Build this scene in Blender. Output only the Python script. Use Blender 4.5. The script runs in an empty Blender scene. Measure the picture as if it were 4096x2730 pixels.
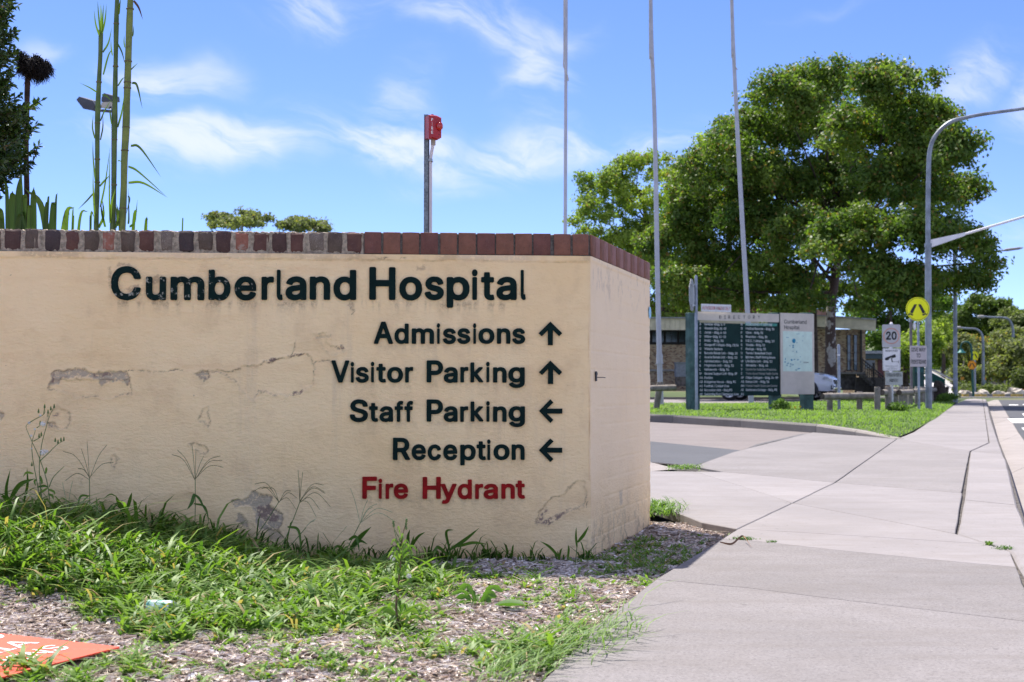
import bpy, bmesh, math, random, os
import numpy as np
from mathutils import Vector, Matrix, noise as mn
R = math.radians
rnd = random.Random(7)
rng = np.random.default_rng(11)
scene = bpy.context.scene
col = scene.collection

# ------------------------------------------------------------------ camera
F = 5689.0                      # focal length in photo pixels (50 mm on a 36 mm sensor)
EYE = Vector((0.0, 0.0, 0.757))
PITCH = math.atan(203.0 / F)
cam_data = bpy.data.cameras.new('camera')
cam = bpy.data.objects.new('camera', cam_data)
col.objects.link(cam)
cam.location = EYE
cam.rotation_euler = (R(90) + PITCH, 0, 0)
cam_data.lens = 50.0
cam_data.sensor_width = 36.0
cam_data.clip_start = 0.05
cam_data.clip_end = 3000.0
cam_data.dof.use_dof = True
cam_data.dof.focus_distance = 6.5
cam_data.dof.aperture_fstop = 7.5
cam_data.dof.aperture_blades = 9
scene.camera = cam

# ------------------------------------------------------------------ world and sun
SUN_DIR = Vector((-0.345, 0.71, 1.43)).normalized()      # from the ground towards the sun
SUN_ELEV = math.asin(SUN_DIR.z)
SUN_AZ = math.atan2(SUN_DIR.x, SUN_DIR.y)
world = bpy.data.worlds.new('World')
scene.world = world
world.use_nodes = True
wt = world.node_tree
for n in list(wt.nodes): wt.nodes.remove(n)

class NT:
    """small helper to write node graphs"""
    def __init__(s, tree): s.t = tree
    def n(s, typ, **kw):
        nd = s.t.nodes.new(typ)
        for k, v in kw.items(): setattr(nd, k, v)
        return nd
    def put(s, sock, val):
        if isinstance(val, bpy.types.NodeSocket): s.t.links.new(val, sock)
        elif val is not None:
            if hasattr(sock.default_value, '__len__') and not hasattr(val, '__len__'):
                sock.default_value = [val] * len(sock.default_value)
            elif hasattr(sock.default_value, '__len__') and len(sock.default_value) == 4 and len(val) == 3:
                sock.default_value = (*val, 1)
            else: sock.default_value = val
    def math(s, op, a, b=None, c=None, clamp=False):
        nd = s.n('ShaderNodeMath', operation=op, use_clamp=clamp)
        s.put(nd.inputs[0], a)
        if b is not None: s.put(nd.inputs[1], b)
        if c is not None: s.put(nd.inputs[2], c)
        return nd.outputs[0]
    def mix(s, f, a, b, blend='MIX'):
        nd = s.n('ShaderNodeMix', data_type='RGBA', blend_type=blend)
        s.put(nd.inputs[0], f); s.put(nd.inputs[6], a); s.put(nd.inputs[7], b)
        return nd.outputs[2]
    def noise(s, vec, scale, detail=4, rough=.55, dist=0.0, out=0):
        nd = s.n('ShaderNodeTexNoise')
        if vec is not None: s.put(nd.inputs['Vector'], vec)
        nd.inputs['Scale'].default_value = scale; nd.inputs['Detail'].default_value = detail
        nd.inputs['Roughness'].default_value = rough; nd.inputs['Distortion'].default_value = dist
        return nd.outputs[out]
    def ramp(s, f, stops, interp='LINEAR'):
        nd = s.n('ShaderNodeValToRGB'); nd.color_ramp.interpolation = interp
        el = nd.color_ramp.elements
        while len(el) < len(stops): el.new(.5)
        for e, (p, c) in zip(el, stops):
            e.position = p; e.color = (*c, 1) if hasattr(c, '__len__') else (c, c, c, 1)
        s.put(nd.inputs[0], f)
        return nd.outputs[0]
    def rng(s, f, a, b, c=0.0, d=1.0, smooth=True):
        nd = s.n('ShaderNodeMapRange', interpolation_type='SMOOTHSTEP' if smooth else 'LINEAR')
        s.put(nd.inputs[0], f)
        for i, v in enumerate((a, b, c, d)): s.put(nd.inputs[1 + i], v)
        return nd.outputs[0]
    def comb(s, x, y, z):
        nd = s.n('ShaderNodeCombineXYZ')
        for i, v in enumerate((x, y, z)): s.put(nd.inputs[i], v)
        return nd.outputs[0]

w = NT(wt)
SKY_STRENGTH = 0.108
sky = w.n('ShaderNodeTexSky', sky_type='NISHITA', sun_disc=False)
sky.sun_elevation = SUN_ELEV
sky.sun_rotation = SUN_AZ
sky.air_density = 0.55; sky.dust_density = 0.05; sky.ozone_density = 6.0
tc = w.n('ShaderNodeTexCoord')
sep = w.n('ShaderNodeSeparateXYZ'); wt.links.new(tc.outputs['Generated'], sep.inputs[0])
X, Y, Z = sep.outputs
az = w.math('ARCTAN2', X, Y)
el = w.math('ARCSINE', w.math('MINIMUM', w.math('MAXIMUM', Z, -1.0), 1.0))
uu = w.math('MULTIPLY', az, 5.689)      # thousands of photo pixels from the picture centre
vv = w.math('MULTIPLY', el, 5.689)
# wind-combed wisps: stretched, warped noise
warp = w.noise(w.comb(uu, vv, 0.0), 1.6, 4, .5, out=1)
ws = w.n('ShaderNodeSeparateXYZ'); wt.links.new(warp, ws.inputs[0])
wu = w.math('ADD', uu, w.math('MULTIPLY', w.math('SUBTRACT', ws.outputs[0], .5), .65))
wv = w.math('ADD', vv, w.math('MULTIPLY', w.math('SUBTRACT', ws.outputs[1], .5), .40))
shear = w.math('ADD', wv, w.math('MULTIPLY', wu, .25))
wisp = w.noise(w.comb(w.math('MULTIPLY', wu, 1.5), w.math('MULTIPLY', shear, 4.2), 3.0), 1.5, 9, .62, .35)
clump = w.noise(w.comb(w.math('MULTIPLY', wu, 1.0), w.math('MULTIPLY', wv, 1.6), 9.0), 1.1, 5, .55, .2)
# cloud banks: (u, v, half width, half height, slope, weight) in photo pixels
CLOUDS = [(1290, 50, 230, 75, .0, .62), (1850, 130, 250, 75, -.35, .8), (2110, 290, 130, 150, -.9, .72), (2180, 170, 150, 80, .2, .5),
          (720, 365, 190, 75, .0, .72), (880, 610, 300, 80, .05, .95), (560, 600, 200, 70, .0, .6), (1500, 590, 300, 90, -.16, .95), (1560, 440, 120, 130, .6, .5),
          (1720, 670, 190, 65, -.3, .72), (2150, 610, 300, 85, .12, .85), (2560, 570, 200, 60, .1, .6), (3800, 420, 240, 80, .3, .62), (4080, 520, 120, 90, .1, .72),
          (3950, 1000, 300, 80, .1, .4), (230, 240, 120, 50, 0, .45), (1750, 790, 180, 40, 0, .4), (3400, 60, 300, 30, .1, .25), (4150, 60, 220, 60, .1, .35), (700, 780, 200, 35, 0, .25)]
bank = None
for (cu, cv, rw, rh, sl, wgt) in CLOUDS:
    du = w.math('SUBTRACT', wu, (cu - 2048) / 1000)
    dv = w.math('SUBTRACT', w.math('SUBTRACT', wv, (1568 - cv) / 1000), w.math('MULTIPLY', du, sl))
    a = w.math('POWER', w.math('ABSOLUTE', w.math('DIVIDE', du, rw * 1.2 / 1000)), 2.0)
    b = w.math('POWER', w.math('ABSOLUTE', w.math('DIVIDE', dv, rh * 1.22 / 1000)), 2.0)
    g = w.math('MULTIPLY', w.math('EXPONENT', w.math('MULTIPLY', w.math('ADD', a, b), -.85)), wgt)
    bank = g if bank is None else w.math('MAXIMUM', bank, g)
# the same sort of cloud out of view, cover raised to add fill light
inview = w.math('MULTIPLY', w.rng(w.math('ABSOLUTE', uu), 2.3, 3.2, 0, 1), 1.0)
other = w.math('MULTIPLY', w.rng(clump, .38, .54, 0, 1.25), w.math('MAXIMUM', inview, w.rng(vv, 1.75, 2.4, 0, 1)))
bank = w.math('MAXIMUM', bank, other)
dens = w.math('MULTIPLY', bank, w.rng(wisp, .26, .70, .05, 1.3))
dens = w.rng(dens, .04, 1.12, 0, .76)
dens = w.math('MULTIPLY', dens, w.rng(el, 0.0, .03, 0, 1))
# Nishita sky, a little more saturated as the photograph renders it
hsv = w.n('ShaderNodeHueSaturation'); wt.links.new(sky.outputs[0], hsv.inputs['Color'])
hsv.inputs['Saturation'].default_value = 1.0
hsv.inputs['Hue'].default_value = 0.508
hsv.inputs['Value'].default_value = 1.0
CLOUD_COL = (3.95, 4.1, 5.4)
skyb = w.mix(1.0, hsv.outputs[0], w.mix(w.rng(el, .0, .30, 0, 1), (.83, .80, .93), (.78, .84, .90)), 'MULTIPLY')
skycol = w.mix(dens, skyb, CLOUD_COL)
bg = w.n('ShaderNodeBackground'); bg.inputs['Strength'].default_value = SKY_STRENGTH
wt.links.new(skycol, bg.inputs['Color'])
wo = w.n('ShaderNodeOutputWorld'); wt.links.new(bg.outputs[0], wo.inputs['Surface'])

sun_data = bpy.data.lights.new('sun', 'SUN')
sun_data.energy = 3.8
sun_data.angle = R(0.5)
sun_data.color = (1.0, 0.94, 0.85)
sun = bpy.data.objects.new('sun', sun_data)
col.objects.link(sun)
sun.rotation_euler = SUN_DIR.to_track_quat('Z', 'Y').to_euler()
sun.location = (0, 0, 30)

vs = scene.view_settings
vs.view_transform = 'Standard'; vs.look = 'None'; vs.gamma = 1.0; vs.use_curve_mapping = False
vs.exposure = 1.24
scene.render.engine = 'CYCLES'
scene.cycles.max_bounces = 8
scene.cycles.transparent_max_bounces = 8
scene.cycles.caustics_reflective = False
scene.cycles.caustics_refractive = False

# ------------------------------------------------------------------ placing helpers
CP, SP = math.cos(PITCH), math.sin(PITCH)
def ray(u, v):
    x = (u - 2048) / F; y = (1365 - v) / F
    return Vector((x, CP - y * SP, SP + y * CP))
def P(u, v, d):
    """the point at distance Y = d seen at photo pixel (u, v)"""
    r = ray(u, v); return EYE + r * (d / r.y)
SLOPE = 0.0073
def path_z(y): return 0.047 + SLOPE * (min(y, 70) - 6.5)
def G(u, v, dz=0.0):
    """the point of the pavement plane seen at photo pixel (u, v)"""
    r = ray(u, v)
    k = (0.047 + dz - SLOPE * 6.5 - EYE.z) / (r.z - SLOPE * r.y)
    return EYE + r * k
def M(u, v, z=0.0):
    """the point of the level z seen at photo pixel"""
    r = ray(u, v); return EYE + r * ((z - EYE.z) / r.z)
def sc(d): return F / d            # photo pixels per metre at distance d

ORG = {}
def tag(o, label=None, cat=None, group=None, kind=None):
    if label: o['label'] = label
    if cat: o['category'] = cat
    if group: o['group'] = group
    if kind: o['kind'] = kind
    return o
def thing(name, label, cat, loc=(0, 0, 0), group=None):
    o = bpy.data.objects.new(name, None); col.objects.link(o)
    o.empty_display_size = .1
    o.location = loc; ORG[o.name] = Vector(loc)
    return tag(o, label, cat, group)
def link(name, mesh, parent=None, loc=None):
    o = bpy.data.objects.new(name, mesh); col.objects.link(o)
    if parent is not None:
        o.parent = parent
        o.location = (0, 0, 0) if loc is None else Vector(loc) - ORG[parent.name]
        ORG[o.name] = ORG[parent.name] if loc is None else Vector(loc)
    else:
        o.location = (0, 0, 0) if loc is None else loc
        ORG[o.name] = Vector(o.location)
    return o
def np_mesh(name, V, Fq, mats, smooth=False, mat_idx=None, attrs=None):
    """V (n,3); Fq (m,k) faces of one size, or a list of such arrays"""
    me = bpy.data.meshes.new(name)
    groups = Fq if isinstance(Fq, list) else [Fq]
    V = np.asarray(V, dtype=np.float32)
    me.vertices.add(len(V)); me.vertices.foreach_set('co', V.ravel())
    tot = sum(g.size for g in groups); nf = sum(len(g) for g in groups)
    me.loops.add(tot); me.polygons.add(nf)
    me.loops.foreach_set('vertex_index', np.concatenate([g.ravel() for g in groups]).astype(np.int32))
    sizes = np.concatenate([np.full(len(g), g.shape[1]) for g in groups])
    starts = np.concatenate([[0], np.cumsum(sizes)[:-1]]).astype(np.int32)
    me.polygons.foreach_set('loop_start', starts)
    if smooth: me.polygons.foreach_set('use_smooth', np.ones(nf, dtype=bool))
    for m in (mats if isinstance(mats, (list, tuple)) else [mats]): me.materials.append(m)
    if mat_idx is not None: me.polygons.foreach_set('material_index', np.asarray(mat_idx, dtype=np.int32))
    me.update(calc_edges=True)
    for k, a in (attrs or {}).items():
        at = me.attributes.new(k, 'FLOAT', 'POINT'); at.data.foreach_set('value', np.asarray(a, dtype=np.float32))
    return me

class MB:
    """collects shapes, in world coordinates, for one mesh object"""
    def __init__(s): s.v = []; s.f = []; s.m = []
    def add(s, vs, fs, m=0):
        b = len(s.v); s.v += [tuple(p) for p in vs]; s.f += [tuple(b + i for i in f) for f in fs]; s.m += [m] * len(fs); return s
    def box(s, c, size, rz=0.0, m=0, rx=0.0, ry=0.0, bev=0.0):
        sx, sy, sz = [q / 2 for q in size]
        mat = Matrix.Rotation(rz, 3, 'Z') @ Matrix.Rotation(ry, 3, 'Y') @ Matrix.Rotation(rx, 3, 'X')
        c = Vector(c)
        if bev <= 0:
            vs = [c + mat @ Vector((x, y, z)) for z in (-sz, sz) for x, y in ((-sx, -sy), (sx, -sy), (sx, sy), (-sx, sy))]
            fs = [(3, 2, 1, 0), (4, 5, 6, 7), (0, 1, 5, 4), (1, 2, 6, 5), (2, 3, 7, 6), (3, 0, 4, 7)]
            return s.add(vs, fs, m)
        b = bev; vs = []
        for z, k in ((-sz, b), (-sz + b, 0), (sz - b, 0), (sz, b)):
            for x, y in ((-sx + k, -sy + k), (sx - k, -sy + k), (sx - k, sy - k), (-sx + k, sy - k)):
                vs.append(c + mat @ Vector((x, y, z)))
        fs = [(3, 2, 1, 0), (12, 13, 14, 15)]
        for r in range(3):
            for i in range(4):
                j = (i + 1) % 4; fs.append((r * 4 + i, r * 4 + j, r * 4 + 4 + j, r * 4 + 4 + i))
        return s.add(vs, fs, m)
    def tube(s, pts, rad, n=10, m=0, caps=True):
        pts = [Vector(p) for p in pts]
        rads = list(rad) if hasattr(rad, '__len__') else [rad] * len(pts)
        b = []; up = None
        for i, p in enumerate(pts):
            t = (pts[min(i + 1, len(pts) - 1)] - pts[max(i - 1, 0)])
            if t.length < 1e-9: t = Vector((0, 0, 1))
            t.normalize()
            if up is None:
                up = Vector((0, 1, 0)) if abs(t.y) < .9 else Vector((1, 0, 0))
            x = t.cross(up); x.normalize(); up = x.cross(t); up.normalize()
            for k in range(n):
                a = 2 * math.pi * k / n
                b.append(p + (x * math.cos(a) + up * math.sin(a)) * rads[i])
        fs = []
        for i in range(len(pts) - 1):
            for k in range(n):
                k2 = (k + 1) % n; fs.append((i * n + k, i * n + k2, (i + 1) * n + k2, (i + 1) * n + k))
        if caps:
            fs.append(tuple(range(n))[::-1]); fs.append(tuple((len(pts) - 1) * n + k for k in range(n)))
        return s.add(b, fs, m)
    def prism(s, outline, depth, axis=(0, 1, 0), m=0):
        """outline: world points of one planar face; swept along axis*depth"""
        n = len(outline); a = Vector(axis) * depth
        o = [Vector(p) for p in outline]
        vs = o + [p + a for p in o]
        fs = [tuple(range(n)), tuple(range(2 * n - 1, n - 1, -1))]
        for i in range(n):
            j = (i + 1) % n; fs.append((i, n + i, n + j, j))
        return s.add(vs, fs, m)
    def sphere(s, c, r, seg=12, rings=8, m=0, zc=(-1, 1)):
        c = Vector(c); r = Vector(r) if hasattr(r, '__len__') else Vector((r, r, r))
        vs = []; fs = []
        for i in range(rings + 1):
            th = math.pi * i / rings
            for k in range(seg):
                ph = 2 * math.pi * k / seg
                vs.append(c + Vector((r.x * math.sin(th) * math.cos(ph), r.y * math.sin(th) * math.sin(ph), r.z * math.cos(th))))
        for i in range(rings):
            for k in range(seg):
                k2 = (k + 1) % seg; fs.append((i * seg + k, (i + 1) * seg + k, (i + 1) * seg + k2, i * seg + k2))
        return s.add(vs, fs, m)
    def mesh(s, name, mats, org=(0, 0, 0), smooth=False, fix=True):
        me = bpy.data.meshes.new(name)
        o = Vector(org)
        me.from_pydata([Vector(p) - o for p in s.v], [], s.f)
        for mt in (mats if isinstance(mats, (list, tuple)) else [mats]): me.materials.append(mt)
        if any(s.m): me.polygons.foreach_set('material_index', s.m)
        if fix:
            bm = bmesh.new(); bm.from_mesh(me); bmesh.ops.recalc_face_normals(bm, faces=bm.faces); bm.to_mesh(me); bm.free()
        if smooth:
            me.polygons.foreach_set('use_smooth', [True] * len(me.polygons))
            if hasattr(me, 'set_sharp_from_angle'): me.set_sharp_from_angle(angle=R(40))
        me.update()
        return me
    def build(s, name, mats, parent=None, smooth=False, fix=True):
        org = ORG[parent.name] if parent is not None else (0, 0, 0)
        return link(name, s.mesh(name, mats, org, smooth, fix), parent)

# ------------------------------------------------------------------ materials
MATS = {}
def mat(name, color=(.5, .5, .5), rough=.7, metal=0.0, spec=.4, noise_amt=.12, noise_scale=8, bump=0.0, bump_scale=60, coat=0.0, color2=None, sss=0, emit=None, dirt=None):
    if name in MATS: return MATS[name]
    m = bpy.data.materials.new(name); m.use_nodes = True; t = NT(m.node_tree)
    bs = m.node_tree.nodes['Principled BSDF']
    tc = t.n('ShaderNodeTexCoord')
    f = t.noise(tc.outputs['Object'], noise_scale, 5, .6)
    c2 = color2 or tuple(c * (1 - 2.2 * noise_amt) for c in color)
    c1 = color if color2 else tuple(min(1, c * (1 + noise_amt)) for c in color)
    cc = t.mix(t.rng(f, .3, .7), c2, c1)
    if dirt:
        f2 = t.noise(tc.outputs['Object'], dirt[1], 7, .65)
        cc = t.mix(t.rng(f2, dirt[2], dirt[2] + .15), cc, dirt[0])
    t.put(bs.inputs['Base Color'], cc)
    t.put(bs.inputs['Roughness'], t.rng(f, .2, .8, rough * 1.08, rough * .92))
    bs.inputs['Metallic'].default_value = metal
    bs.inputs['Specular IOR Level'].default_value = spec
    if coat: bs.inputs['Coat Weight'].default_value = coat
    if bump:
        b = t.n('ShaderNodeBump'); b.inputs['Strength'].default_value = bump; b.inputs['Distance'].default_value = .02
        t.put(b.inputs['Height'], t.noise(tc.outputs['Object'], bump_scale, 6, .65)); t.put(bs.inputs['Normal'], b.outputs[0])
    MATS[name] = m
    return m

def leaf_mat(name, c_lo, c_hi, trans=.35, rough=.5, spec=.35, warm=None):
    """foliage: colour varies leaf by leaf through the point attribute 'tint'"""
    m = bpy.data.materials.new(name); m.use_nodes = True; t = NT(m.node_tree)
    bs = m.node_tree.nodes['Principled BSDF']; out = m.node_tree.nodes['Material Output']
    at = t.n('ShaderNodeAttribute', attribute_name='tint')
    c = t.mix(at.outputs['Fac'], c_lo, c_hi)
    if warm:
        c = t.mix(t.rng(at.outputs['Fac'], .93, .97), c, warm)
    t.put(bs.inputs['Base Color'], c); bs.inputs['Roughness'].default_value = rough
    bs.inputs['Specular IOR Level'].default_value = spec
    tr = t.n('ShaderNodeBsdfTranslucent'); t.put(tr.inputs['Color'], t.mix(1.0, c, (1.35, 1.5, .55), 'MULTIPLY'))
    ms = t.n('ShaderNodeMixShader'); ms.inputs[0].default_value = trans
    t.put(ms.inputs[1], bs.outputs[0]); t.put(ms.inputs[2], tr.outputs[0]); t.put(out.inputs['Surface'], ms.outputs[0])
    return m
# ================================================================== numpy noise
_tab = np.random.default_rng(5).random((256, 256)).astype(np.float32)
def vn(x, y, s=0):
    """smooth value noise in 0..1"""
    x = np.asarray(x, dtype=np.float64) + s * 17.31; y = np.asarray(y, dtype=np.float64) + s * 9.77
    xi = np.floor(x).astype(int); yi = np.floor(y).astype(int); fx = x - xi; fy = y - yi
    fx = fx * fx * (3 - 2 * fx); fy = fy * fy * (3 - 2 * fy)
    a = _tab[xi & 255, yi & 255]; b = _tab[(xi + 1) & 255, yi & 255]; c = _tab[xi & 255, (yi + 1) & 255]; d = _tab[(xi + 1) & 255, (yi + 1) & 255]
    return (a * (1 - fx) + b * fx) * (1 - fy) + (c * (1 - fx) + d * fx) * fy
def fbm(x, y, s=0, o=4, g=.55):
    t = 0; a = 1; n = 0
    for i in range(o):
        t = t + a * vn(x * 2 ** i, y * 2 ** i, s + i * 3); n += a; a *= g
    return t / n
def sdf_poly(px, py, poly):
    """signed distance, negative inside"""
    d = np.full(px.shape, 1e9); inside = np.zeros(px.shape, dtype=bool)
    n = len(poly)
    for i in range(n):
        ax, ay = poly[i]; bx, by = poly[(i + 1) % n]
        ex, ey = bx - ax, by - ay
        t = np.clip(((px - ax) * ex + (py - ay) * ey) / (ex * ex + ey * ey + 1e-12), 0, 1)
        d = np.minimum(d, np.hypot(px - ax - t * ex, py - ay - t * ey))
        c = ((ay > py) != (by > py)) & (px < (bx - ax) * (py - ay) / (by - ay + 1e-12) + ax)
        inside ^= c
    return np.where(inside, -d, d)
def seg_dist(px, py, pts):
    d = np.full(px.shape, 1e9)
    for (ax, ay), (bx, by) in zip(pts[:-1], pts[1:]):
        ex, ey = bx - ax, by - ay
        t = np.clip(((px - ax) * ex + (py - ay) * ey) / (ex * ex + ey * ey + 1e-12), 0, 1)
        d = np.minimum(d, np.hypot(px - ax - t * ex, py - ay - t * ey))
    return d
def sstep(x, a, b):
    t = np.clip((x - a) / (b - a), 0, 1); return t * t * (3 - 2 * t)

# ================================================================== ground materials
def concrete_mat(name, base, speck=.5, scale=1.0, agg=0.0):
    m = bpy.data.materials.new(name); m.use_nodes = True; t = NT(m.node_tree)
    bs = m.node_tree.nodes['Principled BSDF']; g = t.n('ShaderNodeNewGeometry'); oi = t.n('ShaderNodeObjectInfo')
    p = g.outputs['Position']
    big = t.noise(p, .9, 6, .6); mid = t.noise(p, 7 * scale, 6, .65); fine = t.noise(p, 95 * scale, 3, .7)
    c = t.mix(t.rng(big, .28, .72), tuple(q * .87 for q in base), tuple(min(1, q * 1.09) for q in base))
    c = t.mix(t.rng(mid, .35, .7, 0, .35), c, tuple(q * a for q, a in zip(base, (.80, .77, .72))))
    c = t.mix(t.rng(fine, .53, .72, 0, speck), c, tuple(q * .58 for q in base))
    if agg:
        vo = t.n('ShaderNodeTexVoronoi'); t.put(vo.inputs['Vector'], p); vo.inputs['Scale'].default_value = 170
        vr = t.n('ShaderNodeSeparateColor'); t.put(vr.inputs[0], vo.outputs['Color'])
        c = t.mix(t.rng(vr.outputs[0], .72, .86, 0, agg), c, (.13, .12, .12))
        c = t.mix(t.rng(vr.outputs[1], .93, .97, 0, agg * .25), c, (.5, .48, .47))
    # trickled, brushed stains
    mp = t.n('ShaderNodeMapping'); t.put(mp.inputs['Vector'], p); mp.inputs['Scale'].default_value = (.7, 5.0, 1)
    mp.inputs['Rotation'].default_value = (0, 0, R(8))
    c = t.mix(t.rng(t.noise(mp.outputs[0], 1.6, 7, .65), .48, .70, 0, .42), c, tuple(q * a for q, a in zip(base, (.74, .71, .66))))
    c = t.mix(1.0, c, t.ramp(oi.outputs['Random'], [(0, .89), (1, 1.05)]), 'MULTIPLY')
    # small dark chewing-gum and leaf stains
    c = t.mix(t.rng(t.noise(p, 26, 2, .4), .725, .75, 0, .5), c, tuple(q * .42 for q in base))
    t.put(bs.inputs['Base Color'], c); bs.inputs['Roughness'].default_value = .88; bs.inputs['Specular IOR Level'].default_value = .25
    b = t.n('ShaderNodeBump'); b.inputs['Strength'].default_value = .35; b.inputs['Distance'].default_value = .004
    t.put(b.inputs['Height'], t.math('ADD', fine, t.math('MULTIPLY', mid, 1.5))); t.put(bs.inputs['Normal'], b.outputs[0])
    return m
M_CONC = concrete_mat('pale_concrete', (.272, .252, .256), .5)
M_CONC2 = concrete_mat('speckled_concrete', (.228, .211, .212), .65, 1, .5)
M_GUT = concrete_mat('gutter_concrete', (.315, .285, .275), .5, 1, .2)
M_KERB = concrete_mat('weathered_kerb_concrete', (.17, .16, .15), .6, 1.5, .3)
M_KERBN = concrete_mat('ramp_kerb_concrete', (.30, .275, .25), .6, 1.5, .3)
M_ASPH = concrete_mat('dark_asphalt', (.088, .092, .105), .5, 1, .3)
M_ASPH_OLD = concrete_mat('worn_tan_asphalt', (.195, .17, .165), .6, 1, .6)
M_CARP = concrete_mat('car_park_asphalt', (.25, .225, .23), .5, .6, .3)
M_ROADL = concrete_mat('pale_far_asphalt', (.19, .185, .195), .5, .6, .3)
M_SOIL = mat('dark_soil', (.045, .038, .03), .95, noise_amt=.25, noise_scale=30, bump=.6, bump_scale=90)
M_MULCHB = mat('mulch_bed', (.36, .29, .245), .95, noise_amt=.3, noise_scale=45, bump=.8, bump_scale=120)
M_LAWNB = mat('lawn_soil', (.055, .085, .025), .95, noise_amt=.3, noise_scale=6, bump=.6, bump_scale=40)
M_PAINTW = mat('road_paint', (.75, .75, .74), .6, noise_amt=.12, noise_scale=14, dirt=((.25, .25, .26), 6, .60))

# ------------------------------------------------------------------ base ground sheet (to the horizon)
def ground_z(x, y):
    x = np.asarray(x, float); y = np.asarray(y, float)
    z = .047 + SLOPE * (np.minimum(y, 70) - 6.5) - .06 - .19 * (1 - sstep(y, 60, 70))
    z = z - .10 * sstep(y, 8, 12) * 0
    # grassy bank the hospital building stands on
    bank = sstep(y, 59.5, 64) * (1 - sstep(x, 12.0, 15.0)) * .34
    # the suburb's hill beyond the side street
    hill = sstep(y, 110, 330) * (9 + 5 * sstep(x, 20, 110)) + sstep(y, 300, 900) * 10
    return z + bank + hill
ys = np.concatenate([np.linspace(-6, 30, 40), np.linspace(31, 100, 90), np.linspace(103, 400, 90), np.geomspace(410, 2600, 30)])
xs = np.concatenate([-np.geomspace(2600, 62, 24), np.linspace(-60, 60, 121), np.geomspace(62, 2600, 24)])
gx, gy = np.meshgrid(xs, ys)
gz = ground_z(gx, gy)
def grid_faces(nr, nc):
    i = np.arange(nr * nc).reshape(nr, nc)
    return np.stack([i[:-1, :-1], i[:-1, 1:], i[1:, 1:], i[1:, :-1]], -1).reshape(-1, 4)
m_ground = bpy.data.materials.new('grassy_ground'); m_ground.use_nodes = True; t = NT(m_ground.node_tree)
bs = m_ground.node_tree.nodes['Principled BSDF']; gg = t.n('ShaderNodeNewGeometry')
sp = t.n('ShaderNodeSeparateXYZ'); t.put(sp.inputs[0], gg.outputs['Position'])
gcol = t.mix(t.rng(t.noise(gg.outputs['Position'], .35, 6, .6), .3, .7), (.035, .06, .016), (.085, .12, .03))
gcol = t.mix(t.rng(t.noise(gg.outputs['Position'], .08, 4, .6), .52, .62), gcol, (.13, .12, .06))
gcol = t.mix(t.rng(sp.outputs[1], 24, 26, 0, 1), (.31, .28, .26), gcol)
t.put(bs.inputs['Base Color'], gcol); bs.inputs['Roughness'].default_value = .95
ground = link('ground', np_mesh('ground', np.stack([gx, gy, gz], -1).reshape(-1, 3), grid_faces(len(ys), len(xs)), m_ground, smooth=True))
tag(ground, kind='structure')

# ------------------------------------------------------------------ pavement slabs
def inset(poly, d):
    """inset a counter-clockwise or clockwise polygon of (x, y) by d"""
    n = len(poly); area = sum(poly[i][0] * poly[(i + 1) % n][1] - poly[(i + 1) % n][0] * poly[i][1] for i in range(n))
    s = 1 if area > 0 else -1; out = []
    for i in range(n):
        p0, p1, p2 = Vector(poly[i - 1]), Vector(poly[i]), Vector(poly[(i + 1) % n])
        e1 = (p1 - p0).normalized(); e2 = (p2 - p1).normalized()
        n1 = Vector((-e1.y, e1.x)) * s; n2 = Vector((-e2.y, e2.x)) * s
        b = n1 + n2; k = b.length
        if k < 1e-4: out.append(p1 + n1 * d); continue
        b /= k; out.append(p1 + b * (d / max(.35, b.dot(n1))))
    return [tuple(p) for p in out]
def slab_mb(px, gap=.003, dz=0.0, thick=.055, wob=.002, bev=.004):
    pts = []
    n = len(px)
    for i in range(n):
        a, b = G(*px[i], dz), G(*px[(i + 1) % n], dz)
        k = max(1, min(14, int((b - a).length / .22)))
        for j in range(k):
            q = a.lerp(b, j / k)
            if j: q = q + Vector((mn.noise(q * 3.1), mn.noise(q * 3.1 + Vector((9, 0, 0))), 0)) * wob * 2
            pts.append((q.x, q.y))
    zz = lambda p, o: path_z(p[1]) + dz + o
    o1 = inset(pts, gap); o2 = inset(pts, gap + bev)
    m = MB(); k = len(pts)
    vs = [(*p, zz(p, 0)) for p in o2] + [(*p, zz(p, -bev)) for p in o1] + [(*p, zz(p, -thick)) for p in o1]
    fs = [tuple(range(k))]
    for r in (0, k):
        for i in range(k):
            j = (i + 1) % k; fs.append((r + i, r + j, r + k + j, r + k + i))
    return m.add(vs, fs)
path = thing('footpath', None, None, (0, 0, 0)); tag(path, kind='structure')
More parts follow.
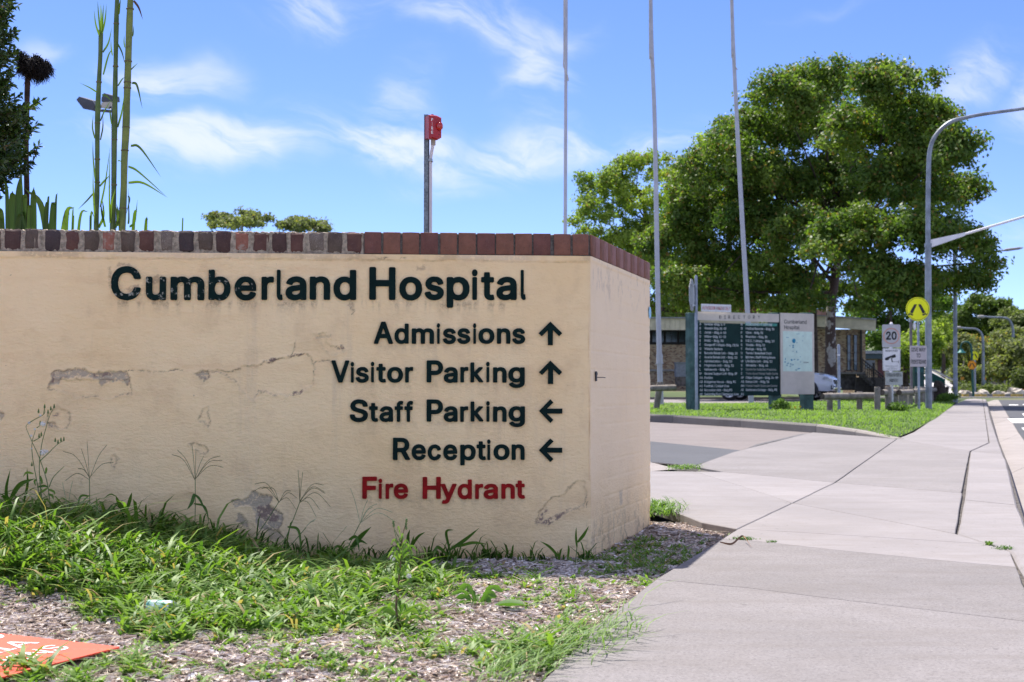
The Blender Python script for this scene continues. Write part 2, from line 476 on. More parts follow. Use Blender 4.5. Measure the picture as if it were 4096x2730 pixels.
SL = [('A', [(2030, 2870), (2160, 2730), (2385, 2507), (2500, 2412), (2622, 2318), (2997, 2353), (3328, 2395), (4155, 2492), (4305, 2870)], .002, M_CONC2),
      ('B', [(2622, 2318), (2705, 2266), (2889, 2155), (3033, 2166), (3386, 2205), (3754, 2241), (4067, 2270), (4155, 2492), (3328, 2395), (2997, 2353)], .002, M_CONC2),
      ('C', [(2889, 2155), (2950, 2117), (3127, 2126), (3600, 2155), (3948, 2177), (4042, 2208), (4067, 2270), (3754, 2241), (3386, 2205), (3033, 2166)], .0015, M_CONC),
      ('D', [(2950, 2117), (3170, 2013), (3523, 2079), (3826, 2137), (3948, 2177), (3600, 2155), (3127, 2126)], .0025, M_CONC),
      ('E', [(2100, 1960), (2100, 1880), (2600, 1885), (2780, 1887), (2947, 1939), (3170, 2013), (2950, 2117), (2803, 2090), (2730, 2061), (2600, 2018)], .005, M_CONC),
      ('F', [(2780, 1887), (2900, 1889), (3339, 1931), (3170, 2013), (2947, 1939)], .003, M_CONC),
      ('G', [(2900, 1889), (2774, 1866), (2932, 1809), (3250, 1730), (3588, 1756), (3339, 1931)], .005, M_CONC2),
      ('H', [(3170, 2013), (3339, 1931), (3851, 1973), (3824, 2136), (3523, 2079)], .005, M_CONC),
      ('I', [(3588, 1756), (3804, 1793), (3881, 1805), (3847, 1973), (3339, 1931)], .005, M_CONC2),
      ('J', [(3588, 1756), (3653, 1730), (3761, 1658), (3818, 1668), (3943, 1679), (3957, 1771), (3881, 1805), (3804, 1793)], .006, M_CONC),
      ('K', [(3761, 1658), (3826, 1614), (3934, 1614), (3943, 1679), (3818, 1668)], .008, M_CONC),
      ('L', [(3826, 1614), (3868, 1597), (3900, 1595), (3929, 1597), (3934, 1614)], .01, M_CONC)]
for nm, px, gap, mt in SL:
    slab_mb(px, gap).build('slab', mt, path)
# the path goes on behind the camera
for i in range(5):
    for j in range(3):
        x0, y1_ = -1.2 + j * 1.6, G(2200, 2870).y - .03 - i * 1.9
        MB().box((x0 + .8, y1_ - .95, path_z(2) - .028), (1.594, 1.894, .055), bev=.004).build('slab', M_CONC2, path)
sheet_pts = [G(u, v, -.02) for u, v in ((2030, 2870), (2160, 2730), (2385, 2507), (2622, 2320), (2889, 2157), (2950, 2119), (2803, 2092), (2600, 2020), (2100, 1962), (2100, 1884), (2600, 1887), (2774, 1868), (2932, 1811), (3250, 1732), (3588, 1758), (3653, 1732), (3826, 1616), (3870, 1599), (3946, 1600), (3984, 1737), (4027, 1845), (4096, 2075), (4180, 2300), (4436, 2868))]
_m = MB(); _m.add([(p.x, p.y, path_z(p.y) - .02) for p in sheet_pts], [tuple(range(len(sheet_pts)))]); _m.build('joint_filler', mat('joint_dust', (.10, .088, .08), .95, noise_amt=.3, noise_scale=20), path)
# kerb edge course along the road
kerb = thing('kerb', None, None, (0, 0, 0)); tag(kerb, kind='structure')
KS = [[(4042, 2208), (3948, 2177), (3826, 2137), (3855, 2000), (4071, 2022), (4096, 2075), (4180, 2300), (4440, 2870), (4320, 2870), (4172, 2490), (4106, 2330)],
      [(3881, 1805), (4013, 1815), (4027, 1845), (4071, 2021), (3855, 2000)],
      [(3881, 1805), (3957, 1771), (3943, 1679), (3963, 1676), (3984, 1737), (4013, 1815)],
      [(3934, 1614), (3948, 1614), (3963, 1676), (3943, 1679)],
      [(3929, 1597), (3944, 1598), (3948, 1614), (3934, 1614)]]
for px in KS: slab_mb(px, .005, 0, .20, bev=.012).build('kerb_section', M_CONC, kerb)
# gutter, lower by a kerb's height
gut = thing('gutter', None, None, (0, 0, 0)); tag(gut, kind='structure')
def glevel(u, v): return G(u, v, -.11)
GL = [(4440, 2870), (4180, 2300), (4096, 2075), (4071, 2020), (4027, 1845), (3984, 1737), (3963, 1676), (3948, 1614), (3944, 1597)]
GR = [(5600, 2870), (4720, 2300), (4420, 2075), (4340, 2020), (4155, 1845), (4078, 1737), (4040, 1676), (4002, 1612), (3990, 1597)]
for i in range(len(GL) - 1):
    m = MB(); a, b = G(*GL[i]), G(*GL[i + 1]); c, d = glevel(*GR[i + 1]), glevel(*GR[i])
    q = [(p.x, p.y) for p in (a, b, c, d)]; q[0] = (q[0][0] + .004, q[0][1]); q[1] = (q[1][0] + .004, q[1][1])
    q = inset(q, .004)
    z = lambda p, o: path_z(p[1]) + o
    vs = [(*q[0], z(q[0], -.13)), (*q[1], z(q[1], -.13)), (*q[2], z(q[2], -.11)), (*q[3], z(q[3], -.11))]
    vs += [(x, y, zz - .08) for x, y, zz in vs]
    m.add(vs, [(0, 1, 2, 3), (0, 4, 5, 1), (1, 5, 6, 2), (2, 6, 7, 3), (3, 7, 4, 0)]).build('gutter_section', M_GUT, gut)
# debris caught in the gutter
# road
def sheet(name, pts, mt, kind='structure', parent=None):
    m = MB(); m.add(pts, [tuple(range(len(pts)))])
    o = m.build(name, mt, parent)
    if parent is None: tag(o, kind=kind)
    return o
rp = [glevel(*p) for p in GR]
m = MB()
for i in range(len(rp) - 1):
    a, b = rp[i], rp[i + 1]
    m.add([(a.x + .003, a.y, path_z(a.y) - .112), (b.x + .003, b.y, path_z(b.y) - .112), (b.x + 26, b.y, path_z(b.y) - .112), (a.x + 26, a.y, path_z(a.y) - .112)], [(0, 3, 2, 1)])
road = m.build('road', M_ASPH); tag(road, kind='structure')
road.data.flip_normals() if road.data.polygons[0].normal.z < 0 else None
y0 = rp[-1].y
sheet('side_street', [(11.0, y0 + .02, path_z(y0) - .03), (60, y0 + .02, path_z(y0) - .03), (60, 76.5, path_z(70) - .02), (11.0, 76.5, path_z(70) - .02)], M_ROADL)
# painted crossing bars and dashes
marks = thing('road_marking', None, None, (0, 0, 0)); tag(marks, kind='structure')
for px in ([(4029, 1675), (4300, 1673), (4340, 1693), (4052, 1693)], [(4085, 1712), (4400, 1712), (4460, 1740), (4115, 1740)], [(4035, 1619), (4072, 1619), (4074, 1622), (4036, 1622)],
           [(4088, 1655), (4300, 1655), (4320, 1664), (4096, 1664)], [(4090, 1618), (4160, 1618), (4166, 1621), (4092, 1621)]):
    q = [G(u, v, -.108) for u, v in px]
    sheet('painted_bar', [(p.x, p.y, path_z(p.y) - .107) for p in q], M_PAINTW, parent=marks)

# ------------------------------------------------------------------ driveway and island kerb
def gs(px, dz): return [(p.x, p.y, path_z(p.y) + dz) for p in (G(u, v, dz) for u, v in px)]
sheet('driveway', gs([(1500, 1860), (1500, 1650), (2600, 1684), (2961, 1706), (3255, 1729), (2932, 1809), (2774, 1866), (2600, 1852)], -.012), M_ASPH_OLD)
sheet('driveway_patch', gs([(1500, 1745), (2600, 1766), (2972, 1803), (2776, 1864), (2600, 1849), (1500, 1845)], -.008), M_ASPH)
sheet('driveway_seam', gs([(3025, 1778), (3205, 1737), (3235, 1735), (3060, 1776), (2980, 1798)], -.004), mat('seam_asphalt', (.12, .115, .12), .9, noise_amt=.2, noise_scale=20))
sheet('driveway_edge_strip', gs([(1500, 1842), (2600, 1849), (2712, 1877), (2600, 1886), (1500, 1882)], -.004), M_GUT)
sheet('joint_soil', gs([(1500, 1835), (2800, 1845), (2835, 1900), (2600, 1905), (1500, 1905)], -.03), M_SOIL)
ik = thing('island_kerb', None, None, (0, 0, 0)); tag(ik, kind='structure')
KB = [(1500, 1615), (2100, 1652), (2600, 1686), (2690, 1691), (2961, 1708), (3264, 1730), (3420, 1742), (3574, 1756)]
KH = [.13, .13, .13, .13, .125, .115, .07, .004]
for i in range(len(KB) - 1):
    a, b = G(*KB[i]), G(*KB[i + 1]); d = (b - a).normalized(); nrm = Vector((-d.y, d.x, 0)); nrm = nrm if nrm.y > 0 else -nrm
    a = a + d * .006; b = b - d * .006; m = MB()
    prof = lambda p, h: [p + Vector((0, 0, -.05)), p + Vector((0, 0, max(.002, h - .025))), p + nrm * .02 + Vector((0, 0, h)), p + nrm * .15 + Vector((0, 0, h)), p + nrm * .15 + Vector((0, 0, -.05))]
    A = prof(a, KH[i]); B = prof(b, KH[i + 1])
    m.add(A + B, [(0, 1, 6, 5), (1, 2, 7, 6), (2, 3, 8, 7), (3, 4, 9, 8), (0, 4, 3, 2, 1), (5, 6, 7, 8, 9)])
    m.build('kerb_stone', M_KERBN if i >= 5 else M_KERB, ik)
# island lawn surface and the car park behind it
def island_z(x, y): return path_z(y) + .09
isl = [(-9, 33), (-9, 40), (0, 46), (8, 48.5), (13.5, 56)]
isl_px = [(1500, 1612), (2100, 1649), (2600, 1683), (2961, 1704), (3264, 1726), (3420, 1739), (3574, 1755), (3592, 1753), (3653, 1728), (3754, 1672), (3826, 1613), (3866, 1597)]
fr = [G(u, v) for u, v in isl_px]
poly = []
for i, p in enumerate(fr):
    h = np.interp(i, [0, 4, 5, 6, 11], [.10, .09, .05, .0, .0])
    poly.append((p.x + (0 if i < 6 else -.03), p.y + (.16 if i < 6 else .0), path_z(p.y) + h))
back = [(15.0, 60.5, path_z(60.5) + .02), (12.5, 54, path_z(54) + .01), (9.0, 47.5, path_z(47.5) + .01), (2.0, 44.5, path_z(44.5) + .01), (-9, 42, path_z(42) + .01)]
ISL = [(p[0], p[1]) for p in poly + back]
bm = bmesh.new(); fvs = [bm.verts.new(p) for p in poly + back]; bm.faces.new(fvs)
bmesh.ops.triangulate(bm, faces=bm.faces); bmesh.ops.recalc_face_normals(bm, faces=bm.faces)
me = bpy.data.meshes.new('lawn'); bm.to_mesh(me); bm.free(); me.materials.append(M_LAWNB)
lawn = link('lawn', me); tag(lawn, kind='structure')
sheet('car_park', [(-20, 41.5, path_z(41.5) + .0), (2.0, 44.0, path_z(44) + .0), (9.2, 47.0, path_z(47) + .0), (12.2, 53.5, path_z(53) + .0), (13.8, 59.5, path_z(59.5) + .0), (-20, 59.5, path_z(59.5) + .0)], M_CARP)
cpk = MB(); cpk.box((-3.5, 59.6, path_z(59.6) + .02), (33, .18, .16)).build('car_park_kerb', M_KERB).__setitem__('kind', 'structure')

# ================================================================== the sign wall
C0 = Vector((.359, 6.5, 0)); FD = Vector((-2.616, -.23, 0)).normalized(); FN = Vector((-FD.y, FD.x, 0)); FN = FN if FN.y < 0 else -FN
C1 = Vector((.770, 7.94, 0)); SD = (C1 - C0).normalized(); SN = Vector((SD.y, -SD.x, 0))
SLEN = (C1 - C0).length
ZC, ZT = 1.378, 1.480
def W(u, v):
    """front face of the wall: (distance left of the corner, height) of a photo pixel"""
    r = ray(u, v); k = (C0 - EYE).dot(FN) / r.dot(FN); p = EYE + r * k
    return ((p - C0).dot(FD), p.z)
def WS(u, v):
    r = ray(u, v); k = (C0 - EYE).dot(SN) / r.dot(SN); p = EYE + r * k
    return ((p - C0).dot(SD), p.z)
def WP(s, z, out=0.0): return C0 + FD * s + FN * out + Vector((0, 0, z))
def SP_(s, z, out=0.0): return C0 + SD * s + SN * out + Vector((0, 0, z))

def render_mat():
    m = bpy.data.materials.new('cream_painted_render'); m.use_nodes = True; t = NT(m.node_tree)
    bs = m.node_tree.nodes['Principled BSDF']; g = t.n('ShaderNodeNewGeometry'); p = g.outputs['Position']
    A = lambda k: t.n('ShaderNodeAttribute', attribute_name=k).outputs['Fac']
    base = t.mix(t.rng(t.noise(p, 1.3, 6, .6), .3, .7), (.90, .65, .345), (.95, .73, .43))
    base = t.mix(t.rng(t.noise(p, 5.5, 7, .65), .46, .72, 0, .35), base, (.62, .42, .23))
    mp = t.n('ShaderNodeMapping'); t.put(mp.inputs['Vector'], p); mp.inputs['Scale'].default_value = (9, 9, .8)
    base = t.mix(t.rng(t.noise(mp.outputs[0], 1, 6, .7), .55, .78, 0, .28), base, (.50, .40, .30))
    mp2 = t.n('ShaderNodeMapping'); t.put(mp2.inputs['Vector'], p); mp2.inputs['Scale'].default_value = (1.2, 1.2, 7)
    base = t.mix(t.rng(t.noise(mp2.outputs[0], 1.2, 5, .6), .55, .75, 0, .30), base, (.70, .44, .22))
    # specks and pin holes
    base = t.mix(t.rng(t.noise(p, 75, 2, .5), .76, .80, 0, .5), base, (.30, .22, .15))
    n1 = t.noise(p, 60, 5, .7); n2 = t.noise(p, 160, 4, .7)
    dirt = t.math('MULTIPLY', A('dirt'), t.rng(t.math('ADD', n1, t.math('MULTIPLY', n2, .5)), .55, .95, .25, 1.3), clamp=True)
    c = t.mix(t.math('MULTIPLY', A('grey'), t.rng(n1, .36, .5, .25, 1), clamp=True), base, t.mix(n2, (.40, .325, .23), (.56, .46, .33)))
    c = t.mix(t.math('MULTIPLY', A('brown'), t.rng(n1, .40, .52, .1, 1), clamp=True), c, t.mix(n2, (.20, .13, .10), (.36, .26, .20)))
    c = t.mix(t.math('MULTIPLY', A('tan'), t.rng(n1, .38, .5, .2, 1), clamp=True), c, (.46, .33, .20))
    c = t.mix(dirt, c, (.12, .09, .07))
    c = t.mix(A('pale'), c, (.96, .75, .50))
    t.put(bs.inputs['Base Color'], c); bs.inputs['Roughness'].default_value = .62; bs.inputs['Specular IOR Level'].default_value = .35
    b = t.n('ShaderNodeBump'); b.inputs['Strength'].default_value = .9; b.inputs['Distance'].default_value = .006
    mp3 = t.n('ShaderNodeMapping'); t.put(mp3.inputs['Vector'], p); mp3.inputs['Scale'].default_value = (1, 1, 2.2)
    hgt = t.math('ADD', t.noise(mp3.outputs[0], 42, 6, .62, .3), t.math('MULTIPLY', n2, .25))
    t.put(b.inputs['Height'], hgt); t.put(bs.inputs['Normal'], b.outputs[0])
    return m
M_REND = render_mat()
wall = thing('sign_wall', 'cream rendered hospital entrance wall with brick coping and raised lettering', 'wall', (C0.x, C0.y, 0))

def wpoly(pts): return [W(u, v) for u, v in pts]
def face_mesh(name, L, z0, z1, place, fn, step=.005):
    ns, nz = int(L / step) + 1, int((z1 - z0) / step) + 1
    s, z = np.meshgrid(np.linspace(0, L, ns), np.linspace(z0, z1, nz))
    h, at = fn(s, z)
    o = place(0, 0); ds = place(1, 0) - o; dn = place(0, 0, 1) - o
    V = np.stack([o.x + ds.x * s + dn.x * h, o.y + ds.y * s + dn.y * h, z], -1).reshape(-1, 3) - np.array(ORG[wall.name])
    fc = grid_faces(nz, ns)
    n = (ds.cross(Vector((0, 0, 1))))
    if n.dot(dn) < 0: fc = fc[:, ::-1]
    me = np_mesh(name, V, fc, M_REND, True, attrs={k: a.ravel() for k, a in at.items()})
    return link(name, me, wall)

PEEL = [  # (outline in photo pixels, relief depth mm, colour key, amount)
    ([(205, 1495), (225, 1482), (330, 1480), (372, 1492), (400, 1486), (508, 1480), (514, 1520), (508, 1545), (480, 1522), (430, 1530), (404, 1552), (395, 1520), (330, 1508), (255, 1512), (232, 1535), (202, 1545)], 1.6, 'grey', 1.0),
    ([(215, 1520), (512, 1520), (525, 1574), (470, 1590), (420, 1592), (355, 1580), (305, 1602), (280, 1570), (200, 1560)], 1.2, None, 0),
    ([(780, 1492), (845, 1486), (836, 1514), (812, 1520), (795, 1512)], 2.2, 'grey', 1.0),
    ([(840, 1482), (925, 1484), (1020, 1460), (1230, 1415), (1258, 1460), (1248, 1540), (1215, 1565), (1150, 1585), (1040, 1562), (1010, 1597), (990, 1588), (955, 1560), (945, 1530), (905, 1500)], 1.4, None, 0),
    ([(930, 2006), (985, 1990), (1005, 1968), (1060, 1980), (1085, 1990), (1078, 2012), (1112, 2045), (1130, 2062), (1128, 2090), (1110, 2110), (1075, 2118), (1042, 2122), (1020, 2095), (1018, 2040), (1000, 2020), (960, 2030), (940, 2040)], 2.2, 'grey', 1.0),
    ([(950, 2060), (965, 2056), (985, 2078), (995, 2112), (980, 2110), (955, 2085)], 1.8, 'grey', .9),
    ([(1068, 2112), (1110, 2118), (1135, 2150), (1110, 2168), (1078, 2152)], 1.8, 'grey', .7),
    ([(762, 1775), (790, 1770), (820, 1778), (836, 1800), (822, 1820), (800, 1818), (788, 1800)], 1.3, None, 0),
    ([(215, 1640), (235, 1627), (275, 1645), (288, 1680), (270, 1712), (215, 1718), (190, 1705), (195, 1660)], 1.3, None, 0),
    ([(195, 1700), (222, 1695), (228, 1712), (200, 1716)], 1.4, 'grey', .8),
    ([(796, 1660), (812, 1628), (832, 1630), (838, 1690), (828, 1712), (818, 1690), (800, 1682)], 1.2, None, 0),
    ([(0, 1640), (22, 1652), (10, 1690), (-10, 1700)], 1.5, 'grey', .9),
    ([(2148, 2092), (2165, 2045), (2210, 1985), (2245, 1985), (2305, 1930), (2335, 1925), (2346, 1975), (2335, 2030), (2290, 2045), (2230, 2080), (2190, 2098)], 1.6, None, 0),
    ([(435, 1825), (455, 1822), (470, 1835), (466, 1868), (448, 1850)], 1.0, None, 0),
    ([(1248, 1332), (1300, 1330), (1302, 1375), (1372, 1400), (1378, 1412), (1340, 1420), (1300, 1405)], 1.0, None, 0),
    ([(312, 1915), (332, 1918), (330, 1940), (314, 1938)], .9, None, 0),
    ([(2318, 2165), (2350, 2160), (2352, 2210), (2330, 2200)], 1.6, None, 0),
    ([(1260, 1340), (1330, 1345), (1330, 1350), (1262, 1352)], 1.0, 'grey', .6)]
TAN = [[(428, 1072), (440, 1066), (448, 1150), (436, 1150)], [(455, 1068), (480, 1052), (520, 1056), (545, 1075), (530, 1072), (500, 1062), (475, 1068)],
       [(595, 1108), (655, 1105), (655, 1128), (600, 1130)], [(500, 1150), (560, 1140), (560, 1160), (515, 1168)], [(1660, 1070), (1700, 1062), (1700, 1082), (1664, 1084)]]
BROWN = [[(370, 1492), (395, 1489), (388, 1502), (372, 1502)], [(1050, 1445), (1095, 1436), (1110, 1442), (1060, 1452)], [(1150, 1427), (1215, 1414), (1218, 1420), (1155, 1434)],
         [(1345, 1390), (1372, 1390), (1380, 1400), (1365, 1404)], [(1160, 1578), (1205, 1562), (1212, 1566), (1165, 1586)], [(215, 1662), (232, 1650), (230, 1664), (216, 1670)],
         [(2150, 2090), (2185, 2035), (2190, 2040), (2165, 2092)], [(2165, 2092), (2280, 2040), (2240, 2075), (2190, 2098)], [(1395, 1218), (1402, 1222), (1400, 1228)],
         [(1030, 2030), (1075, 2010), (1105, 2050), (1108, 2080), (1060, 2090), (1035, 2070)], [(400, 1490), (440, 1488), (455, 1500), (405, 1506)], [(207, 1512), (218, 1500), (216, 1530), (206, 1532)]]
CRACKS = [[(620, 1488), (680, 1482), (760, 1485)], [(1258, 1455), (1300, 1445), (1330, 1450)], [(1400, 1222), (1412, 1240), (1405, 1260)], [(1475, 1265), (1460, 1300), (1455, 1310)],
          [(1470, 1032), (1600, 1033), (1620, 1030)], [(2350, 1950), (2352, 2050), (2350, 2120)], [(820, 1035), (880, 1040), (920, 1030)], [(520, 1480), (560, 1486), (600, 1484)], [(1190, 1340), (1165, 1420)]]
LETTER_LINES = []
def front_relief(s, z):
    ws_ = s + (fbm(s * 26, z * 26, 1, 4) - .5) * .030 + (fbm(s * 120, z * 120, 4, 2) - .5) * .008
    wz = z + (fbm(s * 26, z * 26, 2, 4) - .5) * .030 + (fbm(s * 120, z * 120, 5, 2) - .5) * .008
    h = (fbm(s * 2.2, z * 3.5, 6, 3) - .5) * .010 + (fbm(s * 14, z * 20, 7, 4) - .5) * .0035 + (fbm(s * 60, z * 75, 8, 3) - .5) * .0013
    at = {k: np.zeros_like(s) for k in ('grey', 'brown', 'tan', 'dirt', 'pale')}
    for pts, dep, key, amt in PEEL:
        d = sdf_poly(ws_, wz, wpoly(pts))
        h -= dep * 1.3e-3 * sstep(-d, -.001, .0035)
        edge = np.exp(-(d / .0036) ** 2)
        brk = sstep(fbm(s * 18, z * 18, 12, 2), .38, .58)
        at['dirt'] = np.maximum(at['dirt'], edge * (.75 if key else .62) * (.25 + .75 * brk))
        h += .0016 * np.exp(-((d - .006) / .005) ** 2)
        if key: at[key] = np.maximum(at[key], amt * sstep(-d, -.001, .003))
    for pts in TAN: at['tan'] = np.maximum(at['tan'], .75 * sstep(-sdf_poly(ws_, wz, wpoly(pts)), -.004, .004))
    for pts in BROWN: at['brown'] = np.maximum(at['brown'], sstep(-sdf_poly(ws_, wz, wpoly(pts)), -.005, .003))
    for pts in CRACKS:
        d = seg_dist(ws_, wz, wpoly(pts)); brk = sstep(fbm(s * 22, z * 22, 14, 2), .40, .6)
        at['dirt'] = np.maximum(at['dirt'], np.exp(-(d / .0025) ** 2) * .8 * brk); h -= .002 * np.exp(-(d / .003) ** 2) * brk
    # cement fillet under the coping, splashed earth at the foot, grime hanging below the letters
    fz = z + (fbm(s * 9, z * 0, 20, 3) - .5) * .010
    h += .005 * sstep(fz, 1.350, 1.354); at['dirt'] = np.maximum(at['dirt'], .40 * np.exp(-((fz - 1.351) / .003) ** 2) * sstep(fbm(s * 12, z * 0, 21, 3), .3, .6))
    at['tan'] = np.maximum(at['tan'], .5 * sstep(fz, 1.352, 1.357) * sstep(fbm(s * 5, z * 9, 22, 3), .35, .6))
    at['pale'] = np.maximum(at['pale'], .45 * sstep(fz, 1.34, 1.35) * sstep(fbm(s * 7, z * 3, 23, 3), .52, .7))
    at['dirt'] = np.maximum(at['dirt'], .30 * sstep(.13 - z, 0, .13) * sstep(fbm(s * 9, z * 9, 24, 4), .42, .62))
    for (a, b, zb, k) in LETTER_LINES:
        inx = sstep(a - s, -.01, .02) * sstep(s - b, -.01, .02) if a > b else 0
        at['dirt'] = np.maximum(at['dirt'], k * inx * np.exp(-np.abs(z - zb + .010) / .022) * sstep(fbm(s * 40, z * 6, 25, 3), .40, .62))
    # arris by the corner
    h -= .006 * sstep(.012 - s, 0, .012)
    return h, at
for (u0, u1, v, k) in ((440, 2070, 1203, .5), (1500, 2100, 1376, .2), (1330, 2100, 1531, .2), (1400, 2100, 1688, .2), (1570, 2100, 1841, .2), (1440, 2100, 1997, .25)):
    LETTER_LINES.append((W(u0, v)[0], W(u1, v)[0], W(u0, v)[1], k))
face_mesh('rendered_face', 3.35, -.12, ZC, WP, front_relief)
SBR = [[(2425, 1142), (2440, 1140), (2442, 1170), (2434, 1172), (2432, 1160)], [(2436, 1172), (2441, 1172), (2437, 1198)]]
def side_relief(s, z):
    ws_ = s + (fbm(s * 26, z * 26, 31, 4) - .5) * .03; wz = z + (fbm(s * 26, z * 26, 32, 4) - .5) * .02
    h = (fbm(s * 3, z * 5, 36, 3) - .5) * .010 + (fbm(s * 14, z * 24, 37, 4) - .5) * .003 + (fbm(s * 60, z * 75, 38, 3) - .5) * .001
    h += .0022 * (sstep(np.abs(((z * 1000) % 86) - 43), 36, 42)) * sstep(fbm(s * 2, z * 4, 39, 2), .4, .6) * -1
    at = {k: np.zeros_like(s) for k in ('grey', 'brown', 'tan', 'dirt', 'pale')}
    for pts in SBR: at['brown'] = np.maximum(at['brown'], sstep(-sdf_poly(ws_, wz, [WS(u, v) for u, v in pts]), -.012, .004))
    at['grey'] = np.maximum(at['grey'], .8 * sstep(-sdf_poly(ws_, wz, [WS(*q) for q in ((2474, 1965), (2488, 1965), (2488, 2010), (2478, 2020))]), -.012, .006))
    at['dirt'] = np.maximum(at['dirt'], .45 * sstep(.30 - z, 0, .30) * sstep(fbm(s * 22, z * 22, 41, 4), .46, .66))
    at['dirt'] = np.maximum(at['dirt'], .65 * sstep(z, 1.12, 1.3) * sstep(fbm(s * 30, z * 22, 42, 3), .56, .68))
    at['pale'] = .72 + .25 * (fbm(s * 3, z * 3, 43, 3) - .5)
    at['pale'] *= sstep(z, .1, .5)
    h += .004 * sstep(z, 1.352, 1.356); h -= .006 * sstep(.012 - s, 0, .012)
    return h, at
face_mesh('rendered_side_face', SLEN, -.12, ZC, SP_, side_relief)
# back of the wall and core
m = MB(); th = .23
a, b = WP(3.35, 0, -.004), WP(0, 0, -.004)
ib = WP(3.35, 0, -th)
inner = C0 - FN * th * 1.0 - SN * th * 1.25
c1i = C1 - SN * th
core = [WP(3.35, 0, -.006), WP(0.004, 0, -.008), SP_(SLEN, 0, -.004), c1i, inner, ib]
n = len(core); vs = [(p.x, p.y, -.12) for p in core] + [(p.x, p.y, ZC - .003) for p in core]
fs = [tuple(range(n, 2 * n))] + [(i, (i + 1) % n, n + (i + 1) % n, n + i) for i in range(2, n)]
m.add(vs, fs).build('wall_core', M_REND, wall)

# coping bricks on edge
def brick_mat(name, c1, c2, speck=(.25, .22, .2), sp=.35, stain=None):
    m = bpy.data.materials.new(name); m.use_nodes = True; t = NT(m.node_tree)
    bs = m.node_tree.nodes['Principled BSDF']; g = t.n('ShaderNodeNewGeometry'); p = g.outputs['Position']
    c = t.mix(t.rng(t.noise(p, 22, 5, .65), .3, .7), c1, c2)
    c = t.mix(t.rng(t.noise(p, 260, 3, .6), .58, .7, 0, sp), c, speck)
    c = t.mix(t.rng(t.noise(p, 120, 4, .7), .60, .72, 0, .75), c, (.03, .025, .022))
    if stain: c = t.mix(t.rng(t.noise(p, 35, 5, .7), .50, .66, 0, .8), c, stain)
    t.put(bs.inputs['Base Color'], c); bs.inputs['Roughness'].default_value = .8; bs.inputs['Specular IOR Level'].default_value = .35
    b = t.n('ShaderNodeBump'); b.inputs['Strength'].default_value = .8; b.inputs['Distance'].default_value = .004
    t.put(b.inputs['Height'], t.noise(p, 130, 6, .7)); t.put(bs.inputs['Normal'], b.outputs[0])
    return m
BM = {'purple': brick_mat('purple_brick', (0.065, 0.035, 0.032), (0.093, 0.050, 0.043)), 'grey': brick_mat('grey_brown_brick', (0.083, 0.058, 0.044), (0.132, 0.096, 0.074), sp=.5),
      'navy': brick_mat('blue_black_brick', (0.049, 0.034, 0.036), (0.070, 0.049, 0.048)), 'dred': brick_mat('dark_red_brick', (0.094, 0.043, 0.036), (0.137, 0.065, 0.050)),
      'red': brick_mat('bright_red_brick', (.23, .09, .06), (.32, .13, .09), stain=(.36, .3, .26)), 'speck': brick_mat('speckled_brick', (0.144, 0.112, 0.090), (0.223, 0.180, 0.148), (.55, .48, .42), .8),
      'mar': brick_mat('maroon_brick', (.18, .078, .052), (.25, .108, .072)), 'mar2': brick_mat('deep_maroon_brick', (.14, .058, .048), (.195, .08, .062)), 'pink': brick_mat('dusty_maroon_brick', (.25, .125, .105), (.33, .17, .15))}
old_px = [(-77, -38), (-33, 3), (8, 50), (55, 95), (100, 140), (147, 184), (190, 228), (233, 270), (276, 312), (319, 357), (366, 402), (410, 445), (451, 490), (493, 533), (537, 575), (580, 617), (623, 660), (665, 702), (708, 747), (752, 790), (795, 833)]
old_kind = ['grey', 'dred', 'purple', 'grey', 'navy', 'dred', 'grey', 'red', 'grey', 'dred', 'speck', 'navy', 'grey', 'purple', 'red', 'dred', 'purple', 'dred', 'speck', 'grey', 'dred']
new_px = [(838, 876), (881, 920), (925, 963), (967, 1006), (1012, 1050), (1054, 1093), (1097, 1137), (1140, 1180), (1184, 1222), (1226, 1265), (1273, 1311), (1316, 1352)]
KX = 4096 / 2353
def brick(parent, place, s0, s1, z0, z1, mt, jit, bev, deep=.215, out=.002):
    """a brick with worn arrises: 5 x 3 face grid"""
    cs = [s0, s0 + bev, (s0 + s1) / 2, s1 - bev, s1]; czs = [z0, z0 + bev, (z0 + z1) / 2 + .01, z1 - bev, z1]
    vs = []; j = lambda k: (rnd.random() - .5) * 2 * k
    for zi, z in enumerate(czs):
        for si, s in enumerate(cs):
            edge = (si in (0, 4)) + (zi in (0, 4))
            vs.append(place(s + j(jit), z + j(jit) - (jit * .5 if zi == 4 else 0), out - (bev * .8 if edge == 1 else bev * 1.5 if edge == 2 else 0) + j(jit * .25)))
    b0 = len(vs)
    for z, s in ((z0, s0), (z0, s1), (z1, s1), (z1, s0)): vs.append(place(s, z - (bev * .6 if z == z1 else 0), -deep))
    fs = [(r * 5 + c, r * 5 + c + 1, r * 5 + c + 6, r * 5 + c + 5) for r in range(4) for c in range(4)]
    fs += [(b0, b0 + 1, b0 + 2, b0 + 3), (0, 1, 2, 3, 4, b0 + 1, b0), (24, 23, 22, 21, 20, b0 + 3, b0 + 2), (0, 5, 10, 15, 20, b0 + 3, b0), (4, 9, 14, 19, 24, b0 + 2, b0 + 1)]
    m = MB(); m.add(vs, fs); return m.build('brick', mt, parent, smooth=True)
for (a, b), k in zip(old_px, old_kind):
    s1, s0 = W(a * KX, 950)[0], W(b * KX, 950)[0]
    brick(wall, WP, s0, s1, ZC + .002 + rnd.uniform(-.002, .005), ZT - rnd.uniform(0, .005), BM[k], .0036, .012, out=.002 + rnd.uniform(-.003, .003))
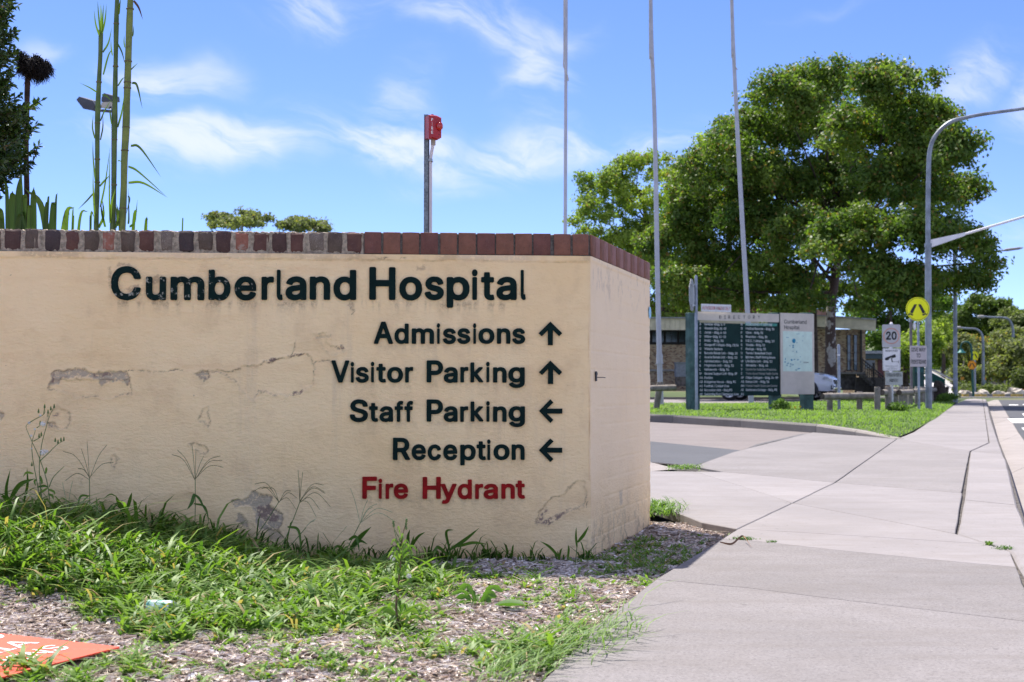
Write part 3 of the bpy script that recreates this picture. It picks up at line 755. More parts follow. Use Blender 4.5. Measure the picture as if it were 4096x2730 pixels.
for i, (a, b) in enumerate(new_px):
    s1, s0 = W(a * KX, 950)[0], W(b * KX, 950)[0]
    brick(wall, WP, s0, s1, ZC + .003, ZT - rnd.uniform(0, .001), BM['mar' if i % 3 else 'mar2'], .0007, .0025, out=.003)
NB = 16; pit = (SLEN - .012) / NB
for i in range(NB):
    s0 = .012 + i * pit
    brick(wall, SP_, s0 + .004, s0 + pit - .004, ZC + .003, ZT - rnd.uniform(0, .002), BM['pink' if i % 2 else 'mar'], .0008, .003, out=.003, deep=.2)
M_MORT = mat('lime_mortar', (.60, .50, .38), .9, noise_amt=.2, noise_scale=60, bump=1.0, bump_scale=150, dirt=((.2, .17, .14), 70, .58))
M_MORTG = mat('grey_mortar', (.24, .22, .19), .9, noise_amt=.2, noise_scale=80, bump=1.0, bump_scale=200, dirt=((.1, .09, .08), 90, .56))
def strip(name, place, s0, s1, step, out, mt, zt, jag=.003):
    n = int((s1 - s0) / step); m = MB(); vs = []
    for i in range(n + 1):
        s = s0 + (s1 - s0) * i / n
        o = out + (rnd.random() - .5) * jag; tz = zt + (rnd.random() - .6) * jag * 1.2
        vs += [place(s, ZC - .001, o + .001), place(s, (ZC + ZT) / 2, o + (rnd.random() - .5) * jag), place(s, tz - .004, o - .001), place(s, tz, -.02), place(s, tz, -.2)]
    fs = [(i * 5 + k, i * 5 + k + 1, i * 5 + 6 + k, i * 5 + 5 + k) for i in range(n) for k in range(4)]
    m.add(vs, fs).build(name, mt, wall, smooth=True)
sA = W(835.5 * KX, 950)[0]
strip('mortar', WP, sA, 3.34, .008, -.003, M_MORT, ZT - .002, .006)
strip('mortar', WP, .004, sA, .01, -.004, M_MORTG, ZT - .002, .002)
strip('mortar', SP_, .006, SLEN - .002, .01, -.004, M_MORTG, ZT - .002, .002)
# ================================================================== lettering
def load_font():
    for base in (bpy.utils.resource_path('LOCAL'), bpy.utils.resource_path('SYSTEM')):
        p = os.path.join(base, 'datafiles', 'fonts', 'Inter.woff2')
        if os.path.exists(p):
            try: return bpy.data.fonts.load(p)
            except Exception: pass
    return None
FONT = load_font()
def text_mesh(s, size=1.0, offset=0.0, res=4, spacing=1.0):
    cu = bpy.data.curves.new('lettering', 'FONT'); cu.body = s; cu.size = size; cu.offset = offset; cu.resolution_u = res
    cu.space_character = spacing
    if FONT: cu.font = FONT
    o = bpy.data.objects.new('lettering', cu)
    dg = bpy.context.evaluated_depsgraph_get()
    col.objects.link(o); dg.update()
    me = bpy.data.meshes.new_from_object(o.evaluated_get(dg))
    bpy.data.objects.remove(o); bpy.data.curves.remove(cu)
    co = np.empty(len(me.vertices) * 3, dtype=np.float32); me.vertices.foreach_get('co', co)
    return me, co.reshape(-1, 3)
_m, _c = text_mesh('H'); CAPH = _c[:, 1].max(); _m, _c = text_mesh('x'); XH = _c[:, 1].max()
_m, _c = text_mesh('l'); ASC = _c[:, 1].max()
def flat_text(s, parent, place, x, z, cap, mt, width=None, weight=.012, align='L', name='lettering', out=.002, spacing=1.0, res=2):
    """flat print: place(x, z, out) gives the world point; cap = capital height in metres"""
    me, co = text_mesh(s, 1.0, weight, res, spacing)
    if len(co) == 0: return None
    k = cap / CAPH; kx = k
    w0, w1 = co[:, 0].min(), co[:, 0].max()
    if width: kx = width / (w1 - w0)
    ax = {'L': w0, 'C': (w0 + w1) / 2, 'R': w1}[align]
    org = ORG[parent.name]
    V = [place(x + (a - ax) * kx, z + b * k, out) - org for a, b, _ in co.tolist()]
    me.vertices.foreach_set('co', np.array(V, dtype=np.float32).ravel()); me.materials.clear(); me.materials.append(mt)
    me.update()
    return link(name, me, parent)
def letter_mat(name, c, chip):
    m = bpy.data.materials.new(name); m.use_nodes = True; t = NT(m.node_tree)
    bs = m.node_tree.nodes['Principled BSDF']; g = t.n('ShaderNodeNewGeometry'); p = g.outputs['Position']
    sx = t.n('ShaderNodeSeparateXYZ'); t.put(sx.inputs[0], p)
    cc = t.mix(t.rng(t.noise(p, 18, 5, .6), .3, .7), c, tuple(q * 1.5 for q in c))
    # weathered most at the left-hand (oldest) word and along edges
    thr = t.rng(sx.outputs[0], -1.7, -.5, chip, .70)
    d = t.math('SUBTRACT', t.noise(p, 38, 8, .72), thr)
    cc = t.mix(t.rng(d, 0, .03, 0, .85), cc, (.33, .33, .28))
    t.put(bs.inputs['Base Color'], cc); bs.inputs['Roughness'].default_value = .65; bs.inputs['Specular IOR Level'].default_value = .10
    b = t.n('ShaderNodeBump'); b.inputs['Strength'].default_value = .5; b.inputs['Distance'].default_value = .003
    t.put(b.inputs['Height'], t.noise(p, 70, 5, .6)); t.put(bs.inputs['Normal'], b.outputs[0])
    return m
M_LGREEN = letter_mat('dark_green_letter_paint', (.002, .0115, .0105), .57)
M_LRED = letter_mat('dark_red_letter_paint', (.22, .008, .008), .66)

GL_CACHE = {}
def glyph_mesh(ch, w):
    """one glyph as a filled outline grown by w em, as thick cast letters are"""
    if ch in GL_CACHE: return GL_CACHE[ch]
    cu = bpy.data.curves.new('glyph', 'FONT'); cu.body = ch; cu.size = 1.0
    if FONT: cu.font = FONT
    o = bpy.data.objects.new('glyph', cu); col.objects.link(o)
    dg = bpy.context.evaluated_depsgraph_get(); dg.update()
    cv = o.evaluated_get(dg).to_curve(dg)
    loops = []
    for sp in cv.splines:
        pts = []
        bp = sp.bezier_points; n = len(bp)
        if n:
            for i in range(n):
                a, b = bp[i], bp[(i + 1) % n]
                for j in range(8):
                    t = j / 8; q = (1 - t)
                    p = a.co * q ** 3 + a.handle_right * 3 * q * q * t + b.handle_left * 3 * q * t * t + b.co * t ** 3
                    pts.append((p.x, p.y))
        else: pts = [(p.co.x, p.co.y) for p in sp.points]
        loops.append(pts)
    o.to_curve_clear(); bpy.data.objects.remove(o); bpy.data.curves.remove(cu)
    allp = np.array([p for l in loops for p in l]); st = .0075; pad = w + .03
    xs_ = np.arange(allp[:, 0].min() - pad, allp[:, 0].max() + pad, st); ys_ = np.arange(allp[:, 1].min() - pad, allp[:, 1].max() + pad, st)
    gx_, gy_ = np.meshgrid(xs_, ys_); D = np.full(gx_.shape, 1e9); Wn = np.zeros(gx_.shape, int)
    for l in loops:
        for (ax, ay), (bx, by) in zip(l, l[1:] + l[:1]):
            ex, ey = bx - ax, by - ay; L2 = ex * ex + ey * ey
            if L2 < 1e-12: continue
            tt = np.clip(((gx_ - ax) * ex + (gy_ - ay) * ey) / L2, 0, 1)
            D = np.minimum(D, np.hypot(gx_ - ax - tt * ex, gy_ - ay - tt * ey))
            side = ex * (gy_ - ay) - ey * (gx_ - ax)
            Wn += ((ay <= gy_) & (by > gy_) & (side > 0)).astype(int) - ((ay > gy_) & (by <= gy_) & (side < 0)).astype(int)
    f = np.where(Wn != 0, -D, D) - w
    # marching squares
    nr, nc = f.shape; segs = {}
    def ex_pt(r, c, horiz):
        a = f[r, c]; b = f[r, c + 1] if horiz else f[r + 1, c]; t = a / (a - b)
        return (xs_[c] + st * t, ys_[r]) if horiz else (xs_[c], ys_[r] + st * t)
    ins = f < 0
    code = ins[:-1, :-1] * 1 + ins[:-1, 1:] * 2 + ins[1:, 1:] * 4 + ins[1:, :-1] * 8
    T = {1: [(3, 0)], 2: [(0, 1)], 3: [(3, 1)], 4: [(1, 2)], 5: [(3, 2), (1, 0)], 6: [(0, 2)], 7: [(3, 2)], 8: [(2, 3)], 9: [(2, 0)], 10: [(0, 3), (2, 1)], 11: [(2, 1)], 12: [(1, 3)], 13: [(1, 0)], 14: [(0, 3)]}
    nxt = {}
    for r, c in zip(*np.nonzero((code > 0) & (code < 15))):
        ek = {0: (r, c, 1), 1: (r, c + 1, 0), 2: (r + 1, c, 1), 3: (r, c, 0)}
        for a, b in T[int(code[r, c])]: nxt[ek[a]] = ek[b]
    out = []
    while nxt:
        k0 = next(iter(nxt)); k = k0; lp = []
        while k in nxt:
            lp.append(ex_pt(*k)); k = nxt.pop(k)
        if len(lp) > 8: out.append(lp)
    def rdp(p, eps):
        if len(p) < 3: return p
        a, b = np.array(p[0]), np.array(p[-1]); q = np.array(p); d = b - a; L = np.hypot(*d)
        dist = np.abs((q[:, 0] - a[0]) * d[1] - (q[:, 1] - a[1]) * d[0]) / L if L > 1e-9 else np.hypot(*(q - a).T)
        i = int(dist.argmax())
        return rdp(p[:i + 1], eps)[:-1] + rdp(p[i:], eps) if dist[i] > eps else [p[0], p[-1]]
    c2 = bpy.data.curves.new('glyph', 'CURVE'); c2.dimensions = '2D'; c2.fill_mode = 'BOTH'
    for lp in out:
        h = len(lp) // 2; q = rdp(lp[:h + 1], .0011)[:-1] + rdp(lp[h:] + lp[:1], .0011)[:-1]
        sp = c2.splines.new('POLY'); sp.points.add(len(q) - 1); sp.use_cyclic_u = True
        sp.points.foreach_set('co', np.array([(x, y, 0, 1) for x, y in q], dtype=np.float32).ravel())
    o2 = bpy.data.objects.new('glyph', c2); col.objects.link(o2); dg = bpy.context.evaluated_depsgraph_get(); dg.update()
    me = bpy.data.meshes.new_from_object(o2.evaluated_get(dg)); bpy.data.objects.remove(o2); bpy.data.curves.remove(c2)
    GL_CACHE[ch] = me
    return me
def raised(ch, u0, u1, vb, cap_px, low_px, mt, parent, weight=.025):
    me = glyph_mesh(ch, weight).copy()
    (sL, zb), (sR, _) = W(u0, vb), W(u1, vb)
    pxm = sc(6.4); caps = ch.isupper()
    k = (cap_px / (CAPH + 2 * weight) if caps else low_px / (XH + 2 * weight)) / pxm
    xs_ = [v.co.x for v in me.vertices]; w0, w1 = min(xs_), max(xs_)
    bm = bmesh.new(); bm.from_mesh(me)
    bmesh.ops.remove_doubles(bm, verts=bm.verts, dist=1e-5)
    tx, tz = rnd.uniform(-.0008, .0008), rnd.uniform(-.0008, .0008)
    for v in bm.verts:
        s = sL + (sR - sL) * (v.co.x - w0) / (w1 - w0)
        v.co = WP(s + tx + (rnd.random() - .5) * .0007, zb + tz + (v.co.y + weight) * k + (rnd.random() - .5) * .0007, .008) - ORG[parent.name]
    r = bmesh.ops.extrude_face_region(bm, geom=bm.faces[:])
    for e in r['geom']:
        if isinstance(e, bmesh.types.BMVert): e.co += FN * .006 * -1 - FN * .008
    bmesh.ops.recalc_face_normals(bm, faces=bm.faces)
    bm.to_mesh(me); bm.free(); me.materials.clear(); me.materials.append(mt)
    o = link('letter', me, parent)
    if mt == M_LRED: o['label'] = 'dark red raised letter'
    return o
z1 = lambda x: 300 + x / 1.96
z2 = lambda x: 1300 + x / 1.568
z5 = lambda x: 1000 + x / 1.5687
LET = []
def line(chars, boxes, fx, vb, cap, low, mt):
    for c, (a, b) in zip(chars, boxes): LET.append((c, fx(a), fx(b), vb, cap, low, mt))
line('Cumberlan', [(283, 515), (555, 712), (750, 1015), (1048, 1220), (1252, 1422), (1462, 1558), (1582, 1627), (1650, 1814), (1840, 2000)], z1, 1201, 132, 93, M_LGREEN)
line('dHospital', [(52, 195), (278, 443), (465, 608), (625, 745), (762, 905), (922, 957), (978, 1062), (1075, 1202), (1226, 1257)], z2, 1201, 132, 93, M_LGREEN)
line('Admissions', [(307, 427), (436, 525), (543, 683), (702, 722), (738, 820), (830, 912), (928, 948), (962, 1062), (1078, 1162), (1175, 1255)], z2, 1376, 89, 62, M_LGREEN)
line('Visitor', [(40, 152), (160, 182), (193, 275), (288, 310), (322, 382), (388, 488), (503, 553)], z2, 1531, 89, 62, M_LGREEN)
for vb in (1531, 1688):
    line('Parking', [(637, 740), (745, 832), (848, 898), (912, 992), (1010, 1032), (1053, 1138), (1150, 1253)], z2, vb, 89, 62, M_LGREEN)
line('Staff', [(155, 270), (275, 332), (342, 427), (437, 492), (498, 553)], z2, 1688, 89, 62, M_LGREEN)
line('Reception', [(425, 533), (543, 632), (645, 728), (742, 830), (848, 945), (950, 1008), (1017, 1038), (1057, 1157), (1170, 1252)], z2, 1841, 89, 62, M_LGREEN)
line('Fire', [(703, 795), (805, 828), (850, 899), (902, 992)], z5, 1996, 88, 60, M_LRED)
line('Hydrant', [(1083, 1197), (1197, 1297), (1302, 1392), (1412, 1462), (1465, 1555), (1577, 1662), (1665, 1724)], z5, 1996, 88, 60, M_LRED)
for a in LET: raised(*a, wall)
def arrow(cx, cy, hw, ang):
    k = hw; w_ = .21
    pts = [(0, 1), (1, .02), (.74, -.24), (w_, .30 - .0), (w_, -1), (-w_, -1), (-w_, .30), (-.74, -.24), (-1, .02)]
    s0, z0 = W(cx, cy); r = k / sc(6.45); ca, sa = math.cos(ang), math.sin(ang)
    out = []
    for x, y in pts:
        xr, yr = x * ca - y * sa, x * sa + y * ca
        out.append(WP(s0 - xr * r, z0 + yr * r, .009) + Vector((rnd.uniform(-1, 1), 0, rnd.uniform(-1, 1))) * .0008)
    m = MB(); m.prism(out, -.012, FN); return m.build('arrow', M_LGREEN, wall)
arrow(z2(1413), 900 + 682 / 1.568, 47, 0); arrow(z2(1414), 900 + 926 / 1.568, 47, 0)
arrow(z2(1414), 900 + 1169 / 1.568, 47, math.pi / 2); arrow(z2(1414), 900 + 1414 / 1.568, 47, math.pi / 2)
# steel hook on the side face, small round sticker at its far edge
M_STEEL = mat('galvanised_steel', (.42, .44, .46), .45, .85, noise_amt=.15, noise_scale=25)
M_DKST = mat('dark_fitting', (.10, .10, .11), .5, .6)
sh = WS(2380, 1506); hk = MB()
hk.box(SP_(sh[0], sh[1], .004), (.006, .022, .045), math.atan2(SD.x, -SD.y) * -1); hk.tube([SP_(sh[0], sh[1] - .005, 0), SP_(sh[0] + .02, sh[1] - .005, .035), SP_(sh[0] + .02, sh[1] - .007, .045)], .0018, 6)
hk.tube([SP_(sh[0], sh[1] + .012, 0), SP_(sh[0], sh[1] + .012, .012)], .006, 8); hk.build('hook', M_DKST, wall)
st = WS(2596, 1252); m = MB(); m.prism([SP_(st[0] + .034 * math.cos(a), st[1] + .034 * math.sin(a), .0065) for a in [i * math.pi / 8 for i in range(16)]], -.002, SN)
m.build('sticker', mat('sky_blue_sticker', (.25, .55, .78), .4, noise_scale=40, noise_amt=.2), wall)
# ================================================================== mulch, grass and weeds in front of the wall
def proj(p):
    """photo pixel of world points (n,3)"""
    q = np.asarray(p, float) - np.array(EYE)
    f = q[:, 1] * CP + q[:, 2] * SP; up = -q[:, 1] * SP + q[:, 2] * CP
    return 2048 + F * q[:, 0] / f, 1365 - F * up / f
def in_poly(x, y, poly):
    ins = np.zeros(len(x), bool); n = len(poly)
    for i in range(n):
        ax, ay = poly[i]; bx, by = poly[(i + 1) % n]
        ins ^= ((ay > y) != (by > y)) & (x < (bx - ax) * (y - ay) / (by - ay + 1e-12) + ax)
    return ins
edge = [G(*q) for q in [(2030, 2870), (2160, 2730), (2385, 2507), (2500, 2412), (2622, 2318), (2705, 2266), (2889, 2155), (2947, 2117), (2803, 2090), (2730, 2061), (2600, 2018), (2450, 1995)]]
BED = [(p.x, p.y) for p in edge] + [(C1.x, C1.y), (C0.x, C0.y), (WP(3.35, 0).x, WP(3.35, 0).y), (-4.5, 5.9), (-4.5, 2.6), (edge[0].x, 2.6)]
def bed_z(x, y):
    x = np.asarray(x, float); y = np.asarray(y, float)
    return (fbm(x * 1.6, y * 1.6, 50, 3) - .5) * .035 + (fbm(x * 9, y * 9, 51, 3) - .5) * .012 + .115 * sstep(-x, .5, 2.0) * sstep(y, 4.5, 5.6)
bx, by = np.meshgrid(np.linspace(-5, 2.2, 200), np.linspace(2.2, 8.4, 170))
bz = bed_z(bx, by)
keep = sdf_poly(bx, by, BED)
bz = bz - .09 * sstep(keep, .10, .22)
bed = link('mulch_bed', np_mesh('mulch_bed', np.stack([bx, by, bz], -1).reshape(-1, 3), grid_faces(170, 200), M_MULCHB, True)); tag(bed, kind='structure')

def tint_mat(name, stops, rough=.9, bump=0):
    m = bpy.data.materials.new(name); m.use_nodes = True; t = NT(m.node_tree); bs = m.node_tree.nodes['Principled BSDF']
    at = t.n('ShaderNodeAttribute', attribute_name='tint'); g = t.n('ShaderNodeNewGeometry')
    c = t.ramp(at.outputs['Fac'], stops)
    c = t.mix(t.rng(t.noise(g.outputs['Position'], 180, 3, .6), .4, .7, 0, .22), c, t.mix(1.0, c, (.5, .46, .42), 'MULTIPLY'))
    t.put(bs.inputs['Base Color'], c); bs.inputs['Roughness'].default_value = rough; bs.inputs['Specular IOR Level'].default_value = .2
    return m
M_CHIP = tint_mat('weathered_wood_chip', [(0, (.12, .085, .06)), (.15, (.42, .33, .26)), (.45, (.68, .58, .51)), (.8, (.82, .75, .70)), (1, (.92, .88, .85))])
# chips: slivers lying at all angles
n = 52000
cx = rng.uniform(-2.4, 1.5, n * 3); cy = rng.uniform(3.3, 8.1, n * 3)
ok = in_poly(cx, cy, BED) & (rng.random(len(cx)) < np.clip(1.15 - .13 * (cy - 3.6), .3, 1))
uvx, uvy = proj(np.stack([cx, cy, np.zeros_like(cx)], -1)); ok &= (uvx > -250) & (uvx < 3100)
cx, cy = cx[ok][:n], cy[ok][:n]; n = len(cx)
L = rng.gamma(3.0, .0055, n) + .006; Wd = L * rng.uniform(.16, .5, n); Wd = np.minimum(Wd, .012); Th = Wd * rng.uniform(.25, .5, n)
ang = rng.uniform(0, np.pi, n) * .75 + .3 * rng.normal(0, 1, n); tilt = rng.normal(0, .15, n); roll = rng.normal(0, .28, n)
ax = np.stack([np.cos(ang) * np.cos(tilt), np.sin(ang) * np.cos(tilt), np.sin(tilt)], -1)
sd = np.cross(ax, [0, 0, 1.0]); sd /= np.linalg.norm(sd, axis=1)[:, None]; up = np.cross(sd, ax)
s2 = sd * np.cos(roll)[:, None] + up * np.sin(roll)[:, None]; u2 = np.cross(s2, ax) * -1
c = np.stack([cx, cy, bed_z(cx, cy) + Th * .5 + rng.random(n) * .009], -1)
corn = []
for a, b, k in ((-1, -1, -1), (1, -.7, -1), (1, .8, -1), (-1, 1, -1), (-.9, -.8, 1), (.9, -.6, 1), (.95, .6, 1), (-.9, .9, 1)):
    corn.append(c + ax * (L / 2 * a)[:, None] + s2 * (Wd / 2 * b)[:, None] + u2 * (Th / 2 * k)[:, None])
V = np.stack(corn, 1).reshape(-1, 3); base = (np.arange(n) * 8)[:, None]
fq = np.concatenate([base + np.array(f) for f in ((4, 5, 6, 7), (0, 1, 5, 4), (1, 2, 6, 5), (2, 3, 7, 6), (3, 0, 4, 7))])
tn = np.clip(rng.normal(.62, .24, n), 0, 1)
chips = link('wood_chip_mulch', np_mesh('wood_chip_mulch', V, fq, M_CHIP, attrs={'tint': np.repeat(tn, 8)})); tag(chips, kind='stuff')

PROF = np.array([.55, 1.0, .85, .0]); TS = np.array([0, .3, .65, 1.0])
def blade_arrays(base, dirs, h, lean, w, fold=.0, prof=PROF, twist=None):
    """lanceolate leaves: base (n,3), dirs (n,2) bending direction, height, outward reach, width"""
    n = len(base); d3 = np.concatenate([dirs, np.zeros((n, 1))], 1); sd = np.stack([-dirs[:, 1], dirs[:, 0], np.zeros(n)], -1)
    if twist is not None: sd = sd * np.cos(twist)[:, None] + d3 * np.sin(twist)[:, None]
    out = []
    for i, tt in enumerate(TS):
        rise = h * (tt - fold * tt ** 2.2)
        p = base + d3 * (lean * tt ** 1.7)[:, None]; p[:, 2] += rise
        if i < 3: out += [p - sd * (w * prof[i] / 2)[:, None], p + sd * (w * prof[i] / 2)[:, None]]
        else: out.append(p)
    return np.stack(out, 1).reshape(-1, 3)
def blade_obj(name, parts, mt, parent=None):
    """parts: list of (vertex array, tint per blade)"""
    V = np.concatenate([p[0] for p in parts]); tn = np.concatenate([p[1] for p in parts]); n = len(V) // 7
    b = (np.arange(n) * 7)[:, None]
    q = np.concatenate([b + np.array((0, 1, 3, 2)), b + np.array((2, 3, 5, 4))]); tr = b + np.array((4, 5, 6))
    org = np.array(ORG[parent.name]) if parent is not None else 0
    return link(name, np_mesh(name, V - org, [q, tr], mt, True, attrs={'tint': np.repeat(tn, 7)}), parent)
def udir(n, a=None):
    a = rng.uniform(0, 2 * np.pi, n) if a is None else a
    return np.stack([np.cos(a), np.sin(a)], -1)
M_WEED = leaf_mat('summer_grass_leaf', (.06, .145, .028), (.22, .34, .065), .38, .5, .3, warm=(.40, .31, .16))
M_DARKLEAF = leaf_mat('broad_grass_leaf', (.045, .115, .022), (.12, .22, .04), .38, .5, .3)
# density of the grass over the bed, given in photo pixels
DENSE = [(-300, 2030), (200, 2095), (700, 2165), (1100, 2235), (1500, 2262), (1800, 2280), (1960, 2310), (1760, 2390), (1520, 2450), (1450, 2520), (1250, 2560), (1000, 2570), (720, 2590), (560, 2560), (430, 2490), (300, 2455), (-300, 2410)]
def density(x, y):
    u, v = proj(np.stack([x, y, np.zeros_like(x)], -1))
    uw = u + (fbm(x * 5, y * 5, 60, 3) - .5) * 260; vw = v + (fbm(x * 5, y * 5, 61, 3) - .5) * 150
    d = sstep(-sdf_poly(uw, vw, DENSE), -30, 55) * 1.0
    def blob(cu, cv, ru, rv, k): return k * np.exp(-(((uw - cu) / ru) ** 2 + ((vw - cv) / rv) ** 2))
    for b in ((100, 2720, 330, 60, .9), (560, 2690, 200, 55, .6), (900, 2700, 230, 50, .35), (1300, 2690, 250, 70, .45), (2150, 2640, 170, 85, .95), (2330, 2540, 110, 60, .6), (1900, 2660, 180, 60, .55),
              (1680, 2600, 150, 60, .35), (1620, 2520, 120, 60, .7), (2100, 2330, 220, 40, .35), (2600, 2240, 170, 60, .35), (2450, 2280, 150, 60, .3), (2680, 2040, 70, 30, 1.0), (2250, 2420, 120, 40, .3), (2500, 2330, 130, 40, .25)):
        d = np.maximum(d, blob(*b))
    d *= 1 - .95 * sstep(-sdf_poly(u, v, [(-300, 2480), (500, 2585), (300, 2640), (-300, 2760)]), -10, 10)
    return np.clip(d + .03, 0, 1)
N = 60000
x = rng.uniform(-3.0, 1.5, N); y = rng.uniform(3.3, 7.6, N)
d = density(x, y); ok = in_poly(x, y, BED) & (rng.random(N) < d * .25); x, y, d = x[ok], y[ok], d[ok]
wd = (C0.x - x) * FN.x + (C0.y - y) * FN.y; wd = -wd     # distance in front of the wall plane (m)
parts = []; dark = []
nc = len(x); K = 9
bxs = np.repeat(x, K) + rng.normal(0, .012, nc * K); bys = np.repeat(y, K) + rng.normal(0, .012, nc * K); dd = np.repeat(d, K)
m_ = nc * K
hh = rng.gamma(5, .0085, m_) + .014; hh *= (.50 + .62 * dd) * (1 + 1.25 * sstep(-bxs, .7, 2.2) * sstep(bys, 4.6, 5.8))
ln = hh * rng.uniform(.35, 1.7, m_); ww = rng.uniform(.0065, .0155, m_) * (.8 + .3 * dd)
base = np.stack([bxs, bys, bed_z(bxs, bys) + rng.random(m_) * .35 * hh * dd], -1)
clt = np.repeat(np.clip(rng.normal(.5, .25, nc), 0, 1), K)
tint = np.clip(clt * .6 + rng.normal(.22, .20, m_), 0, .92); tint = np.where(rng.random(m_) < .075, .99, tint)
parts.append((blade_arrays(base, udir(m_), hh, ln, ww, fold=.45, twist=rng.normal(0, .5, m_)), tint))
print('grass blades', m_)
blade_obj('grass', parts, M_WEED).__setitem__('kind', 'stuff')
# taller dark blades rooted against the foot of the wall
n = 2300
s = rng.uniform(-.02, 3.3, n); s = np.where(rng.random(n) < .14, rng.uniform(-.02, 1.0, n), s)
o = rng.gamma(2, .035, n) + .01
wgt = np.interp(s, [0, .3, .9, 1.6, 2.1, 3.3], [.12, .14, .16, .20, .22, .26]) * (.55 + .9 * (fbm(s * 3.0, s * 0, 66, 3) - .3)); ok = rng.random(n) < wgt; s, o = s[ok], o[ok]; n = len(s)
K = 4; s = np.repeat(s, K) + rng.normal(0, .01, n * K); o = np.repeat(o, K); n *= K
base = np.array(C0)[None] + s[:, None] * np.array(FD)[None] + o[:, None] * np.array(FN)[None]; base[:, 2] = bed_z(base[:, 0], base[:, 1])
hh = rng.gamma(3, .030, n) + .03; hh *= np.interp(s, [0, 1.3, 2.2, 3.3], [.60, .95, 1.3, 1.7]); dr = udir(n); dr[:, 1] = -np.abs(dr[:, 1]) * .6
blade_obj('wall_foot_grass', [(blade_arrays(base, dr, hh, hh * rng.uniform(.2, 1.0, n), rng.uniform(.008, .018, n), fold=.4), np.clip(rng.normal(.4, .25, n), 0, 1))], M_DARKLEAF).__setitem__('kind', 'stuff')
# dry straw lying on the mulch
n = 2600
x = rng.uniform(-2.4, 1.3, n * 2); y = rng.uniform(3.4, 7.4, n * 2); ok = in_poly(x, y, BED); x, y = x[ok][:n], y[ok][:n]; n = len(x)
hh = rng.uniform(.001, .012, n); ln = rng.gamma(3, .022, n) + .02
base = np.stack([x, y, bed_z(x, y) + .014 + rng.random(n) * .01], -1)
M_STRAW = tint_mat('dry_straw', [(0, (.28, .22, .15)), (1, (.62, .56, .46))])
blade_obj('straw', [(blade_arrays(base, udir(n), hh, ln, rng.uniform(.0015, .003, n), fold=.5), rng.random(n))], M_STRAW).__setitem__('kind', 'stuff')

# ------------------------------------------------------------------ individual plants by the wall
M_STEM = mat('green_stem', (.10, .17, .05), .6, noise_amt=.15)
M_SPIKE = mat('seed_spike', (.10, .115, .045), .8, noise_amt=.2, noise_scale=90, color2=(.17, .15, .07))
M_SPIKEL = mat('pale_seed_spike', (.34, .36, .20), .8, noise_amt=.2, noise_scale=90)
M_FLUFF = mat('white_seed_fluff', (.80, .80, .78), .9, noise_amt=.04)
M_BUD = mat('green_flower_bud', (.13, .20, .06), .6, noise_amt=.2, noise_scale=80)
M_BUDT = mat('yellow_bud_tip', (.55, .38, .06), .7)
def curve3(pts, n=8):
    """Catmull-Rom through 3-D points"""
    P_ = [Vector(p) for p in pts]; P_ = [P_[0] * 2 - P_[1]] + P_ + [P_[-1] * 2 - P_[-2]]; out = []
    for i in range(1, len(P_) - 2):
        a, b, c, d = P_[i - 1:i + 3]
        for j in range(n):
            t = j / n
            out.append(.5 * (2 * b + (c - a) * t + (2 * a - 5 * b + 4 * c - d) * t * t + (3 * b - a - 3 * c + d) * t ** 3))
    out.append(P_[-2]); return out
def spike_plant(label, base, joint, rays, d=6.18, spm=M_SPIKE, bend=.25, stem_r=.0016, leaves=()):
    b = P(*base, d); b.z = float(bed_z(b.x, b.y)); j = P(*joint, d)
    root = thing('crowfoot_grass', label, 'grass plant', b, 'tall grasses standing against the wall')
    MB().tube(curve3([b, b.lerp(j, .5) + Vector((.004, 0, .0)), j], 5), stem_r, 6).build('stem', M_STEM, root, True)
    for (u, v) in rays:
        e = P(u, v, d + rnd.uniform(-.06, .05)); mid = j.lerp(e, .5) + Vector((0, 0, abs(e.x - j.x) * bend + .004))
        pts = curve3([j + Vector((0, 0, rnd.uniform(-.004, .008))), mid, e], 9); m = MB(); m.tube(pts, [.0010] * (len(pts) - 1) + [.0004], 4)
        for k in range(3, len(pts) - 1):
            for sgn in (-1, 1):
                p = pts[k].lerp(pts[k - 1], rnd.random()); dr = (pts[k + 1] - pts[k]).normalized()
                m.tube([p, p + dr * .0045 + Vector((0, 0, sgn * .0016))], [.0011, .0003], 3, caps=False)
        m.build('seed_spike', spm, root)
    for (u0, v0, um, vm, u1, v1, wd_) in leaves: strap(root, [P(u0, v0, d), P(um, vm, d - .02), P(u1, v1, d - .04)], wd_)
    return root
def strap(root, pts, width, mt=None, name='leaf', prof=(.5, .9, 1, .85, .5, .02), side=None):
    """a folded strap leaf along a curve"""
    c = curve3(pts, 6); n = len(c); vs = []
    for i, p in enumerate(c):
        t = (c[min(i + 1, n - 1)] - c[max(i - 1, 0)]).normalized()
        sdv = t.cross(Vector((0, 1, 0))) if side is None else Vector(side)
        if sdv.length < .1: sdv = Vector((1, 0, 0))
        sdv = sdv.normalized(); w_ = np.interp(i / (n - 1), np.linspace(0, 1, len(prof)), prof) * width / 2
        vs += [p - sdv * w_ + Vector((0, -.12 * w_, 0)), p + Vector((0, w_ * .35, 0)), p + sdv * w_ + Vector((0, -.12 * w_, 0))]
    fs = []
    for i in range(n - 1): fs += [(i * 3, i * 3 + 1, i * 3 + 4, i * 3 + 3), (i * 3 + 1, i * 3 + 2, i * 3 + 5, i * 3 + 4)]
    org = np.array(ORG[root.name]); V = np.array([list(p) for p in vs])
    me = np_mesh(name, V - org, np.array(fs), mt or M_DARKLEAF, True, attrs={'tint': np.full(len(V), rnd.uniform(.1, .8))})
    return link(name, me, root)
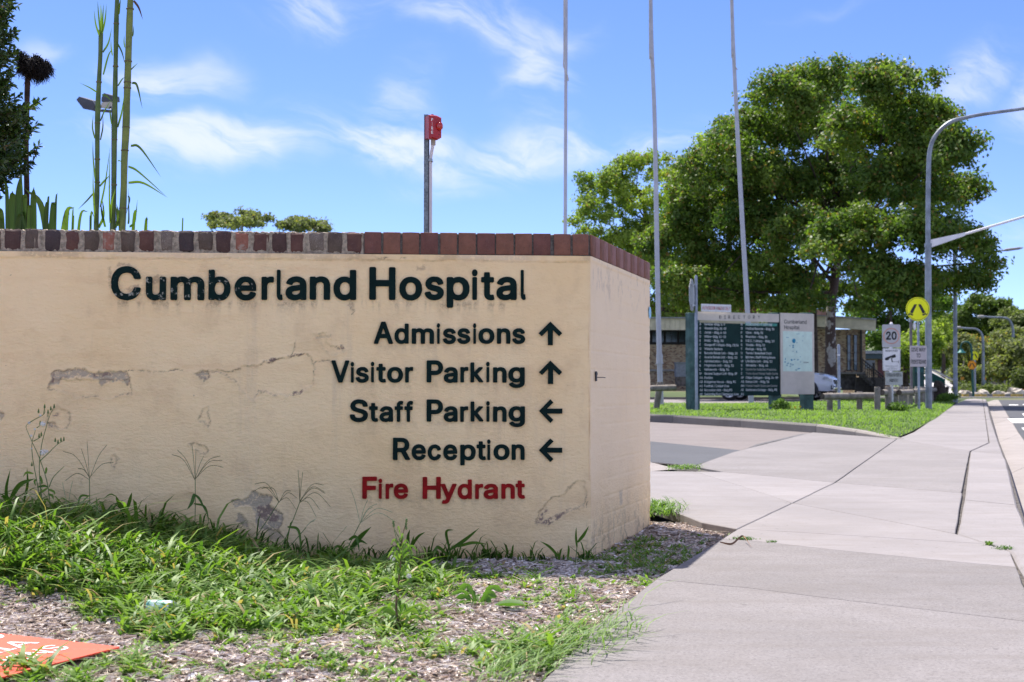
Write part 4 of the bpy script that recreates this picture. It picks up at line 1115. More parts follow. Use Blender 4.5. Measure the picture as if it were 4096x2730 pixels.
spike_plant('tall grass with seven thin spikes against the wall, beside the white-puffed weed', (352, 2140), (358, 1918), [(348, 1764), (325, 1795), (429, 1779), (250, 1805), (456, 1851), (259, 1925), (312, 1875)], leaves=[(357, 1985, 320, 1990, 306, 2075, .010)])
spike_plant('tall grass whose spikes fan out below the round plaster scar', (773, 2160), (781, 1920), [(708, 1799), (686, 1818), (767, 1771), (784, 1796), (815, 1824), (884, 1824), (890, 1843), (894, 1870)], leaves=[(776, 1975, 768, 2010, 748, 2040, .016), (778, 1978, 800, 2000, 826, 2055, .011), (775, 2015, 820, 2030, 838, 2100, .009)])
spike_plant('leaning grass with drooping spikes in front of the grey bare patch', (968, 2225), (1116, 2008), [(1018, 1937), (1006, 1970), (1084, 1950), (1045, 1955), (1190, 1995), (1185, 2040), (1165, 1965)], bend=.35)
spike_plant('leaning grass with a wide burst of spikes, right of the grey bare patch', (1104, 2195), (1199, 2010), [(1192, 1879), (1211, 1888), (1296, 1941), (1302, 1975), (1280, 2040), (1266, 2071), (1325, 2031), (1200, 1910), (1298, 1968)], bend=.35, leaves=[(1150, 2108, 1195, 2125, 1205, 2240, .012)])
spike_plant('short grass with pale bleached spikes left of the red lettering', (1331, 2255), (1440, 2094), [(1472, 1999), (1510, 2016), (1571, 2050), (1586, 2091), (1402, 1954), (1490, 2030)], d=5.95, spm=M_SPIKEL, leaves=[(1395, 2160, 1425, 2150, 1438, 2210, .014)])
spike_plant('grass stalk with one thick yellowish ear leaning right', (1075, 2260), (1225, 2110), [(1262, 2078), (1258, 2084)], d=5.9, spm=M_SPIKEL, bend=.05)
spike_plant('grass with three golden ears low at the left edge of the wall', (30, 2060), (92, 1990), [(118, 1962), (160, 1985), (140, 1995)], d=5.7, spm=M_SPIKEL, bend=.1)
spike_plant('fine grass with arching pale spikes over the weeds', (235, 2080), (270, 2050), [(360, 1995), (412, 2045), (405, 2055), (250, 1930), (290, 1925)], d=5.8, spm=M_SPIKEL, bend=.25)
# broad-leaved dark grasses at the foot of the wall
for lab, b, lv in (('broad dark grass with two upright leaves below the round plaster scar', (500, 2190), [(505, 2050, 480, 2020, 462, 1982, .022), (508, 2040, 520, 2000, 528, 1970, .016), (462, 1985, 440, 1978, 410, 2000, .006), (502, 2120, 540, 2085, 580, 2090, .016)]),
                  ('broad dark grass with a folded leaf at the far left of the wall', (30, 2120), [(35, 2030, 25, 1960, 42, 1875, .015), (40, 2000, 80, 1940, 140, 1915, .022), (95, 2010, 110, 1940, 108, 1870, .012), (60, 2060, 20, 1990, 0, 1990, .02)]),
                  ('dark grass with long blades below the red lettering', (1385, 2235), [(1400, 2200, 1440, 2150, 1485, 2108, .022), (1410, 2190, 1440, 2165, 1470, 2178, .014), (1390, 2215, 1350, 2185, 1330, 2215, .012)]),
                  ('dark grass tuft pointing up below the letter H of the red line', (1630, 2230), [(1635, 2200, 1632, 2150, 1640, 2118, .014), (1640, 2200, 1670, 2150, 1702, 2128, .012), (1625, 2210, 1600, 2180, 1560, 2215, .014), (1640, 2205, 1650, 2170, 1655, 2145, .012)]),
                  ('dark grass sprig with three forked blades right of the red line', (1780, 2245), [(1800, 2205, 1785, 2130, 1815, 2120, .012), (1800, 2200, 1860, 2160, 1918, 2112, .016), (1830, 2188, 1890, 2172, 1948, 2178, .014), (1790, 2220, 1750, 2190, 1735, 2230, .014)]),
                  ('dark grass sprig by the corner of the wall', (2300, 2250), [(2308, 2190, 2304, 2150, 2305, 2108, .010), (2310, 2170, 2335, 2140, 2355, 2105, .014), (2240, 2235, 2200, 2190, 2160, 2165, .012), (2270, 2240, 2275, 2200, 2272, 2180, .010)])):
    bp = P(*b, 6.15); bp.z = float(bed_z(bp.x, bp.y)); root = thing('weed', lab, 'weed', bp, 'broad-bladed weeds along the foot of the wall')
    MB().tube(curve3([bp, P(lv[0][0], lv[0][1], 6.15)], 3), .002, 5).build('stem', M_STEM, root)
    for (u0, v0, um, vm, u1, v1, wd_) in lv: strap(root, [P(u0, v0, 6.15), P(um, vm, 6.11), P(u1, v1, 6.06)], wd_)
# the tall weed with seed puffs
def q6(x, y, d=6.0): return P(x / 2.24, 1400 + y / 2.24, d)
b = q6(455, 1640); b.z = 0
tw = thing('seeding_weed', 'tall thin weed with white seed puffs and green buds at the left of the wall', 'weed', b)
for st_ in ([(470, 1640), (430, 1230), (360, 990), (290, 830), (235, 700), (250, 662)], [(400, 1560), (330, 1180), (290, 950), (288, 830), (312, 740), (316, 722)], [(380, 1400), (352, 1080), (372, 860), (412, 700), (442, 600), (485, 505)],
            [(355, 1000), (430, 930), (512, 850), (570, 815)], [(250, 662), (310, 625), (395, 575), (400, 520)], [(440, 1230), (480, 1140), (560, 1060), (575, 1045)], [(300, 820), (365, 780), (370, 750)], [(430, 600), (428, 570)], [(392, 575), (398, 515)], [(330, 700), (370, 670)]):
    MB().tube(curve3([q6(*p) for p in st_], 6), [.0022 * (1 - .6 * i / (6 * (len(st_) - 1))) for i in range(6 * (len(st_) - 1) + 1)], 5).build('stem', M_STEM, tw, True)
for (px, py, r_) in ((385, 667, .0125), (385, 920, .014), (262, 655, .007), (420, 912, .008), (280, 770, .006), (362, 590, .006), (172 + 140, 712, .005), (282, 885, .004)):
    c = q6(px, py); m = MB(); m.sphere(c, r_ * .35, 6, 4)
    for k in range(110):
        dv = Vector((rnd.gauss(0, 1), rnd.gauss(0, 1), rnd.gauss(0, 1))).normalized(); e = c + dv * r_ * rnd.uniform(.8, 1.05)
        m.tube([c, e], [.00018, .00018], 3, caps=False); a = dv.orthogonal().normalized() * r_ * .16
        m.add([e + a, e - a, e + dv.cross(a) * 1.0, e - dv.cross(a)], [(0, 2, 1, 3)])
    m.build('seed_puff', M_FLUFF, tw)
for (px, py) in ((400, 505), (345, 548), (485, 505), (430, 555), (455, 525), (370, 755), (495, 808), (520, 825), (572, 800), (285, 1025), (546, 805), (350, 770), (360, 655)):
    c = q6(px, py); m = MB(); m.tube([c + Vector((0, 0, -.009)), c + Vector((0, 0, -.005)), c + Vector((0, 0, .003)), c + Vector((0, 0, .007))], [.0022, .0046, .0028, .0024], 7); m.build('bud', M_BUD, tw, True)
    m = MB(); m.tube([c + Vector((0, 0, .0072)), c + Vector((0, 0, .0105))], [.0022, .0008], 6); m.build('bud_tip', M_BUDT, tw)
for (a, b_, c_) in (((300, 1110), (240, 1100), (205, 1140)), ((360, 1130), (375, 1180), (372, 1210)), ((430, 1250), (480, 1270), (492, 1300)), ((410, 1110), (415, 1070), (416, 1050)), ((340, 1230), (400, 1220), (440, 1240)), ((430, 1290), (470, 1310), (478, 1345)), ((425, 1240), (380, 1270), (350, 1290)), ((330, 1160), (310, 1180), (320, 1220))):
    strap(tw, [q6(*a), q6(*b_), q6(*c_)], .010, M_WEED)
# the brown-stemmed weed standing in the mulch
b = M(1600, 2525, .0)
fw = thing('flowering_weed', 'lanky brown-stemmed weed with small buds and ragged leaves out on the mulch', 'weed', b); dfw = b.y
M_BST = mat('brown_stem', (.14, .095, .05), .7, noise_amt=.2, noise_scale=40)
MB().tube(curve3([P(x, y, dfw) for x, y in ((1600, 2525), (1585, 2440), (1592, 2350), (1604, 2240), (1610, 2150), (1626, 2085))], 6), [.0045 - .0035 * i / 30 for i in range(31)], 7).build('stem', M_BST, fw, True)
for st_ in ([(1606, 2200), (1585, 2150), (1572, 2095)], [(1608, 2170), (1590, 2140), (1580, 2122)], [(1600, 2260), (1575, 2230), (1570, 2210)], [(1598, 2300), (1630, 2260), (1640, 2225)], [(1595, 2345), (1640, 2350), (1680, 2395)]):
    MB().tube(curve3([P(x, y, dfw) for x, y in st_], 5), .0011, 5).build('twig', M_STEM, fw, True)
for x, y in ((1573, 2090), (1575, 2102), (1626, 2082), (1624, 2096), (1625, 2112), (1610, 2150), (1600, 2158), (1585, 2160), (1572, 2215)):
    MB().sphere(P(x, y, dfw), (.004, .004, .007), 7, 5).build('bud', M_BUD, fw, True)
for x, y in ((1571, 2232), (1636, 2305)):
    c = P(x, y, dfw - .02); m = MB()
    for k in range(90):
        dv = Vector((rnd.gauss(0, 1), rnd.gauss(0, 1), rnd.gauss(0, 1))).normalized(); m.tube([c, c + dv * .0095], [.0004, .0003], 3, caps=False)
    m.build('seed_puff', M_FLUFF, fw)
for i in range(46):
    a = rnd.uniform(0, 2 * math.pi); r_ = rnd.uniform(.03, .12); h_ = rnd.uniform(.0, .30)
    p0 = Vector((b.x, b.y, .01 + h_)); k = 1 - h_ * 2.2
    p1 = p0 + Vector((math.cos(a) * r_ * .6 * k, math.sin(a) * r_ * .4, .03)); p2 = p0 + Vector((math.cos(a) * r_ * k, math.sin(a) * r_ * .7, .01))
    strap(fw, [p0, p1, p2], rnd.uniform(.007, .018) * k, M_WEED)
# dandelion rosette with a broad leaf
b = M(1910, 2430, 0.0); dn = thing('dandelion', 'low rosette of lobed leaves growing out of the mulch below the red lettering', 'weed', b)
M_ROS = leaf_mat('rosette_leaf', (.06, .14, .03), (.13, .24, .05), .4, .45)
for i in range(13):
    a = i / 13 * 2 * math.pi + rnd.uniform(-.2, .2); r_ = rnd.uniform(.06, .10); up_ = rnd.uniform(.02, .075)
    dr = Vector((math.cos(a), math.sin(a), 0)); strap(dn, [b, b + dr * r_ * .5 + Vector((0, 0, up_)), b + dr * r_ + Vector((0, 0, up_ * .8))], rnd.uniform(.014, .024), M_ROS, prof=(.15, .5, .35, .9, .6, 1, .75, .1))
b = M(1975, 2440, .01); bl = thing('broad_leaf_weed', 'one wide flat green leaf lying over the mulch right of the rosette', 'weed', b)
pts = [(0, 0), (.02, .018), (.045, .03), (.075, .03), (.10, .018), (.105, .0), (.09, -.02), (.06, -.032), (.03, -.024)]
m = MB(); vs = [b + Vector((x, y * 1.3, .02 + .012 * math.sin(x * 40) + .004)) for x, y in pts] + [b + Vector((x * .1, 0, .035 + .0)) for x in (.5,)]
ctr = b + Vector((.055, 0, .012)); vs = [b + Vector((x, y * 1.5, .016 + .014 * abs(y) / .03)) for x, y in pts] + [ctr]
org = np.array(ORG[bl.name]); V = np.array([list(p) for p in vs])
link('leaf', np_mesh('leaf', V - org, np.array([(i, (i + 1) % 9, 9) for i in range(9)]), M_ROS, True, attrs={'tint': np.full(10, .2)}), bl)
# the crimped aluminium can half hidden in the grass
can = thing('drink_can', 'green and silver drink can lying on its side in the grass', 'can', M(640, 2440, .04))
M_CAN = mat('can_print', (.02, .30, .24), .3, .4, noise_amt=.05, noise_scale=30, color2=(.75, .78, .80)); M_ALU = mat('aluminium', (.7, .71, .73), .3, .9, noise_amt=.05)
cc = M(640, 2440, .045); ax_ = Vector((.86, -.50, .05)).normalized()
m = MB(); m.tube([cc - ax_ * .055, cc - ax_ * .05, cc + ax_ * .045, cc + ax_ * .052], [.026, .032, .032, .030], 20, caps=False); m.build('can_body', M_CAN, can, True)
m = MB(); m.tube([cc + ax_ * .052, cc + ax_ * .058, cc + ax_ * .058, cc + ax_ * .050], [.030, .0265, .0235, .0225], 20); m.build('can_end', M_ALU, can, True)
# the red corflute sign lying on the mulch
c4 = [M(474, 2587, .035), M(-30, 2522, .035)]
e1 = (c4[1] - c4[0]); 
pr = M(300, 2620, .02); far = M(-30, 2716, .03)
a0 = M(478, 2588, .03); a1 = M(-700, 2455, .03); a2 = M(-900, 2830, .03); a3 = M(-20, 2716, .03)
M_CORF = mat('coral_red_corflute', (.78, .085, .045), .5, noise_amt=.05, noise_scale=5); M_WHT = mat('white_print', (.82, .81, .84), .5, noise_amt=.03)
cf = thing('fallen_sign', 'coral red plastic sign with white lettering lying flat on the mulch', 'sign', a0)
m = MB(); m.prism([a0, a1, a2, a3], -.005, (0, 0, 1)); m.build('panel', M_CORF, cf)
def homog(src, dst):
    A = []
    for (x, y), (X_, Y_) in zip(src, dst):
        A += [[x, y, 1, 0, 0, 0, -x * X_, -y * X_], [0, 0, 0, x, y, 1, -x * Y_, -y * Y_]]
    h = np.linalg.solve(np.array(A, float), np.array([c for p in dst for c in p], float)); return h
# lettering plane: right-aligned words set parallel to the panel's long edge
def corf_text(s, quad):
    me, co = text_mesh(s, 1.0, 0.0, 4, 1.0)
    x0, x1, y0, y1 = co[:, 0].min(), co[:, 0].max(), co[:, 1].min(), co[:, 1].max()
    wp = [M(u, v, .0315) for u, v in quad]        # bottom-left, bottom-right, top-right, top-left
    V = []
    for x, y, _ in co.tolist():
        s_, t_ = (x - x0) / (x1 - x0), (y - y0) / (y1 - y0)
        p = (wp[0] * (1 - s_) + wp[1] * s_) * (1 - t_) + (wp[3] * (1 - s_) + wp[2] * s_) * t_
        V.append(p - ORG[cf.name])
    me.vertices.foreach_set('co', np.array(V, dtype=np.float32).ravel()); me.materials.clear(); me.materials.append(M_WHT); me.update(); link('lettering', me, cf)
corf_text('DENS', [(18, 2664), (287, 2591), (202, 2579), (-67, 2652)])
corf_text('RIA', [(-60, 2628), (160, 2571), (75, 2559), (-145, 2616)])
corf_text('O', [(-32, 2562), (38, 2544), (-47, 2532), (-117, 2550)])
# ================================================================== things above and behind the wall
M_CANE = mat('green_cane', (.115, .17, .035), .42, noise_amt=.25, noise_scale=12, color2=(.05, .095, .02))
M_CANEY = mat('yellow_green_cane', (.20, .24, .045), .42, noise_amt=.25, noise_scale=14, color2=(.11, .15, .03), dirt=((.10, .05, .03), 18, .60))
M_NODE = mat('cane_node', (.13, .12, .05), .6)
M_CLEAF = leaf_mat('cane_leaf', (.05, .11, .02), (.13, .20, .035), .45, .4)
M_CLEAFB = mat('dry_brown_leaf', (.10, .05, .025), .8, noise_amt=.2, noise_scale=40)
M_SHL = leaf_mat('glossy_shrub_leaf', (.020, .045, .012), (.075, .125, .025), .30, .32, .5, warm=(.22, .13, .04))
M_BARKD = mat('dark_bark', (.055, .038, .028), .9, noise_amt=.25, noise_scale=20, bump=.6, bump_scale=40)
soil = MB()
soil.prism([WP(3.3, 1.2, -.24), WP(.3, 1.2, -.24), Vector((.4, 9.5, 1.2)), Vector((-4, 9.5, 1.2))], -1.2, (0, 0, 1)).build('planter_soil', M_SOIL).__setitem__('kind', 'structure')
def e1(x, y, d=7.2): return P(x / 1.568, y / 1.568, d)
def cane(label, cents, wpx, mt, nodes, leaves, d=7.2, tip=None):
    pts = [e1(x, y, d) for x, y in cents]; b = pts[0].copy(); b.z = 1.19
    root = thing('bamboo_cane', label, 'cane plant', b, 'green canes rising behind the wall')
    c = curve3([b] + pts[1:], 10); r = wpx / 1.568 / sc(d) / 2
    c = [p + Vector((mn.noise(p * 3.3), 0, 0)) * .006 for p in c]; MB().tube(c, [r * (1 - (.35 if tip else .12) * i / (len(c) - 1)) * (1 + .22 * mn.noise(p * 7)) for i, p in enumerate(c)], 12).build('cane_stem', mt, root, True)
    for y in nodes:
        j = min(range(len(c)), key=lambda i: abs(proj(np.array([c[i]]))[1][0] - y / 1.568)); p = c[j]
        MB().tube([p - Vector((0, 0, .004)), p - Vector((0, 0, .0015)), p + Vector((0, 0, .0015)), p + Vector((0, 0, .004))], [r * .98, r * 1.10, r * 1.10, r * .98], 12).build('node', M_NODE, root, True)
    for lf in leaves:
        x0, y0, xm, ym, x1, y1, w_ = lf[:7]
        k = rnd.uniform(-.05, .02)
        strap(root, [e1(x0, y0, d - .02), e1(xm, ym, d - .03 + k), e1(x1, y1, d - .03 + 2 * k)], w_ / 1.568 / sc(d), M_CLEAFB if len(lf) > 7 else M_CLEAF, prof=(.8, 1, .9, .7, .4, .03))
    return root
cane('left of the three green canes, ending in a tuft of pointed leaves', [(608, 1430), (610, 1000), (612, 700), (628, 350), (634, 190)], 34, M_CANE, [510, 775, 1120, 1005],
     [(625, 230, 600, 150, 590, 60, 12), (630, 210, 618, 90, 612, 5, 11), (632, 200, 634, 90, 632, 20, 12), (640, 200, 645, 100, 650, 25, 11), (642, 210, 660, 120, 668, 25, 12), (645, 330, 680, 270, 702, 172, 13), (648, 470, 680, 350, 706, 308, 12),
      (605, 578, 560, 550, 498, 520, 10), (640, 595, 675, 610, 708, 650, 12), (630, 760, 655, 700, 695, 630, 10), (595, 870, 580, 800, 585, 720, 10), (590, 1210, 545, 1260, 488, 1316, 12), (625, 1170, 660, 1130, 690, 1100, 14),
      (620, 1430, 650, 1350, 640, 1240, 18), (598, 1400, 585, 1200, 584, 1060, 12), (630, 1300, 660, 1150, 690, 930, 12), (600, 1150, 585, 1000, 582, 880, 11), (630, 880, 645, 800, 645, 720, 10)])
cane('middle green cane, running out of the top between the other two', [(705, 1430), (715, 1100), (718, 800), (722, 450), (730, 150), (735, -80), (738, -400)], 34, M_CANE, [150, 405, 755, 870, 1150],
     [(735, 270, 765, 330, 782, 400, 11), (740, 540, 765, 500, 782, 485, 10), (738, 800, 765, 700, 780, 590, 13), (700, 780, 690, 700, 697, 680, 10), (705, 350, 697, 300, 696, 240, 9), (740, 1010, 752, 1010, 762, 1020, 9),
      (690, 1400, 700, 1280, 725, 1180, 14), (725, 1430, 745, 1350, 730, 1280, 18), (690, 1380, 686, 1200, 687, 930, 12), (660, 1425, 640, 1340, 630, 1260, 16), (745, 90, 750, 40, 757, -10, 14)])
cane('right green cane, the thickest and yellowest of the three', [(768, 1430), (776, 1100), (790, 800), (800, 450), (812, 150), (820, -80), (830, -400)], 46, M_CANEY, [370, 512, 540, 808, 935, 1330, 60],
     [(820, 915, 880, 930, 1010, 1112, 17), (805, 1045, 870, 1080, 1050, 1240, 15), (805, 1147, 900, 1150, 1050, 1240, 18), (828, 520, 860, 540, 893, 684, 17), (838, 5, 870, 50, 896, 125, 15, 1), (820, 440, 840, 420, 866, 395, 9), (782, 300, 778, 260, 780, 220, 10),
      (832, 230, 836, 200, 836, 160, 9), (805, 1230, 812, 1260, 790, 1350, 12), (812, 1425, 845, 1390, 862, 1255, 16), (740, 1420, 735, 1340, 725, 1290, 16), (800, 1400, 808, 1380, 806, 1180, 14)])
# strap-leaved clumps on the planter soil
def strap_clump(label, b, leaves, d, grp='strap-leaved clumps behind the wall'):
    bp = e1(*b, d); bp.z = 1.19; r = thing('strap_leaf_plant', label, 'plant', bp, grp)
    for (x0, xm, ym, x1, y1, w_) in leaves: strap(r, [Vector((e1(x0, 1435, d).x, d, 1.2)), e1(xm, ym, d - .02), e1(x1, y1, d - .04)], 1.35 * w_ / 1.568 / sc(d), M_CLEAF, prof=(.9, 1, .9, .75, .4, .03))
strap_clump('clump of broad pointed leaves at the left end behind the brick coping', (120, 1440), [(20, 12, 1380, -15, 1310, 30), (55, 45, 1250, 22, 1120, 22), (75, 80, 1300, 78, 1200, 44), (60, 120, 1380, 160, 1430, 30), (130, 120, 1280, 135, 1080, 46), (165, 150, 1380, 128, 1350, 26), (110, 150, 1290, 165, 1240, 36),
    (215, 210, 1300, 212, 1175, 36), (350, 270, 1330, 158, 1185, 36), (265, 290, 1350, 298, 1260, 26), (300, 330, 1330, 340, 1290, 30), (280, 300, 1300, 310, 1240, 14), (350, 410, 1370, 466, 1300, 28), (345, 350, 1300, 362, 1210, 12), (185, 185, 1350, 180, 1290, 26), (50, 5, 1420, -30, 1380, 30)], 7.5)
strap_clump('small clump of narrow leaves between the broad leaves and the canes', (450, 1440), [(405, 425, 1380, 436, 1350, 10), (445, 455, 1380, 462, 1300, 10), (440, 460, 1400, 460, 1370, 10), (470, 500, 1380, 553, 1325, 16), (572, 570, 1370, 590, 1362, 12), (575, 565, 1380, 572, 1430, 8)], 7.3)
strap_clump('few thin leaves poking up right of the canes', (860, 1440), [(815, 840, 1380, 862, 1325, 18), (900, 910, 1420, 930, 1375, 10), (912, 920, 1400, 922, 1405, 10), (1130, 1145, 1410, 1148, 1392, 8)], 7.3)
# dead trunk with its shaggy dark head
b = P(105, 915, 7.9); b.z = 1.19; dt = thing('dead_tree_fern', 'dead slim trunk topped by a shaggy black head, beside the leafy shrub', 'dead tree', b)
c = curve3([b, P(107, 800, 7.9), P(104, 600, 7.9), P(107, 450, 7.9), P(110, 330, 7.9), P(113, 300, 7.9)], 8)
MB().tube(c, [.0155 + .002 * mn.noise(p * 20) + (.004 if i < 6 else 0) + (.006 if i > 36 else 0) for i, p in enumerate(c)], 10).build('trunk', mat('reddish_trunk', (.075, .045, .032), .85, noise_amt=.3, noise_scale=25, bump=.6, bump_scale=60), dt, True)
m = MB(); M_FIB = mat('black_fibre', (.022, .017, .015), .9, noise_amt=.3, noise_scale=60)
for (u, v, r_) in ((105, 255, .05), (135, 262, .055), (165, 275, .05), (190, 285, .035), (85, 270, .035), (120, 290, .05), (150, 300, .04), (90, 235, .035), (150, 245, .03), (175, 300, .028), (185, 265, .03)):
    c0 = P(u, v, 7.9) + Vector((0, rnd.uniform(-.03, .03), 0)); m.sphere(c0, r_ * .68, 8, 6)
    for k in range(150):
        dv = Vector((rnd.gauss(0, 1), rnd.gauss(0, 1), rnd.gauss(0, .8))).normalized(); p0 = c0 + dv * r_ * .5; p1 = c0 + dv * r_ * rnd.uniform(.85, 1.2); p2 = p1 + Vector((rnd.uniform(-.02, .02), rnd.uniform(-.02, .02), rnd.uniform(-.035, .005)))
        m.tube([p0, p1, p2], [.0022, .0018, .0006], 3, caps=False)
m.build('fibrous_head', M_FIB, dt, False, fix=False)

def leaves_obj(name, cen, nrm, size, tint, mt, parent=None, ratio=.5, bend=.0):
    """rhombic leaf faces: centre, facing, length"""
    n = len(cen); nrm = nrm / (np.linalg.norm(nrm, axis=1)[:, None] + 1e-9)
    r = rng.normal(0, 1, (n, 3)); a = np.cross(nrm, r); a /= (np.linalg.norm(a, axis=1)[:, None] + 1e-9); b_ = np.cross(nrm, a)
    s = size[:, None] / 2; k = ratio
    V = np.stack([cen - a * s, cen - b_ * s * k + nrm * s * bend, cen + a * s, cen + b_ * s * k + nrm * s * bend], 1).reshape(-1, 3)
    org = np.array(ORG[parent.name]) if parent is not None else 0
    return link(name, np_mesh(name, V - org, np.arange(n * 4).reshape(n, 4), mt, attrs={'tint': np.repeat(tint, 4)}), parent)
# leafy shrub at the left edge
b = P(-60, 915, 7.6); b.z = 1.19; shb = thing('leafy_shrub', 'tall dark glossy-leaved shrub cut off by the left edge of the picture', 'shrub', b)
tw_ = []; M_TWIG = mat('shrub_twig', (.07, .045, .03), .8)
m = MB()
outl = [(-20, 78), (60, 62), (150, 70), (250, 66), (330, 78), (400, 82), (430, 130), (520, 125), (600, 115), (640, 90), (690, 62), (740, 20), (800, -10)]
for i in range(190):
    v = rnd.uniform(-120, 800); um = np.interp(v, [o[0] for o in outl], [o[1] for o in outl]); d_ = rnd.uniform(7.35, 7.85)
    tip = P(um - abs(rnd.gauss(0, 70)) + rnd.uniform(-5, 8), v, d_); st = P(um - rnd.uniform(130, 260), v + rnd.uniform(30, 120), 7.6)
    c = curve3([st, st.lerp(tip, .5) + Vector((0, 0, -.012)), tip], 8); m.tube(c, [.0028 * (1 - .7 * k / (len(c) - 1)) for k in range(len(c))], 4, caps=False)
    for k, p in enumerate(c[3:]):
        for q in range(4): tw_.append((p, (c[-1] - c[0]).normalized()))
for x_, y_ in ((150, 410), (163, 405), (148, 500), (140, 520), (152, 585), (140, 600), (135, 640), (120, 660)):
    st = P(40, y_ + 60, 7.6); tip = P(x_, y_, 7.55); c = curve3([st, st.lerp(tip, .5) + Vector((0, 0, -.01)), tip], 10); m.tube(c, .0018, 4, caps=False)
    for k, p in enumerate(c[2:]):
        for q in range(2): tw_.append((p, (tip - st).normalized()))
m.build('twigs', M_TWIG, shb, fix=False)
MB().tube([b, P(-60, 500, 7.6), P(-50, 100, 7.6), P(-50, -200, 7.6)], [.03, .025, .018, .01], 8).build('trunk', M_BARKD, shb, True)
n = len(tw_); pc = np.array([list(t_[0]) for t_ in tw_]); td = np.array([list(t_[1]) for t_ in tw_])
ld = td + rng.normal(0, .75, (n, 3)); ld /= np.linalg.norm(ld, axis=1)[:, None]; ll = rng.uniform(.028, .048, n)
sdv = np.cross(ld, rng.normal(0, 1, (n, 3))); sdv /= np.linalg.norm(sdv, axis=1)[:, None]; w_ = ll * .19
V = np.stack([pc, pc + ld * (ll * .45)[:, None] - sdv * w_[:, None], pc + ld * ll[:, None] + np.array([0, 0, -.004]), pc + ld * (ll * .45)[:, None] + sdv * w_[:, None]], 1).reshape(-1, 3)
link('foliage', np_mesh('foliage', V - np.array(ORG[shb.name]), np.arange(n * 4).reshape(n, 4), M_SHL, attrs={'tint': np.repeat(np.clip(rng.normal(.42, .24, n), 0, 1), 4)}), shb)

# floodlights on a pole far behind
dfl = 24.0; b = P(455, 1568, dfl); b.z = 0.15
fl = thing('floodlight_mast', 'pair of dark floodlights on a pole, seen between the canes', 'floodlight', b)
M_FLB = mat('dark_lamp_housing', (.06, .065, .08), .5, .3, noise_amt=.1); M_FLG = mat('lamp_glass', (.35, .33, .27), .2, spec=.6)
MB().tube([b, P(455, 455, dfl)], [.05, .04], 10).build('pole', M_FLB, fl, True)
MB().tube([P(375, 440, dfl), P(455, 448, dfl), P(440, 430, dfl)], .025, 8).build('bracket', M_FLB, fl, True)
def hexa(front, dvec):
    m = MB(); m.prism(front, 1.0, dvec); return m
hexa([P(305, 400, dfl), P(317, 387, dfl), P(368, 403, dfl), P(380, 420, dfl), P(372, 444, dfl), P(333, 436, dfl)], Vector((.02, .35, .05))).build('lamp_housing', M_FLB, fl)
hexa([P(406, 392, dfl), P(415, 373, dfl), P(450, 383, dfl), P(452, 405, dfl), P(405, 408, dfl)], Vector((.02, .35, .05))).build('lamp_housing', M_FLB, fl)
hexa([P(405, 410, dfl), P(450, 408, dfl), P(447, 437, dfl), P(406, 432, dfl)], Vector((.02, .06, .0))).build('lamp_glass', M_FLG, fl)

# fire alarm sounder on its post
dfa = 7.62
fa = thing('fire_alarm', 'red fire alarm box with strobe lens on a galvanised post behind the wall', 'fire alarm', P(1710, 935, dfa))
M_GALV = mat('spangled_galvanised', (.19, .22, .235), .5, .55, noise_amt=.2, noise_scale=60, dirt=((.45, .5, .53), 90, .66))
M_GALVD = mat('dark_galvanised_lip', (.06, .065, .075), .5, .5)
M_PVC = mat('white_conduit', (.60, .57, .60), .45, noise_amt=.05, noise_scale=10); M_RED = mat('alarm_red', (.38, .022, .030), .38, spec=.4, noise_amt=.06, noise_scale=30); M_REDD = mat('alarm_dark_red', (.14, .01, .012), .4)
pr_ = lambda u, v, dd=0.0: P(u, v, dfa + dd)
z0f = .9
MB().add([], []).box(((pr_(1696, 700).x + pr_(1713, 700).x) / 2, dfa, (z0f + pr_(1700, 460).z) / 2), (17 / sc(dfa), .02, pr_(1700, 460).z - z0f)).build('post', M_GALV, fa)
MB().box((pr_(1714.6, 700).x, dfa + .012, (z0f + pr_(1700, 470).z) / 2), (3 / sc(dfa), .04, pr_(1700, 470).z - z0f)).build('post_lip', M_GALVD, fa)
c = curve3([Vector((pr_(1722.5, 900).x, dfa - .005, z0f)), pr_(1722, 800, -.005), pr_(1722, 650, -.005), pr_(1724, 625, -.005), pr_(1731, 585, -.01), pr_(1733, 575, -.01)], 6)
MB().tube(c, 6.4 / sc(dfa), 12).build('conduit', M_PVC, fa, True)
MB().tube([pr_(1733, 582, -.01), pr_(1733, 560, -.01)], 9.5 / sc(dfa), 14).build('conduit_gland', mat('cream_gland', (.42, .38, .30), .5), fa, True)
MB().box(pr_(1722, 642, -.008), (.021, .024, .014)).build('saddle_clip', M_STEEL, fa)
MB().box(pr_(1730, 648, -.012), (.006, .01, .005)).build('clip_screw', M_STEEL, fa)
th = R(24); cb = pr_(1733, 512, -.045); fx = Vector((math.cos(th), math.sin(th), 0)); fy = Vector((math.sin(th), -math.cos(th), 0))   # right along the face, outward
hw, hd, hh_ = .036, .058, .0655
m = MB(); zz = Vector((0, 0, 1))
prof = [(-1, -1.0), (-1, 1.0), (-.55, 1.02), (.2, 1.0), (1.0, .84), (1.0, -.80), (.35, -1.02), (-.6, -.92)]
o_ = cb + fx * .006
front = [o_ + fx * hw * x + zz * hh_ * z + fy * .012 for x, z in prof]; bulge = [o_ + fx * hw * x * .86 + zz * hh_ * z * .9 + fy * .022 for x, z in prof]
back = [o_ + fx * hw * x + zz * hh_ * z - fy * .0 for x, z in prof]; k = len(prof)
m.add(front + bulge + back, [tuple(range(k, 2 * k))] + [(i, (i + 1) % k, k + (i + 1) % k, k + i) for i in range(k)] + [(2 * k + i, 2 * k + (i + 1) % k, (i + 1) % k, i) for i in range(k)] + [tuple(range(3 * k - 1, 2 * k - 1, -1))])
m.build('face_plate', M_RED, fa)
